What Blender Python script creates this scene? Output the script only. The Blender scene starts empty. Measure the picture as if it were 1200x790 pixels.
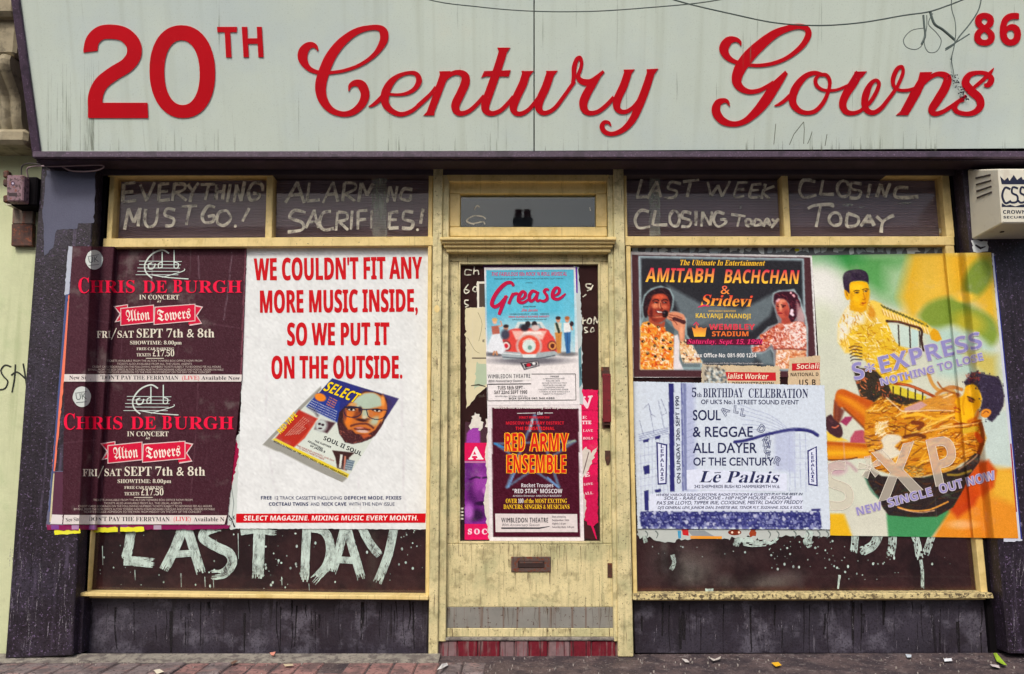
import bpy, bmesh, math, random
import numpy as np
from mathutils import Vector
from mathutils.geometry import tessellate_polygon
random.seed(7); RNG = np.random.default_rng(7)
sc = bpy.context.scene
COL = sc.collection

# ------------------------------------------------------------------ camera, sky, sun, exposure
CAM_D, CAM_H, TILT, FOC = 4.5, 1.0, math.atan(0.14), 1000.0
cam = bpy.data.cameras.new('camera'); camo = bpy.data.objects.new('camera', cam); COL.objects.link(camo)
camo.location = (0, -CAM_D, CAM_H); camo.rotation_euler = (math.pi/2 + TILT, 0, 0)
cam.sensor_width = 36; cam.lens = 36*FOC/1200; cam.clip_end = 2000; cam.clip_start = 0.05
sc.camera = camo
SUN_EL, SUN_AZ = math.radians(46), math.radians(196)      # azimuth the sun stands at, clockwise from +Y
w = bpy.data.worlds.new("World"); sc.world = w; w.use_nodes = True
nt = w.node_tree; nt.nodes.clear()
sky = nt.nodes.new('ShaderNodeTexSky'); sky.sky_type = 'NISHITA'; sky.sun_disc = False
sky.sun_elevation = SUN_EL; sky.sun_rotation = SUN_AZ; sky.dust_density = 4; sky.air_density = 1.0; sky.ozone_density = .6
bg = nt.nodes.new('ShaderNodeBackground'); bg.inputs['Strength'].default_value = 0.15
wo = nt.nodes.new('ShaderNodeOutputWorld')
nt.links.new(sky.outputs[0], bg.inputs[0]); nt.links.new(bg.outputs[0], wo.inputs[0])
sun = bpy.data.lights.new('sun', 'SUN'); sun.energy = 1.5; sun.angle = math.radians(12); sun.color = (1, .985, .9)
suno = bpy.data.objects.new('sun', sun); COL.objects.link(suno)
sd = Vector((math.sin(SUN_AZ)*math.cos(SUN_EL), math.cos(SUN_AZ)*math.cos(SUN_EL), math.sin(SUN_EL)))
suno.rotation_euler = sd.to_track_quat('Z', 'Y').to_euler(); suno.location = (0, -6, 12)
sc.view_settings.view_transform = 'Standard'; sc.view_settings.look = 'None'
sc.view_settings.gamma = 1; sc.view_settings.use_curve_mapping = False
sc.view_settings.exposure = 0.25
sc.render.engine = 'CYCLES'; sc.cycles.max_bounces = 6; sc.cycles.transparent_max_bounces = 16
sc.cycles.use_denoising = True

# ------------------------------------------------------------------ measuring: photograph pixel -> point of the place
CT, ST = math.cos(TILT), math.sin(TILT)
def ray(u, v):
    a, b = (u-600)/FOC, (395-v)/FOC
    return a, CT - b*ST, ST + b*CT
def P(u, v, Y=0.0):
    a, dy, dz = ray(u, v); t = (Y + CAM_D)/dy
    return (a*t, Y, CAM_H + dz*t)
def G(u, v, Z=0.0):
    a, dy, dz = ray(u, v); t = (Z - CAM_H)/dz
    return (a*t, -CAM_D + dy*t, Z)
# the sign board leans out at the top: plane through its lower edge
SIGN_Y0 = -0.24; SIGN_T = math.radians(19)
SIGN_Z0 = P(600, 177, SIGN_Y0)[2]
SN = Vector((0, -math.cos(SIGN_T), -math.sin(SIGN_T)))     # outward normal
def S(u, v, lift=0.0):
    a, dy, dz = ray(u, v); o = Vector((0, -CAM_D, CAM_H)); d = Vector((a, dy, dz))
    p0 = Vector((0, SIGN_Y0, SIGN_Z0)) + SN*lift
    t = (p0-o).dot(SN)/d.dot(SN)
    return tuple(o + d*t)

def lin(c):
    return tuple(((x/255)/12.92 if x <= 10 else (((x/255)+.055)/1.055)**2.4) for x in c)

# ------------------------------------------------------------------ materials
def nodes(m):
    m.use_nodes = True; t = m.node_tree; b = t.nodes['Principled BSDF']; return t, b
def mk(t, kind, **kw):
    n = t.nodes.new(kind)
    for k, v in kw.items(): setattr(n, k, v)
    return n
def noise(t, vec, scale, detail=4, rough=.6, mul=None):
    if mul:
        mp = mk(t, 'ShaderNodeMapping'); mp.inputs['Scale'].default_value = mul
        t.links.new(vec, mp.inputs['Vector']); vec = mp.outputs[0]
    n = mk(t, 'ShaderNodeTexNoise'); n.inputs['Scale'].default_value = scale
    n.inputs['Detail'].default_value = detail; n.inputs['Roughness'].default_value = rough
    t.links.new(vec, n.inputs['Vector']); return n.outputs['Fac']
def ramp(t, fac, lo, hi):
    r = mk(t, 'ShaderNodeMapRange', interpolation_type='SMOOTHSTEP')
    r.inputs['From Min'].default_value = lo; r.inputs['From Max'].default_value = hi
    t.links.new(fac, r.inputs['Value']); return r.outputs[0]
def math_(t, op, a, b):
    n = mk(t, 'ShaderNodeMath', operation=op)
    for i, x in enumerate((a, b)):
        if isinstance(x, (int, float)): n.inputs[i].default_value = x
        else: t.links.new(x, n.inputs[i])
    return n.outputs[0]
def mix(t, fac, a, b):
    n = mk(t, 'ShaderNodeMix', data_type='RGBA')
    if isinstance(fac, (int, float)): n.inputs[0].default_value = fac
    else: t.links.new(fac, n.inputs[0])
    for i, x in ((6, a), (7, b)):
        if isinstance(x, tuple): n.inputs[i].default_value = (*x[:3], 1)
        else: t.links.new(x, n.inputs[i])
    return n.outputs[2]
def M(name, col, rough=.6, mott=.2, scale=6, layers=(), bump=0, bscale=60, metal=0, coat=0, spec=.4, attr=False, bmul=None):
    """layers: (kind, colour, lo, hi, amount, scale); kind streak|spot|patch"""
    m = bpy.data.materials.new(name); t, b = nodes(m)
    pos = mk(t, 'ShaderNodeNewGeometry').outputs['Position']
    if attr:
        ca = mk(t, 'ShaderNodeVertexColor', layer_name='Col'); base = ca.outputs['Color']
    else:
        c = lin(col); base = mix(t, 0.0, c, c)
    if mott:
        f = noise(t, pos, scale, 6, .65)
        lo = mix(t, 1.0, base, base)
        sc_ = mk(t, 'ShaderNodeVectorMath', operation='SCALE'); t.links.new(base, sc_.inputs[0])
        mr = mk(t, 'ShaderNodeMapRange'); mr.inputs['From Min'].default_value = .25; mr.inputs['From Max'].default_value = .75
        mr.inputs['To Min'].default_value = 1-mott; mr.inputs['To Max'].default_value = 1+mott
        t.links.new(f, mr.inputs['Value']); t.links.new(mr.outputs[0], sc_.inputs['Scale']); base = sc_.outputs[0]
    for kind, lc, lo, hi, amt, s in layers:
        if kind == 'streak':
            f = ramp(t, noise(t, pos, s, 5, .6, (1, .06, .07)), lo, hi)
            f = math_(t, 'MULTIPLY', f, ramp(t, noise(t, pos, s*.28, 3, .6, (1, 1, .5)), .35, .6))
        elif kind == 'line':
            f = ramp(t, noise(t, pos, s, 2, .4, (1, .05, .03)), lo, hi)
        elif kind == 'grain':
            f = ramp(t, noise(t, pos, s, 2, .5, (1, 1, .35)), lo, hi)
        else:
            f = ramp(t, noise(t, pos, s, 5 if kind == 'patch' else 2, .65), lo, hi)
        base = mix(t, math_(t, 'MULTIPLY', f, amt), base, lin(lc))
    t.links.new(base, b.inputs['Base Color'])
    b.inputs['Roughness'].default_value = rough; b.inputs['Metallic'].default_value = metal
    b.inputs['Specular IOR Level'].default_value = spec; b.inputs['Coat Weight'].default_value = coat
    b.inputs['Coat Roughness'].default_value = .08
    if bump:
        bn = mk(t, 'ShaderNodeBump'); bn.inputs['Strength'].default_value = bump; bn.inputs['Distance'].default_value = .004
        t.links.new(noise(t, pos, bscale, 5, .6, bmul), bn.inputs['Height']); t.links.new(bn.outputs[0], b.inputs['Normal'])
    return m
def alpha_mat(name, col, lo, hi, amt, s=60, mul=(1, 1, 1), rough=.8):
    m = M(name, col, rough, .15, 20); t = m.node_tree; b = t.nodes['Principled BSDF']
    pos = mk(t, 'ShaderNodeNewGeometry').outputs['Position']
    f = math_(t, 'MULTIPLY', ramp(t, noise(t, pos, s, 5, .7, mul), lo, hi), amt)
    t.links.new(f, b.inputs['Alpha']); return m
def glass_mat(name, tint=(.9, .95, .93), refl=1.0):
    m = bpy.data.materials.new(name); m.use_nodes = True; t = m.node_tree; t.nodes.clear()
    tr = mk(t, 'ShaderNodeBsdfTransparent'); tr.inputs[0].default_value = (*tint, 1)
    gl = mk(t, 'ShaderNodeBsdfGlossy'); gl.inputs['Roughness'].default_value = .02
    fr = mk(t, 'ShaderNodeFresnel'); fr.inputs['IOR'].default_value = 1.5
    f = math_(t, 'MULTIPLY', fr.outputs[0], refl)
    mx = mk(t, 'ShaderNodeMixShader'); t.links.new(f, mx.inputs[0]); t.links.new(tr.outputs[0], mx.inputs[1]); t.links.new(gl.outputs[0], mx.inputs[2])
    o = mk(t, 'ShaderNodeOutputMaterial'); t.links.new(mx.outputs[0], o.inputs[0]); return m

GRIME = (48, 40, 34)
m_cream = M('cream_paint', (222, 198, 134), .5, .12, 9, [('patch', (188, 166, 106), .46, .7, .6, 7), ('streak', (150, 126, 76), .5, .75, .5, 60), ('spot', GRIME, .68, .74, .8, 90), ('patch', (196, 168, 96), .5, .7, .5, 14), ('line', (110, 90, 54), .68, .74, .4, 160)], .25, 70)
m_cream_worn = M('worn_cream_paint', (212, 198, 150), .55, .14, 8, [('patch', (168, 166, 124), .42, .68, .75, 5), ('streak', (120, 120, 84), .5, .72, .55, 40), ('patch', (140, 130, 92), .5, .66, .6, 18), ('line', (116, 100, 66), .6, .72, .25, 130), ('spot', (66, 44, 28), .65, .71, .85, 80), ('spot', (150, 140, 110), .55, .7, .5, 180), ('line', (70, 46, 30), .685, .71, .75, 190)], .6, 60)
m_sill = M('flaking_sill_paint', (205, 188, 135), .7, .2, 30, [('spot', (60, 48, 38), .5, .6, .9, 60), ('patch', (110, 95, 66), .5, .65, .7, 25)], .6, 80)
m_grey_kick = M('grey_kick_paint', (128, 126, 120), .55, .15, 12, [('line', (100, 70, 54), .58, .7, .6, 60), ('spot', (72, 40, 28), .64, .7, .9, 60)], .3, 60)
m_pil = M('dark_pilaster_paint', (38, 30, 40), .45, .4, 4, [('patch', (58, 52, 68), .46, .68, .6, 3), ('patch', (24, 16, 26), .5, .66, .6, 7), ('spot', (18, 10, 20), .5, .64, .8, 95), ('spot', (128, 108, 144), .6, .7, .65, 105), ('streak', (104, 92, 118), .54, .74, .6, 22), ('line', (16, 10, 18), .62, .68, .6, 70)], .6, 80, spec=.35)
m_pil2 = M('bluish_repaint', (82, 84, 104), .6, .12, 6, [('spot', (58, 54, 76), .5, .7, .5, 260), ('spot', (124, 120, 140), .66, .76, .4, 300)], .2, 120, spec=.3)
m_riser = M('dark_riser_paint', (54, 49, 60), .4, .4, 5, [('patch', (34, 26, 36), .45, .62, .8, 2.6), ('patch', (98, 94, 106), .5, .66, .65, 7), ('streak', (18, 13, 18), .54, .66, .8, 22), ('streak', (124, 120, 130), .58, .76, .5, 60), ('spot', (160, 152, 160), .64, .72, .6, 100), ('spot', (20, 14, 22), .52, .64, .75, 100)], .6, 70, spec=.45)
m_drip = alpha_mat('black_drips', (20, 14, 20), .3, .55, .85, 50, (1, 1, .3))
m_scuff = alpha_mat('pale_scuffs', (140, 134, 144), .4, .62, .7, 90)
m_black = M('black_fascia_underside', (44, 32, 44), .55, .3, 10, [('spot', (120, 88, 116), .62, .72, .6, 160), ('patch', (70, 52, 72), .52, .7, .6, 8)], .3, 90, spec=.25)
m_near_black = M('near_black', (14, 11, 15), .9, .3, 10, spec=.1)  # near-black tone; on the reveals it paints in the shade
m_signframe = M('sign_frame_paint', (70, 54, 72), .5, .25, 14, [('spot', (134, 110, 140), .58, .7, .6, 140), ('patch', (38, 28, 42), .5, .62, .7, 14)], .25, 90)
m_sign = M('sign_acrylic', (215, 227, 215), .22, .045, 3, [('line', (186, 196, 178), .5, .8, .4, 22), ('line', (150, 160, 142), .7, .78, .2, 60), ('patch', (196, 212, 218), .45, .75, .5, 1.0), ('patch', (220, 222, 204), .6, .8, .35, 3), ('spot', (170, 182, 168), .55, .75, .4, 170)], .02, 5, coat=.35, spec=.5)
m_red = M('red_acrylic', (200, 2, 24), .45, .08, 4, [('patch', (168, 0, 40), .5, .75, .4, 3), ('spot', (222, 70, 88), .7, .76, .6, 60), ('streak', (226, 60, 60), .66, .76, .5, 20)], 0, coat=.05, spec=.25)
m_wall = M('neighbour_render', (196, 201, 162), .8, .1, 6, [('patch', (150, 152, 122), .54, .72, .6, 3), ('streak', (150, 162, 118), .5, .7, .5, 12), ('spot', (90, 92, 70), .7, .76, .7, 60), ('patch', (178, 190, 146), .5, .7, .6, 7)], .4, 50)
m_stone = M('carved_stone', (150, 140, 116), .8, .25, 12, [('patch', (92, 84, 68), .48, .66, .7, 14), ('streak', (190, 182, 158), .55, .7, .5, 20)], .5, 60)
m_paper = M('printed_paper', (0, 0, 0), .55, .07, 9, [('spot', (140, 134, 138), .62, .8, .35, 200), ('patch', (176, 170, 164), .56, .76, .22, 5), ('line', (200, 198, 204), .7, .76, .15, 26), ('spot', (60, 50, 55), .74, .78, .35, 90)], .36, 7, attr=True, bmul=(1.0, 1, .4), spec=.14)
m_scrawl_dirt = alpha_mat('sign_dirt_runs', (122, 128, 108), .3, .75, .42, 40, (1, .1, .1))
m_print = M('printed_ink', (0, 0, 0), .5, .12, 60, [('spot', (128, 112, 112), .68, .82, .35, 240), ('patch', (130, 118, 116), .64, .84, .15, 14)], .0, 16, attr=True, spec=.1)
m_wash = alpha_mat('whitewash', (192, 210, 202), .22, .6, .95, 34, (1, 1, .5))
m_chalk = alpha_mat('thin_whitewash', (232, 226, 206), .22, .6, .95, 30)
m_smear = alpha_mat('smeared_whitewash', (190, 200, 184), .2, .8, .6, 20, (1, 1, .3))
m_haze = alpha_mat('wiped_haze', (132, 146, 136), .42, .72, .62, 9, (1, 1, .8))
m_splash = M('pale_grit', (150, 142, 136), .9, .5, 40)
m_glass = glass_mat('window_glass')
m_shopglass = glass_mat('dirty_shop_glass', (.9, .87, .88), .9)
m_upglass = glass_mat('dusty_upper_glass', (.95, .93, .93), .3)
m_board = M('dark_backing_board', (0, 0, 0), .6, .2, 7, [('patch', (44, 24, 30), .42, .66, .7, 4), ('streak', (136, 110, 100), .6, .8, .4, 40), ('spot', (150, 124, 118), .71, .76, .6, 150), ('spot', (44, 26, 34), .5, .68, .6, 230)], .1, 40, attr=True)
m_board_door = M('door_backing_board', (98, 60, 56), .6, .15, 7, [('spot', (118, 92, 84), .7, .76, .6, 90)], .1, 40)
m_blind = M('ribbed_blind', (150, 138, 148), .6, .18, 3, [('streak', (120, 116, 124), .55, .75, .3, 12)])
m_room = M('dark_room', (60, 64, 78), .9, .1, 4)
m_letterbox = M('letterbox_metal', (104, 86, 80), .5, .25, 40, [('spot', (128, 62, 34), .5, .65, .8, 70)], .3, 90, metal=.5)
m_flap = M('letterbox_flap', (66, 50, 48), .45, .2, 40, [], metal=.4)
m_rust = M('rusty_metal', (78, 52, 44), .6, .3, 40, [('spot', (142, 74, 40), .5, .65, .8, 60), ('patch', (44, 34, 36), .5, .62, .8, 30)], .3, 90, metal=.3)
m_maroon = M('maroon_handle', (108, 26, 34), .4, .25, 30, [('spot', (60, 30, 26), .6, .7, .8, 70)], .2, 60)
m_boxface = M('junction_box_face', (124, 96, 104), .6, .25, 40, [('spot', (62, 42, 46), .5, .62, .9, 60), ('spot', (120, 64, 48), .6, .7, .8, 50)])
m_plate = M('rusty_plate', (120, 104, 92), .7, .2, 40, [('streak', (124, 60, 40), .48, .62, .8, 60), ('patch', (96, 90, 84), .5, .6, .6, 30)], .3, 80)
m_cable = M('cable_rubber', (64, 58, 60), .6, .2, 30)
m_lead = M('grey_cable', (150, 130, 136), .6, .2, 30)
m_wire = M('overhead_wire', (70, 84, 80), .6, .1, 30)
m_alarm = M('alarm_box_plastic', (206, 202, 186), .45, .04, 8, [('patch', (172, 158, 140), .55, .7, .4, 12)], .05, 60)
m_slot = M('vent_slot', (60, 52, 50), .8, 0)
m_tileA = M('maroon_tile', (104, 18, 34), .45, .3, 30, [('streak', (126, 106, 104), .5, .62, .85, 60), ('line', (50, 12, 20), .58, .66, .8, 60)], .4, 60)
m_tileB = M('worn_grey_tile', (122, 98, 100), .6, .25, 30, [('streak', (120, 22, 40), .48, .6, .8, 50), ('line', (60, 30, 34), .6, .66, .7, 70)], .4, 60)
m_pave = M('grimy_pavement', (90, 76, 76), .75, .35, 7, [('patch', (54, 46, 52), .42, .6, .85, 6), ('spot', (160, 152, 150), .62, .7, .7, 55), ('patch', (142, 132, 128), .56, .7, .55, 16), ('spot', (34, 28, 32), .56, .66, .85, 70), ('spot', (180, 172, 170), .68, .74, .6, 170)], .9, 60)
m_grit = M('gutter_grit', (140, 134, 124), .9, .3, 30, [('patch', (92, 84, 82), .45, .6, .8, 20), ('spot', (56, 46, 46), .6, .7, .8, 70)], .8, 80)
m_brickR = M('red_paver', (150, 112, 108), .85, .2, 20, [('patch', (92, 76, 76), .44, .6, .85, 10), ('spot', (50, 36, 38), .56, .66, .8, 60), ('spot', (166, 150, 144), .64, .72, .5, 110)], .5, 80)
m_brickG = M('grey_paver', (124, 112, 112), .85, .2, 20, [('patch', (86, 76, 78), .44, .6, .8, 9), ('patch', (150, 116, 110), .5, .64, .5, 14), ('spot', (46, 36, 40), .56, .66, .8, 60)], .5, 80)
m_road = M('asphalt', (66, 66, 68), .9, .2, 20, [('spot', (96, 96, 98), .6, .7, .6, 200)], .4, 120)
m_oppbrick = M('far_brickwork', (120, 84, 66), .85, .2, 2)
m_opproof = M('far_slate', (66, 68, 76), .7, .2, 3)
m_pot = M('terracotta_pot', (150, 40, 36), .7, .15, 9)
m_stack = M('chimney_brick', (92, 50, 44), .8, .15, 9)
m_oppwin = M('far_window_white', (210, 210, 205), .6, .05)
m_oppglass = M('far_window_glass', (40, 46, 54), .1, .05, spec=.8)
m_graf = M('graffiti_paint', (22, 26, 22), .7, .2, 50)
m_plaster = M('shop_wall', (70, 60, 66), .8, .2, 5)

# ------------------------------------------------------------------ objects
def props(o, label=None, cat=None, group=None, kind=None):
    if label: o['label'] = label
    if cat: o['category'] = cat
    if group: o['group'] = group
    if kind: o['kind'] = kind
    return o
def thing(name, label, cat, loc, group=None):
    o = bpy.data.objects.new(name, None); COL.objects.link(o); o.location = loc; o.empty_display_size = .05
    return props(o, label, cat, group)
def wloc(o):
    v = Vector(o.location)
    while o.parent: o = o.parent; v += Vector(o.location)
    return v
def link(name, me, mat, parent=None):
    o = bpy.data.objects.new(name, me); COL.objects.link(o)
    if isinstance(mat, (list, tuple)):
        for x in mat: me.materials.append(x)
    elif mat: me.materials.append(mat)
    # origin at the piece's own centre, then relative to the parent
    n = len(me.vertices)
    if n:
        co = np.empty(n*3, 'f'); me.vertices.foreach_get('co', co); co = co.reshape(-1, 3)
        c = (co.min(0)+co.max(0))/2; c[2] = co[:, 2].min()
        co -= c; me.vertices.foreach_set('co', co.ravel()); me.update()
        o.location = Vector(c.tolist())
    if parent:
        o.location = Vector(o.location) - wloc(parent)
        o.parent = parent
    return o
def obj(name, V, Fc, mat, parent=None, cols=None, smooth=False):
    me = bpy.data.meshes.new(name); me.from_pydata(V, [], Fc)
    if cols is not None:
        a = me.color_attributes.new('Col', 'FLOAT_COLOR', 'POINT')
        arr = np.ones((len(V), 4), 'f'); arr[:, :3] = np.array(cols, 'f'); a.data.foreach_set('color', arr.ravel())
    if smooth: me.polygons.foreach_set('use_smooth', [True]*len(Fc))
    me.update()
    return link(name, me, mat, parent)
class MB:
    def __init__(s): s.V = []; s.F = []
    def add(s, V, Fc):
        n = len(s.V); s.V += [tuple(v) for v in V]; s.F += [tuple(i+n for i in f) for f in Fc]
    def ring(s, front, back, holes=False):
        n = len(front); s.add(list(front)+list(back), [])
        b = len(s.V)-2*n
        s.F.append(tuple(b+i for i in range(n))); s.F.append(tuple(b+n+i for i in reversed(range(n))))
        for i in range(n): j = (i+1) % n; s.F.append((b+i, b+n+i, b+n+j, b+j))
    def prism(s, poly, yf, yb):
        """pixel polygon measured on the plane Y=yf, run straight back to Y=yb"""
        f = [P(u, v, yf) for u, v in poly]; s.ring(f, [(x, yb, z) for x, y, z in f]); return s
    def box(s, x0, x1, y0, y1, z0, z1):
        s.ring([(x0, y0, z0), (x1, y0, z0), (x1, y0, z1), (x0, y0, z1)], [(x0, y1, z0), (x1, y1, z0), (x1, y1, z1), (x0, y1, z1)]); return s
    def build(s, name, mat, parent=None, bevel=0, smooth=False):
        me = bpy.data.meshes.new(name); bm = bmesh.new()
        vs = [bm.verts.new(v) for v in s.V]
        for f in s.F:
            try: bm.faces.new([vs[i] for i in f])
            except ValueError: pass
        bmesh.ops.recalc_face_normals(bm, faces=bm.faces)
        if bevel: bmesh.ops.bevel(bm, geom=list(bm.edges), offset=bevel, segments=1, affect='EDGES', clamp_overlap=True)
        bm.to_mesh(me); bm.free()
        if smooth: me.polygons.foreach_set('use_smooth', [True]*len(me.polygons))
        return link(name, me, mat, parent)
def R4(u0, v0, u1, v1): return [(u0, v0), (u1, v0), (u1, v1), (u0, v1)]
def tube(name, pts, r, mat, parent=None, n=6):
    pts = [Vector(p) for p in pts]; V = []; Fc = []
    for i, p in enumerate(pts):
        d = (pts[min(i+1, len(pts)-1)]-pts[max(i-1, 0)]).normalized()
        a = d.cross(Vector((0, 1, .01))).normalized(); b = d.cross(a)
        for k in range(n): V.append(tuple(p + a*math.cos(k*math.tau/n)*r + b*math.sin(k*math.tau/n)*r))
    for i in range(len(pts)-1):
        for k in range(n): Fc.append((i*n+k, i*n+(k+1) % n, (i+1)*n+(k+1) % n, (i+1)*n+k))
    Fc.append(tuple(range(n))); Fc.append(tuple((len(pts)-1)*n+k for k in reversed(range(n))))
    return obj(name, V, Fc, mat, parent, smooth=True)

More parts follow.
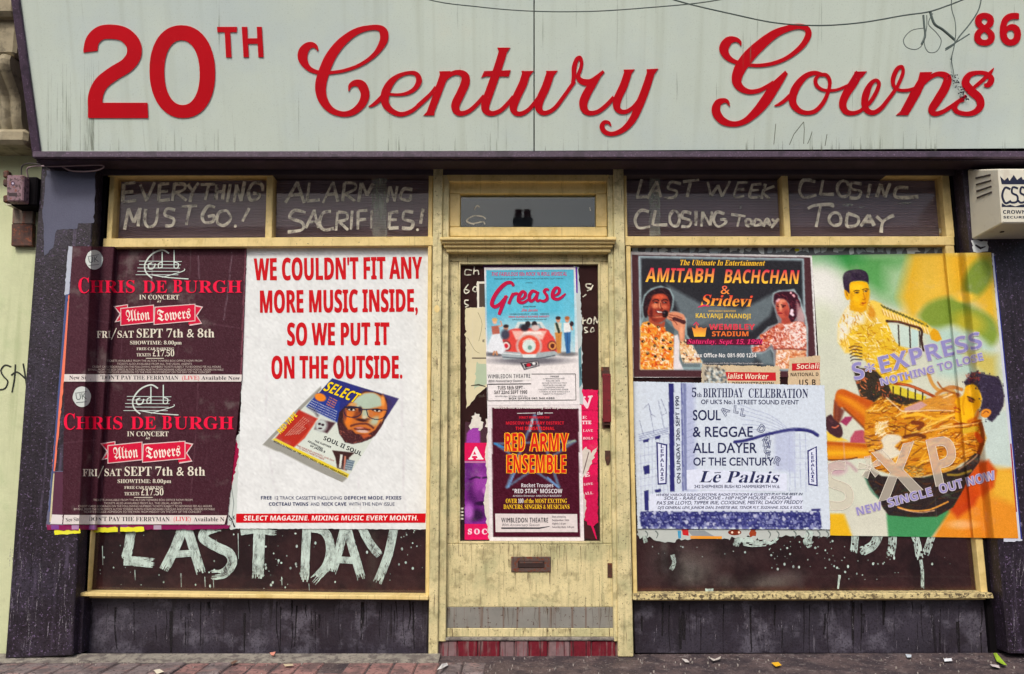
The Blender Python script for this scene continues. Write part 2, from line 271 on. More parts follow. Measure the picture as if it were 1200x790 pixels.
# ------------------------------------------------------------------ flat marks: glyph outlines and ribbons, in photograph pixels
GLYPHS = r'''
RA)2&M);&+);$L$L%#$L%O%W(,%W(Z$L)2$L &;(J&s&)%c&)
RB(X$s$L&3$L&j$T(3$k(G%-(N%M(D%w(&&;&V&L&V&M&t&_(*&x(0(<()(]&r(y&P)1%|)9$s)9 %I(h%w(h&?(a&R(O&W(8&O&t&7&b%j&[%I&[ %I&/&*&/&T&(&n%q&v%T&p%;&X%%&,$y%I$y
RC)F),(}(G)7&l)>%{)0%?(f$s(,$e&>$p%`%6%(%p$X&i$G(S$P)0$g)0%A(N%#&n$v&4%#%d%?%G%h%=&B%G&w%d(E&4(b&l(l(J(c),(G
RD)[$s$L&C$L(5$Z(o%%)8%^)D&C)9($(t(](:)*&C)9$s)9 %I(h&;(h&z(^(J(A(d&t(m&C(g%x(Q%N(&%,&=$y%I$y
RE(8($)9$s)9$s$L(*$L(*$y%I$y%I&.&{&.&{&Z%I&Z%I(h($(h
RF((&u)9$s)9$s$L%I$L%I&7&u&7&u&d%I&d%I(h&u(h
RG)V)5&@&w&@&w%o(_%o(_%((:$y&o$v&6%#%e%?%H%i%>&B%H&w%d(E&3(b&h(l(K(c).(I).(|(F)7&i)>%{)0%?(f$t(-$f&A$t%U%?$z%y$T&h$G(N$N)5$e
RH)Q)+)9(T)9(T&Y%I&Y%I)9$s)9$s$L%I$L%I&-(T&-(T$L)+$L
RI%p%I)9$s)9$s$L%I$L
RJ%p%I)9$s)9$s$W$q$4$j#v$X#g$9#b$-#b$6#4$E#3$r#;%4#S%D#w%I$H
RK),&&&L(b)9(#)9%I&Q%I)9$s)9$s$L%I$L%I&A(B$L),$L
RL(3%H)9$r)9$r$L(.$L(.$y%H$y
RM)l)G)9(t)9&]&b%E)9$r)9$r$L%H$L%H(H%I(H&X%y&a%y(p(H(q(H(q$L)G$L
RN)l)E)9(r)9(r%?%>)9$r)9$r$L%E$L%E(E(v$L)E$L
RO*%$d&C$p%Z%:$}%t$V&f$G(X$V)8$~)]%Z)j&C)](,)7(e(X)0&g)>%u)/%;(d$q(, %;&C%E&w%b(F&1(b&g(l(A(b(l(F),&w)7&C),%j(l%@(A%#&g$v&1%#%b%@%E%j
RP(=$p)9$p$L%F$L%F&,%z&,&R&3&w&G(1&g(8(1(2(W&y(w&V)1&%)9 %F(h&%(h&H(`&Z(L&a(3&X&q&C&_&#&X%F&X
RQ*%(6$L(p$c)B%.)`%a)k&B)](-)6(f(X)0&l)>%z)1%=(h$q(/$d&C$n%a%0%-%_$b&>$L&p$,(M#n)1#a)^$2)]$3)9$0(k$8(6$K(6$M &j(l(C(a(m(E).&v)8&A).%k(n%A(D%$&k$v&.%$%^%A%D%l%;&B%B&m%Y(=&((^
RR(m$t)9$t$L%J$L%J&,%_&,%x&&&9%l&`%8(2$L(m$L(>%6&t%n&L&:&l&M(#&k(+(4&~([&g(z&C)2%p)9 %J(j%j(j&5(d&K(Q&R(6&M&u&8&a%j&X%J&X
RS&~&a)%&:)8%o)>%C)7$})$$h(c$a(=$x&_%P&8&(%q&@%E&:%1&&${%c$u%A$z$~%0$c%K$c$h%5$O%i$G&4$N&R$c&g%$&n%J&V&0%~&W%K&w%4(C%;(X%N(g%k(m&5(e&a(H
RT(m(e)9$U)9$U(h%r(h%r$L&H$L&H(h(e(h
RU)F)()9(Q)9(Q&&(M%V(<%6&w$}&F$v%x$}%V%8%F%R%B&#%B)9$l)9$l%t$x%7%=$h%k$O&E$G(-$Q(]$n(z%?)(%y
RV(m(m)9(<)9&0%X$~)9$L)9&,$I&6$I
RW+9+9)9*c)9)`%](Z)9(,)9&&%]$~)9$L)9%}$I&,$I(C(R)Y$I)c$I
RX)F)<)9([)9&J&l%9)9$X)9&,&I$M$L%/$L&J&$(e$L)E$L&i&I
RY(m&/&y%-)9$L)9%r&M%r$L&H$L&H&L(m)9(1)9
RZ)&&z(h$T$L({$L({$y%U$y({)9$c)9$c(h
Ra&o&g$u&N$i&H$l&F$u&F&3&?&T&.&l%o&z%N&~$~&v$_&`$_&.%%&J%K&S%b&O%p&B%t&,%t%{%L%m%(%^$f%H$Y%$$a$d$t$O%6$G%U$M%s$`&#$M&;$G&N$K&g$Y %t${%a$m%L$h%5$q%,%-%6%C%P%T%t%b
Rb(8%<)9$k)9$k$Y%6$L%d$G&;$P&b$i&z%4(&%h&{&:&g&^&G&v%{&~%Z&y%<&j %<&>%V&P%p&U&6&K&L&0&T%b&K%;&3$|%j$s%<$z
Rc&t&^&o&>&z%w&~%G&v%$&]$i&6$b%_$j%1%%$h%J$P%z$G&C$K&c$U&c%&&B$v&%$s%X${%=%:%4%c%=&0%U&J%z&T&;&O&^&>
Rd(=&{)9&M)9&M&u%y&~%K&v%&&_$k&:$c%i$k%7%$$m%H$T%v$L&{$L &M$s%{$s%Z$x%D%-%9%D%6%b%?&0%X&K&#&U&8&S&M&M
Re(.&t%3&L$z&$$s%Y${%@%6%3%]&x%]&q&8&^&_&>&v%q&~%E&v%#&_$i&:$b%f$i%8$~$m%E$Q%u$G&J$N&t$c %4%z%?&=%S&P%r&W&2&P&D&=&K%z
Rf%p&,)9%d)>%H)7%3)($y(c$q(/$q&z$Q&z$Q&Q$q&Q$q$L%C$L%C&Q%l&Q%l&z%C&z%C(4%G(R%V(f%s(m&,(i
Rg&o&l&z%i&z%?&t${&e$h&K$a&+$d%o$m%[$}%K%8%?%8%>$y%1$o$y$t$j%+$[$f$N$R$:$L#x$Y#T%##<%Z#3&,#8&M#F&c#^&k#{&d$;&O$Q&)$`%O$m%>$}%O%2%u%9&?%M&M%d&T&$&O&>&=&V&l&V &,&+&%%p%r%a%[%[%C%a%4%o%.&*%4&>%D&L%[&R%q&M&%&> &?#x&7#f%}#Z%[#V%8#Z$~#g$w#z$~$1%4$=%O$A%o$>&2$3
Rh(8%=)9$l)9$l$L%=$L%=&9%Z&R%v&Z&2&S&B&@&G%~&G$L&u$L&u%}&o&J&_&g&F&x&&&~%]&u%>&[%=&[
Ri%a%?&z$n&z$n$L%?$L %D(d%<(v%)(~$q(v$j(d$q(P%)(H%<(P
Rj%a%=&z$l&z$l$+$b#g$I#T$l#3%)#F%8#b%=$. %B(d%:(v%&(~$o(v$h(d$o(P%&(H%:(P
Rk(.(#&z&I&z%@%f&V$L(8$L%y%f %>)9$l)9$l$L%>$L
Rl%a%?)9$n)9$n$L%?$L
Rm)g$k&z$k$L%<$L%<&;%W&Q%u&X&.&R&=&A&C&#&C$L&p$L&p&;(/&O(G&X(_&Q(p&@(w%~(w$L)H$L)H&$)?&S)$&s(X&~(:&x&}&j&h&U&J&t&#&~%_&v%<&[%<&z
Rn(8%=&z$l&z$l$L%=$L%=&9%Z&R%v&Z&2&S&B&@&G%~&G$L&u$L&u%~&o&K&^&h&E&y&&&~%]&u%>&[%=&[
Ro(R%|&~%L&u%%&]$h&8$_%f$h%5%$$j%K$P%|$G&R$P&y$i(7%4(@%f(7&8&y&^&Q&u %{&U&H&K&d&1&n%e&d%:&I$z%{$q%T$z%;%;%2%f%;&1%U&K
Rp(8%;$R%R$J%i$G&<$P&a$i&y%2(%%b&y&8&a&[&8&r%]&z$j&z$j#3%;#3 %;&Q%e&Q&2&H&J&/&S%b&I%:&0$z%f$q%P$s%;${
Rq(8&I#3&w#3&w&z&#&z%?&m$u&M$c&($_%b$g%2%#$i%H$P%w$G&I$P &I&Q&I$x&4$q%z$n%T$y%;%9%2%b%8&(%I&?%a&L%|&Q
Rr&_$p&z$p$L%A$L%A%i%H&1%]&I%y&S&1&L&G&=&`&d&D&x&)&~%o&x%X&f%B&E%A&E%A&z
Rs&Y&:&l%s&y%R&~%+&w$l&b$c&@$s%u%=%Y%b%C%r%.%h$w%P$p%/$w$b%2$b$]%.$L%U$G%|$P&;$h&E%0&9%N%m%p%B&0%6&B%>&P%S&V%q&P&:&?
Rt&?%F(M$L&V$L&Q$t&Q$t%4$|$k%:$Q%c$G%~$L&>$W&>%%&#$u%g$q%W$s%K$~%F%8%F&Q&3&Q&3&z%F&z
Ru(8&t$L&t&z&F&z&F%2&-$v%l$n%Q$s%B%)%=%D%=&z$k&z$k%G$q$|%%$`%>$M%_$G&%$Q&F$j&F$L
Rv&t%Y$G%i$G&r&z&B&z%b%I%#&z$N&z
Rw)L&^&z&<&z%^%K$}&z$L&z%V$G%e$G&L&1(5$G(C$G)L&z(w&z(<%K
Rx(8(2&z&S&z%n&,%*&z$L&z%Q%e$L$L%*$L%n%C&Y$L(8$L&/%e
Ry&t&t&z&A&z%b%T%$&z$L&z%I$}$W#3%.#3
Rz&j&c&z$W&z$W&Q%p&Q$R$L&d$L&d$u%E$u
R0(8()&C&|(0&f(h&B)1%p)>%B)1$z(h$d(0$[&C$d%U$z$y%B$T%p$G&B$T&f$y&|%U &R&C&K%X&6%,%p$w%N%,%9%X%2&C%9(-%N(Y%p(j&6(Y&K(-
R1(8&.)9%W)9%W$L&.$L
R2(8(&$|%Y$|&<%o&_&Q&j(-&b(X&L({&+)6%[)>%2)6$e(x$e(:%$(U%>(d%W(i%v(`&0(I&8((&2&^%{&9%A%B$^$P$^$L(&$L
R3(8$v([%9(g%U(j%u(d&.(Q&6(6&.&v%s&e%L&`%L&2%u&+&3%r&;%S&4%6%|$~%_$w%8$}$m%6$m$[%7$M%[$G&,$O&N$e&e%+&m%U&h%x&W&:&;&L&T&`&c&y&h(?&`(d&K)$&+)7%])>%9):$v)/
R4(8&`)>&J)>$R%z$R%c&.%c&.$L&`$L&`%c(*%c(*&4&`&4 &-(;&.(;&.&4%9&4
R5(8&c)9%$)9%$&<%W&@%}&5&:%y&B%Z&8%;%z%$%V$w%0$}$f%5$f$]%4$L%_$G&0$P&S$g&l%/&t%[&k&,&R&O&+&g%Q&m%Q(h&c(h
R6(8&7)>%V(h%+(/$l&L$c%h$k%5%%$j%I$P%w$G&C$P&d$g&y%,(&%T&z%|&f&@&G&U%|&^%^&Y%F&O%](#&&(P&T(s %;%x%V&+%r&/&4&(&H%p&P%T&I%7&6$~%t$w%Y$}%E%4%9%Q
R7(8(3)9$f)9$f(f&D(f$|$[%M$G
R8(8((%N&~%p&n&1&S&F&k&]&y&v&~(5&v(]&a(|&@)6%s)>%I)6%((|$m(]$e(6$p&h%3&F$r&0$b%p$]%O$e%($}$e%E$O%q$G&A$O&d$d&{%( &L(6&E&w&1&e%r&^%V&e%B&x%;(7%B(Q%U(d%s(j&3(c&E(P &Q%R&J%7&6%#%p$w%P$~%;%6%3%R%;%o%P&&%q&.&5&&&I%o
R9(8%P$G&-$u&X%R&u&6($&v&w(M&a(u&>)4%m)>%A)5${(y$f(X$_(3$f&g${&F%?&1%f&)&%&-&@&8&-%g%e%:%2$m %5(3%<(O%P(c%n(j&0(a&D(J&L(,&J&k&.&]%p&X%R&`%=&s
R&(x(6&B(%&$&l%f&;&B&`&a&t&~&{(C&p(i&R))&()3%^)-%B(x%0(_%*(>%6&o%Q&I%&&,$e%f$Z%?$g$p%+$R%V$G%w$L&@$]&i$|(5$L(u$L(/%B(Q%p(h&B &J%C&%%%%[$v%>%$%1%?%8%W%L%m%n&) %Z(C%f(Z&$(d&9(_&G(R&L(@&C(%%{&d%e&~
R.%a%)%*$n$|$f$g$n$P%)$G%>$P%G$g%>$|
R,%a$k#l%0#}%D$<%J$Y%F$t%9%)%&%0$l%&$d$n$k$Y$}$Q${$3$k#u
R:%a%)&~$n&u$f&`$n&J%)&A%>&J%G&`%>&u %)%*$n$|$f$g$n$P%)$G%>$P%G$g%>$|
R;%a$l#m%0#~%C$=%J$`%E$w%:%-%(%4$n%,$e$p$l$[%$$R$~$6$l#w %G&`%>&u%)&~$n&u$f&`$n&J%)&A%>&J
R!%{$u(N$x&s%)%w%.%_%6%W%=%_%B%w%O&s%R(N%N(x%E)5%6)>%%)5$x(x %6%*$|$|$s$g$|$P%6$G%K$P%T$g%K$|
R?&?$v(i%1(l%I(b%R(I%C&y%)&N$u%y$|%]%8%J%H&%%o&d&)(O&$(i%r)$%X)7%3)> %?%*%*$|$|$g%*$P%?$G%T$P%^$g%T$|
R'%P$r($%,($%7(k%7)J$f)J$f(k
R"&I%l($&%($&1(k&1)J%`)J%`(k $q($%+($%6(k%6)J$e)J$e(k
R(&:%F%g%M&c%f(U&4)?%t)?%?(V$y&a$m%g$y$m%?#w%t#3&4#3%f#x%M$k
R)&:%@%g%8$k${#x$R#3$n#3%F#w%i$m%u%g%i&a%F(V$n)?$R)?${(U%8&c
R/&$$P$G$t$G%|)>%X)>
R-&:&%%y$a%y$a%I&%%I
R*&j%K(?%J(4$f&y$T&n$T&]$e&S$v&]%M(.%W((%J&@%K&-%Z%~%j&-%l&@%_((%i(-&@&[&Q&R&b&[&a&n&Q&y%m(3%m(?&Q(T&b(`&c(r&Q(z&A(r%j(E%`(K%l)2%k)E%[)O%L)E%K)2%W(K%M(F$v(r$e({$T(s$U(`$f(U
R£(H&?&S%s&S&1(9&N(_&t(j(3(f(9(f&z)<&D)6%w(o%Y(8%C&S$n&S$n&&%7&&$k$G%b$O&3$K&]$G&x$J(6$Q(6%%&{$y&_$w&8${%b%#%M$~%g&&&?&&
BA)=$L$L%q)K&t)K)=$L(F$L(,%G%_%G%D$L %r&-&u&-&Y(%&S(;&K(V&E(n&>(T&6(8&0(%
BB)4$z$L$z)I&4)I&t)D(F)5(Z)#(g(h(l(I(h(,(]&p(K&_(4&V(4&S(T&G(b&<(l&-(r%t(u%Z(l%.(Q$i(&$S&K$L %l&q&=&q&X&s&k&{&u(-&x(?&t(P&i(]&U(d&9(f%l(f %l%0&B%0&`%4&s%>&}%M($%b&}%t&r&&&_&0&@&4%l&4
BC(~&V$G%~$M%U$_%6$z${%D$n%q$j&J$o&~$~(P%:(v%[)7&+)H&^)N(8)G(l)5(S(Q(*(c&^(j&6(b%u(I%d&}%^&J%c%r%s%K&4%4&^%,(.%1(_%?(_$Z(/$K
BD)V$z$L$z)I&5)I&j)D(<)5(b(w(}(T)3())9&N)3%r(}%C(a${(9$a&d$Q&*$L %l%0&1%0&b%8()%N(>%t(E&L(>(%(+(I&f(_&9(f%l(f
BE(V$z$L$z)I(9)I(9(f%l(f%l&r(0&r(0&3%l&3%l%0(9%0(9$L
BF(Q$z$L$z)I(8)I(8(f%k(f%k&d(/&d(/&$%k&$%k$L
BG)N&[$G&*$L%[$]%:$w$}%@$o%o$j&K$o($%$(R%?(w%e)8&8)H&q)N(N)H)%)8(h(V(A(e&p(j&P(f&6(Z%{(H%k(0%a&m%^&J%`&)%h%g%t%M&+%;&B%0&a%,&|%.(6%1(6%}&M%}&M&b)%&b)%$](F$M
BH)d$z$L$z)I%l)I%l&r(D&r(D)I)6)I)6$L(D$L(D&2%l&2%l$L
BI&[$]$L$]$x%.%1%.(e$](y$])I&K)I&K(y%z(e%z%1&K$x&K$L
BJ&>$T#=$:#?$&#B$&$&$8$#$J#}$c$&$m$/$t$:$z$d$z)I%l)I%l$d%h$9%]#t%K#Z%5#J$t#@
BK)0$z$L$z)I%l)I%l&Z%z&p&/(*(5)I)/)I&h&`)0$L(4$L&1&/%l%s%l$L
BL(Y$z$L$z)I%l)I%l%0(H%0(H$L
BM*c$z$L$z)I&,)I(&%F((%F)()I*5)I*5$L)H$L)H&A)I&i)J(8)L(V)J(V(H$L&]$L%a(V%_(V%a(8%c&h%d&>%d$L
BN)|$z$L$z)I&$)I(g%L(h%L(f%~(e&T(e)I)N)I)N$L(H$L%a(L%_(L%b&t%d&@%d$L
BO)s&`$G&*$M%Y$_%8${$|%E$o%r$j&L$o($$|(R%8(w%Y)8&*)I&a)O(:)I(f)8),(w)C(R)P($)U&K)P%r)C%D),${(f$_(:$M &`%-(/%5(K%M(Z%t(a&K(Z&~(K(J(/(c&a(k&6(c%u(J%e&~%`&K%e%t%u%M&6%5
BP(y$z$L$z)I&7)I&t)B(B)+(Z(c(c(4(_&p(U&S(C&;()&(&a%v&1%r%l%r%l$L %l&U&*&U&F&X&]&c&k&s&p(1&i(N&T(`&3(f%l(f
BQ)s(L#Q&f$G&`$G&*$M%Y$_%8${$|%E$o%r$j&L$o($$|(R%8(w%Y)8&*)I&a)O(:)I(f)8),(w)C(R)P($)U&K)P%n)@%=)#$r(W$W)S#Q &`%-(/%5(K%M(Z%t(a&K(Z&~(K(J(/(c&a(k&6(c%u(J%e&~%`&K%e%t%u%M&6%5
BR).$z$L$z)I&-)I&m)B(?)/(Y(h(c(8(`&|(X&h(@&H&z&4).$L(4$L&9%|%l%|%l$L %l&`&)&`&I&c&`&l&l&|&p(6&l(L&_(Z&H(c&((f%l(f
BS(R%o$G%9$L$d$]$d%I%>%5%Y%.%u%,&2%.&B%6&K%B&N%R&I%e&:%s%c&2%G&@%+&U$q&t$j(,$h(C$p(n%.)3%T)G&,)N&b)H(<)5(#(T&R(e&*(j%r(g%d(`%Z(T%W(E%[(4%i(&&A&g&p&K(%&<(3&*(;%p(>%U(5%*&v$d&L$N
BT(a%^$L%^(e$V(e$V)I(V)I(V(e&O(e&O$L
BU)_&T$G&($K%_$W%B$l%%%;$x%r$x)I%i)I%i%~%n%W%{%?&6%1&V%-&v%1(1%@(>%Y(B%~(B)I)4)I)4%q)/%M(~%-(j$n(L$X(&$K
BV))%l$L$L)I%?)I&(&)&-%o&5%O&;%4&@%O&H%o&M&)(7)I)))I&e$L
BW*o%M$L$L)I%=)I%k&:%r%x%x%T%}%7&%%T&-%w&2&5&g)I(T)I).&5)3%w):%T)>%7)C%T)I%x)P&:)~)I*o)I)n$L(r$L(@&T(<&e(7&}(3(;(0(M(-(;((&}&~&e&z&S&I$L
BX)2$L$L%j&P$T)I%M)I&@&~(2)I)))I&n&L)2$L(5$L&<%z%C$L
BY(w%j$L%j%|$L)I%D)I&4&k($)I(w)I&Z%~&Z$L
BZ(a$X$L$X$~&O(f$](f$])I(O)I(O(s%X%0(T%0(T$L
Ba(m%]$G%:$L$z$]$h$x$b%D$j%j%%&*%L&:&&&A&W&B&W&N&T&b&K&o&>&v&,&y%`&s%9&e$|(<%Q(N&/(U&a(O()(=(?&z(G&N(G$L&n$L&_$r&]$r&J$_&7$Q%{$I %y%#&4%&&F%2&R%C&W%Z&W%r&:%q%v%m%c%d%W%U%T%C%V%4%_%+
Bb(|&U$G&:$J&%$R%e$k%`$k%R$L$t$L$t)a%e)a%e(c%d(C%b(,%e(,&&(H&<(Q&W(T(&(K(H(0(^&_(e%|(^%>(G$l(%$P &@%*&U%/&f%?&p%Y&s%}&p&E&e&_&T&n&?&t&%&o%q&b%h&J%e&*%e%}%g%Y%p%?&%%/
Bc(?&.$G%R$O%*$j$l%:$d%z$h&L$u&r%.(2%I(E%j(P&5(T&f(O(0(B&u&c&S&o&5&s%o&j%[&M%U%{%X%V%e%=%w%.&5%*&_%0(&%A(&$]&^$L
Bd(|%q$G%F$P%$$l$k%=$d%{$k&_%%(0%G(K%s(T&2(Q&H(I&Y(<&g(,&j(,&f(C&d(d&d)a(T)a(T$L&v$L&g$q&d$q&F$S&0$J &0%)&J%-&[%;&e%R&i%s&i%{&f&C&]&^&J&m&/&s%t&m%c&]%X&B%T%z%X%V%c%=%t%.
Be(g&;$G%o$K%L$V%0$j$v%+$h%M$d%z$h&J$t&o%,(0%F(D%f(P&0(T&c(L(/(4(H&h(P&2(P%i%T%i%Y%L%h%7%}%)&>%$&o%*(A%:(A$[&q$L %V&@&e&@&b&V&W&j&G&v&0&z%w&w%g&l%[&Y
Bf&Z%$$L%$&r$V&r$V(;%$(O%$(d%()(%1)?%?)P%R)[%k)a&,)d&S)`&q)W&^(|&K)$&4)(&%)$%x(y%q(a%q(O&V(O&V&r%q&r%q$L
Bg(|&$#.%I#1$t#>$t#z%M#k&*#e&I#l&^$%&d$H&d$N&e$a&f$q&d$q&T$^&B$Q&-$I%q$G%D$P%#$m$j%?$d%{$k&]%$(/%F(K%s(T&7(P&Q(B&h(,&j(,&p(O(T(O(T$K(K#s(1#L&a#6 &0%(&I%,&Z%8&f%N&i%r&i%{&f&E&[&`&I&n&/&s%m&i%Z&M%U%z%Z%L%m%1
Bh)-$t$L$t)a%e)a%e(n%c(F%a(,%e(,%t(>&,(K&A(R&Y(T(&(N(F(<(Z&x(b&J(b$L&r$L&r&8&m&X&^&m&E&t&(&n%q&[%h&?%e%s%e$L
Bi&1%?(r%/(t$}(z$t)*$q)<$t)M$})X%?)a%[)X%e)M%h)<%e)*%[(z $t$L$t(O%e(O%e$L
Bj&1%?(r%/(t$}(z$t)*$q)<$t)M$})X%?)a%[)X%e)M%h)<%e)*%[(z $^#.$C#0$,#4$,#o$=#l$O#k$^#m$j#s$q$$$t$9$t(O%e(O%e$.%b#r%Z#[%N#I%;#:$~#1
Bk(u$t$L$t)a%e)a%e&k%c&K%a&-%b&-%q&B&&&V&u(O(o(O&[&3(u$L&y$L&*%b%e%G%e$L
Bl&1$t$L$t)a%e)a%e$L
Bm*v$t$L$t(O%R(O%](,%a(,%p(>&((K&>(R&V(T&r(R(/(J(A(>(O(,(U(,(e(>(y(K)4(R)L(T)u(N*8(<*J&x*P&J*P$L)`$L)`&8)Z&X)M&m)6&t(x&n(g&_(^&D(Z%|(Z$L&j$L&j&8&e&X&W&m&@&t&%&n%p&[%g&?%e%s%e$L
Bn)-$t$L$t(O%R(O%](,%a(,%p(>&*(K&A(R&Z(T(((N(G(<(Z&x(b&J(b$L&r$L&r&8&o&Q&g&e&X&p&E&t&(&n%q&[%h&?%e%s%e$L
Bo(u&2$G%i$K%H$X%.$m$u%.$h%Q$d%|$l&^%,(0%V(K&4(T&X(P&y(D(8(/(L&o(Y&K(^%|(T%?(9$m&j$P &3%)&L%.&_%>&i%W&l%|&i&D&_&_&L&n&3&s%t&n%c&_%X&D%U%|%X%W%c%>%t%.
Bp(|$t#.$t(O%V(O%a(,%e(,&&(H&<(Q&W(T(&(K(H(0(^&_(e%|(^%>(G$l($$P&U$G&:$J&%$R%e$k%a$k%e$B%e#. &@%*&V%/&g%?&p%Y&s%}&m&O&[&k&?&t&%&o%q&b%h&J%e&*%e%}%g%Y%p%?&%%/
Bq(|&d#.&d$F&g$q&d$q&W$a&F$S&1$J%q$G%F$P%$$l$k%=$d%{$k&_%%(0%G(K%r(T&2(Q&H(I&g(,&i(,&p(O(T(O(T#. &0%(&J%,&[%:&f%Q&i%r&i%{&f&C&]&^&J&m&/&s%s&m%c&]%X&B%U%z%Z%L%m%1
Br&|$t$L$t(O%R(O%^&|%a&|%o(5&&(E&>(P&X(T&f(T&r(R&l&g&b&i&U&j&1&c%|&Y%o&L%g&:%e%~%e$L
Bs(6%d$G%2$K$d$W$d%;%9%*%g%#&+%*&2%2&4%;&0%H%{%T%S%g%)%}$v&.$l&<$f&M$d&c$k()%%(A%H(O%v(T&K(O&|(?&e&d&>&r%u&x%[&t%S&f%W&Y%h&N&2&>&Z&*&u%l&|%Y(#%C&w$y&a$^&<$M
Bt&r%x$G%K$O%:$Z%,$l%#%($|%H$|&r$X&r$X(7%&(P%<)/%m)/%m(O&_(O&_&r%m&r%m%H%o%:%v%0&$%*&2%)&J%+&b%1&b$T&C$K
Bu)-%z$G%Q$M%2$`$y%#$s%Q$s(O%c(O%c%e%f%J%n%8%{%,&4%)&Q%.&d%@&m%]&p&)&p(O(a(O(a$L(&$L&x$p&t$p&d$^&O$Q&7$I
Bv([%Z$L$L(O%@(O%v%i%}%K&$%0&&%0&2%i&h(O([(O&M$L
Bw*6%E$L$Q(O%A(O%b&0%h%m%m%J%q%0%s%0%u%C%x%]%|%s&#&%&F(O(>(O(_&%(c%k(h%J(k%0(m%0(p%I(v%m(}&0)B(O*1(O)=$L(F$L(1%R(+%l&~&5&u&X&p&q&n&q&h&X&`&5&W%l&Q%Q&;$L
Bx(`$O$L%Q&#$S(O%N(O&)&R&_(O(X(O&Z&#(^$L&c$L&)%P%I$L
By([%)#.$n#/$^#2$^#n$k#l$|#k%6#o%F#y%R$.%Z$@%`$N$L(O%D(O%x%k%~%S&%%:&(%:&,%S&2%k&f(O([(O&A$)&.#_%o#C%N#3
Bz(2$Z$L$Z$y&#&q$b&q$b(O&z(O&z&z%X%+&~%+&~$L
B0(]&&$G%Y$L%:$^$}$y$g%X$_&K$b(%$k(T${(y%8)9%X)I&&)O&M)I&n)9(+(y(B(>(J&K(F%p(=%B(-$y&q$^&P$M &&%*&>%2&N%I&V%p&Y&K&V(%&N(M&>(e&&(m%j(e%Z(M%R(%%O&K%R%p%Z%I%j%2
B1(]%v$L%v&h%w(/%x(T%m(I%^(;%4&u$k(H&))I&h)I&h$L
B2(]$a$L$a%&%a&&&1&U&I&y&Q(?&N(Q&E(`&7(g&$(j%l(h%W(a%.(E$`(v%%)4%N)G&+)N&K)K&h)A&~)2(4(z(>(c(B(H(?(+(6&m&o&<&8%a%e%5%e%2(L%2(L$L
B3(]%m$G%5$L$`$[$`%A%5%/%e%)&,%-&C%7&O%H&S%`&L%y&A&&&1&-%W&3%<&3%<&n%X&n&0&t&>&{&G(*&N(C&K(S&B(a&2(i%v(l%^(j%H(c%)(Q$a)+%7)D%V)L%{)N&Q)H&x)8(5(x(>(S(8(2(&&s&i&`&K&T&K&S&q&J(2&9(B%{(H%Z(D%=(9$}($$g&e$U&?$K
B4(]&9$L&9%<$U%<$U%r&=)I())I()%x(T%x(T%<()%<()$L %=%x&9%x&9&Y&:&v&;(:&<(M&:(M&1(9&$(%
B5(]%l$G%6$L$f$[$f%B%7%1%i%+&,%.&A%8&O%J&S%d&K&&&3&9%g&?%I&<%0&7$m&G$z)I(-)I(-(d%b(d%[&x%n&|&.&}&M&z&i&q($&a(6&K(A&0(E%k(<%6&|$i&N$O
B6(]&,$G%d$K%D$X%)$n$p%1$c%Y$_&0$c&n$s(K%$(f%7(|%N)3%l)A&3)J&^)M&v)L(3)J(3(h&y(l&c(m&:(j%x(_%c(M%U(7%M&w%I&W%L&W%X&h%j&u&#&~&@(%&k&z(0&d(E&?(L%j(C%5(+$i&_$O &+%*&?%-&O%9&Y%L&^%i&Z&$&Q&7&A&B&,&F%j&?%V&,%O%p%U%N%h%4%u%,
B7(]%*$L&V(e$Z(e$Z)I(L)I(L(u%z$L
B8(]&&$G%L$M%#$b$g%$$_%M$d%o$s&.%.&B%H&S%2&d$z&x$n(5$j(R$n(m$z)(%1)8%I)D%e)K&&)N&E)K&a)D&x)8(/)((;(m(?(Q(:(4(-&x&s&e&Y&U&~&=(?%y(G%f(J%O(F%3(:$v(&$b&i$S&J$J &&&u&E(-&O(;&R(L&O(]&F(h&8(o&&(r%q(o%c(h%Y(]%V(L%Y(;%d(. &%%$&?%(&P%0&Z%>&_%Q&V%i&B%|&*&0&#&4%X%u%M%e%J%Q%M%?%W%1%i%(
B9(]%K$G%3$H$v$J$v%-%0%*%F%(%n%,&1%6&E%G&S%_&[%z&`&>&]&>&@%{&*%r%h%o%>%v$y&2$d&U$](+$e(`$~),%I)E%})M&D)I&e)<(#)&(9(d(F(;(J&f(F&((6%I((%0&q$t&Y$b&=$S%u$J %}&N&?&V&R&i&Y(%&S(F&A(a&4(i%~(l%j(h%Y(]%O(H%K(,%N&p%W&^%g&R
SA))$E$L$E$Z$S$]$_$d$r%*&2)?&?)?(]%3(q$g({$^).$Z).$L&C$L&C$Z&b$`&l$o&d%/&T%U%?%U%-%&%*$y%*$q%3$`%N$Z%Q$Z%Q$L %G%k&L%k%w(,
SB).$X$L$X$Y$n$]$|$e%&$s%*%/%*(Q%%(r$s)%$X)+$X)7&<)7&v)2(D(~(^(f(f(C(]&z(A&`&o&P(J&>(l%}(w%T(n%+(R$g(($R&I$L %{&T&#&T&F&W&]&d&i&y&m(?&j(^&b(r&Q(~&9)&&+)$&#({%{(b &=$_&Y$d&l$r&v%/&y%R&u%v&g&3&O&@&+&D%{&D%{$~&%$f&/$a
SC)A&W$D&($J%X$[%6$w$w%@$f%l$a&B$f&t$w(C%6(h%Y)(&))9&Y)?(#):(P),(`)((o).(w)?)))?))(#(w(#(c(M(G(n(&)&&_).&6)#%u(a%d(-%^&A%d%X%w%)&;$h&h$_(+$b(I$n(e%&(~%A)1%4(e$f(5$L
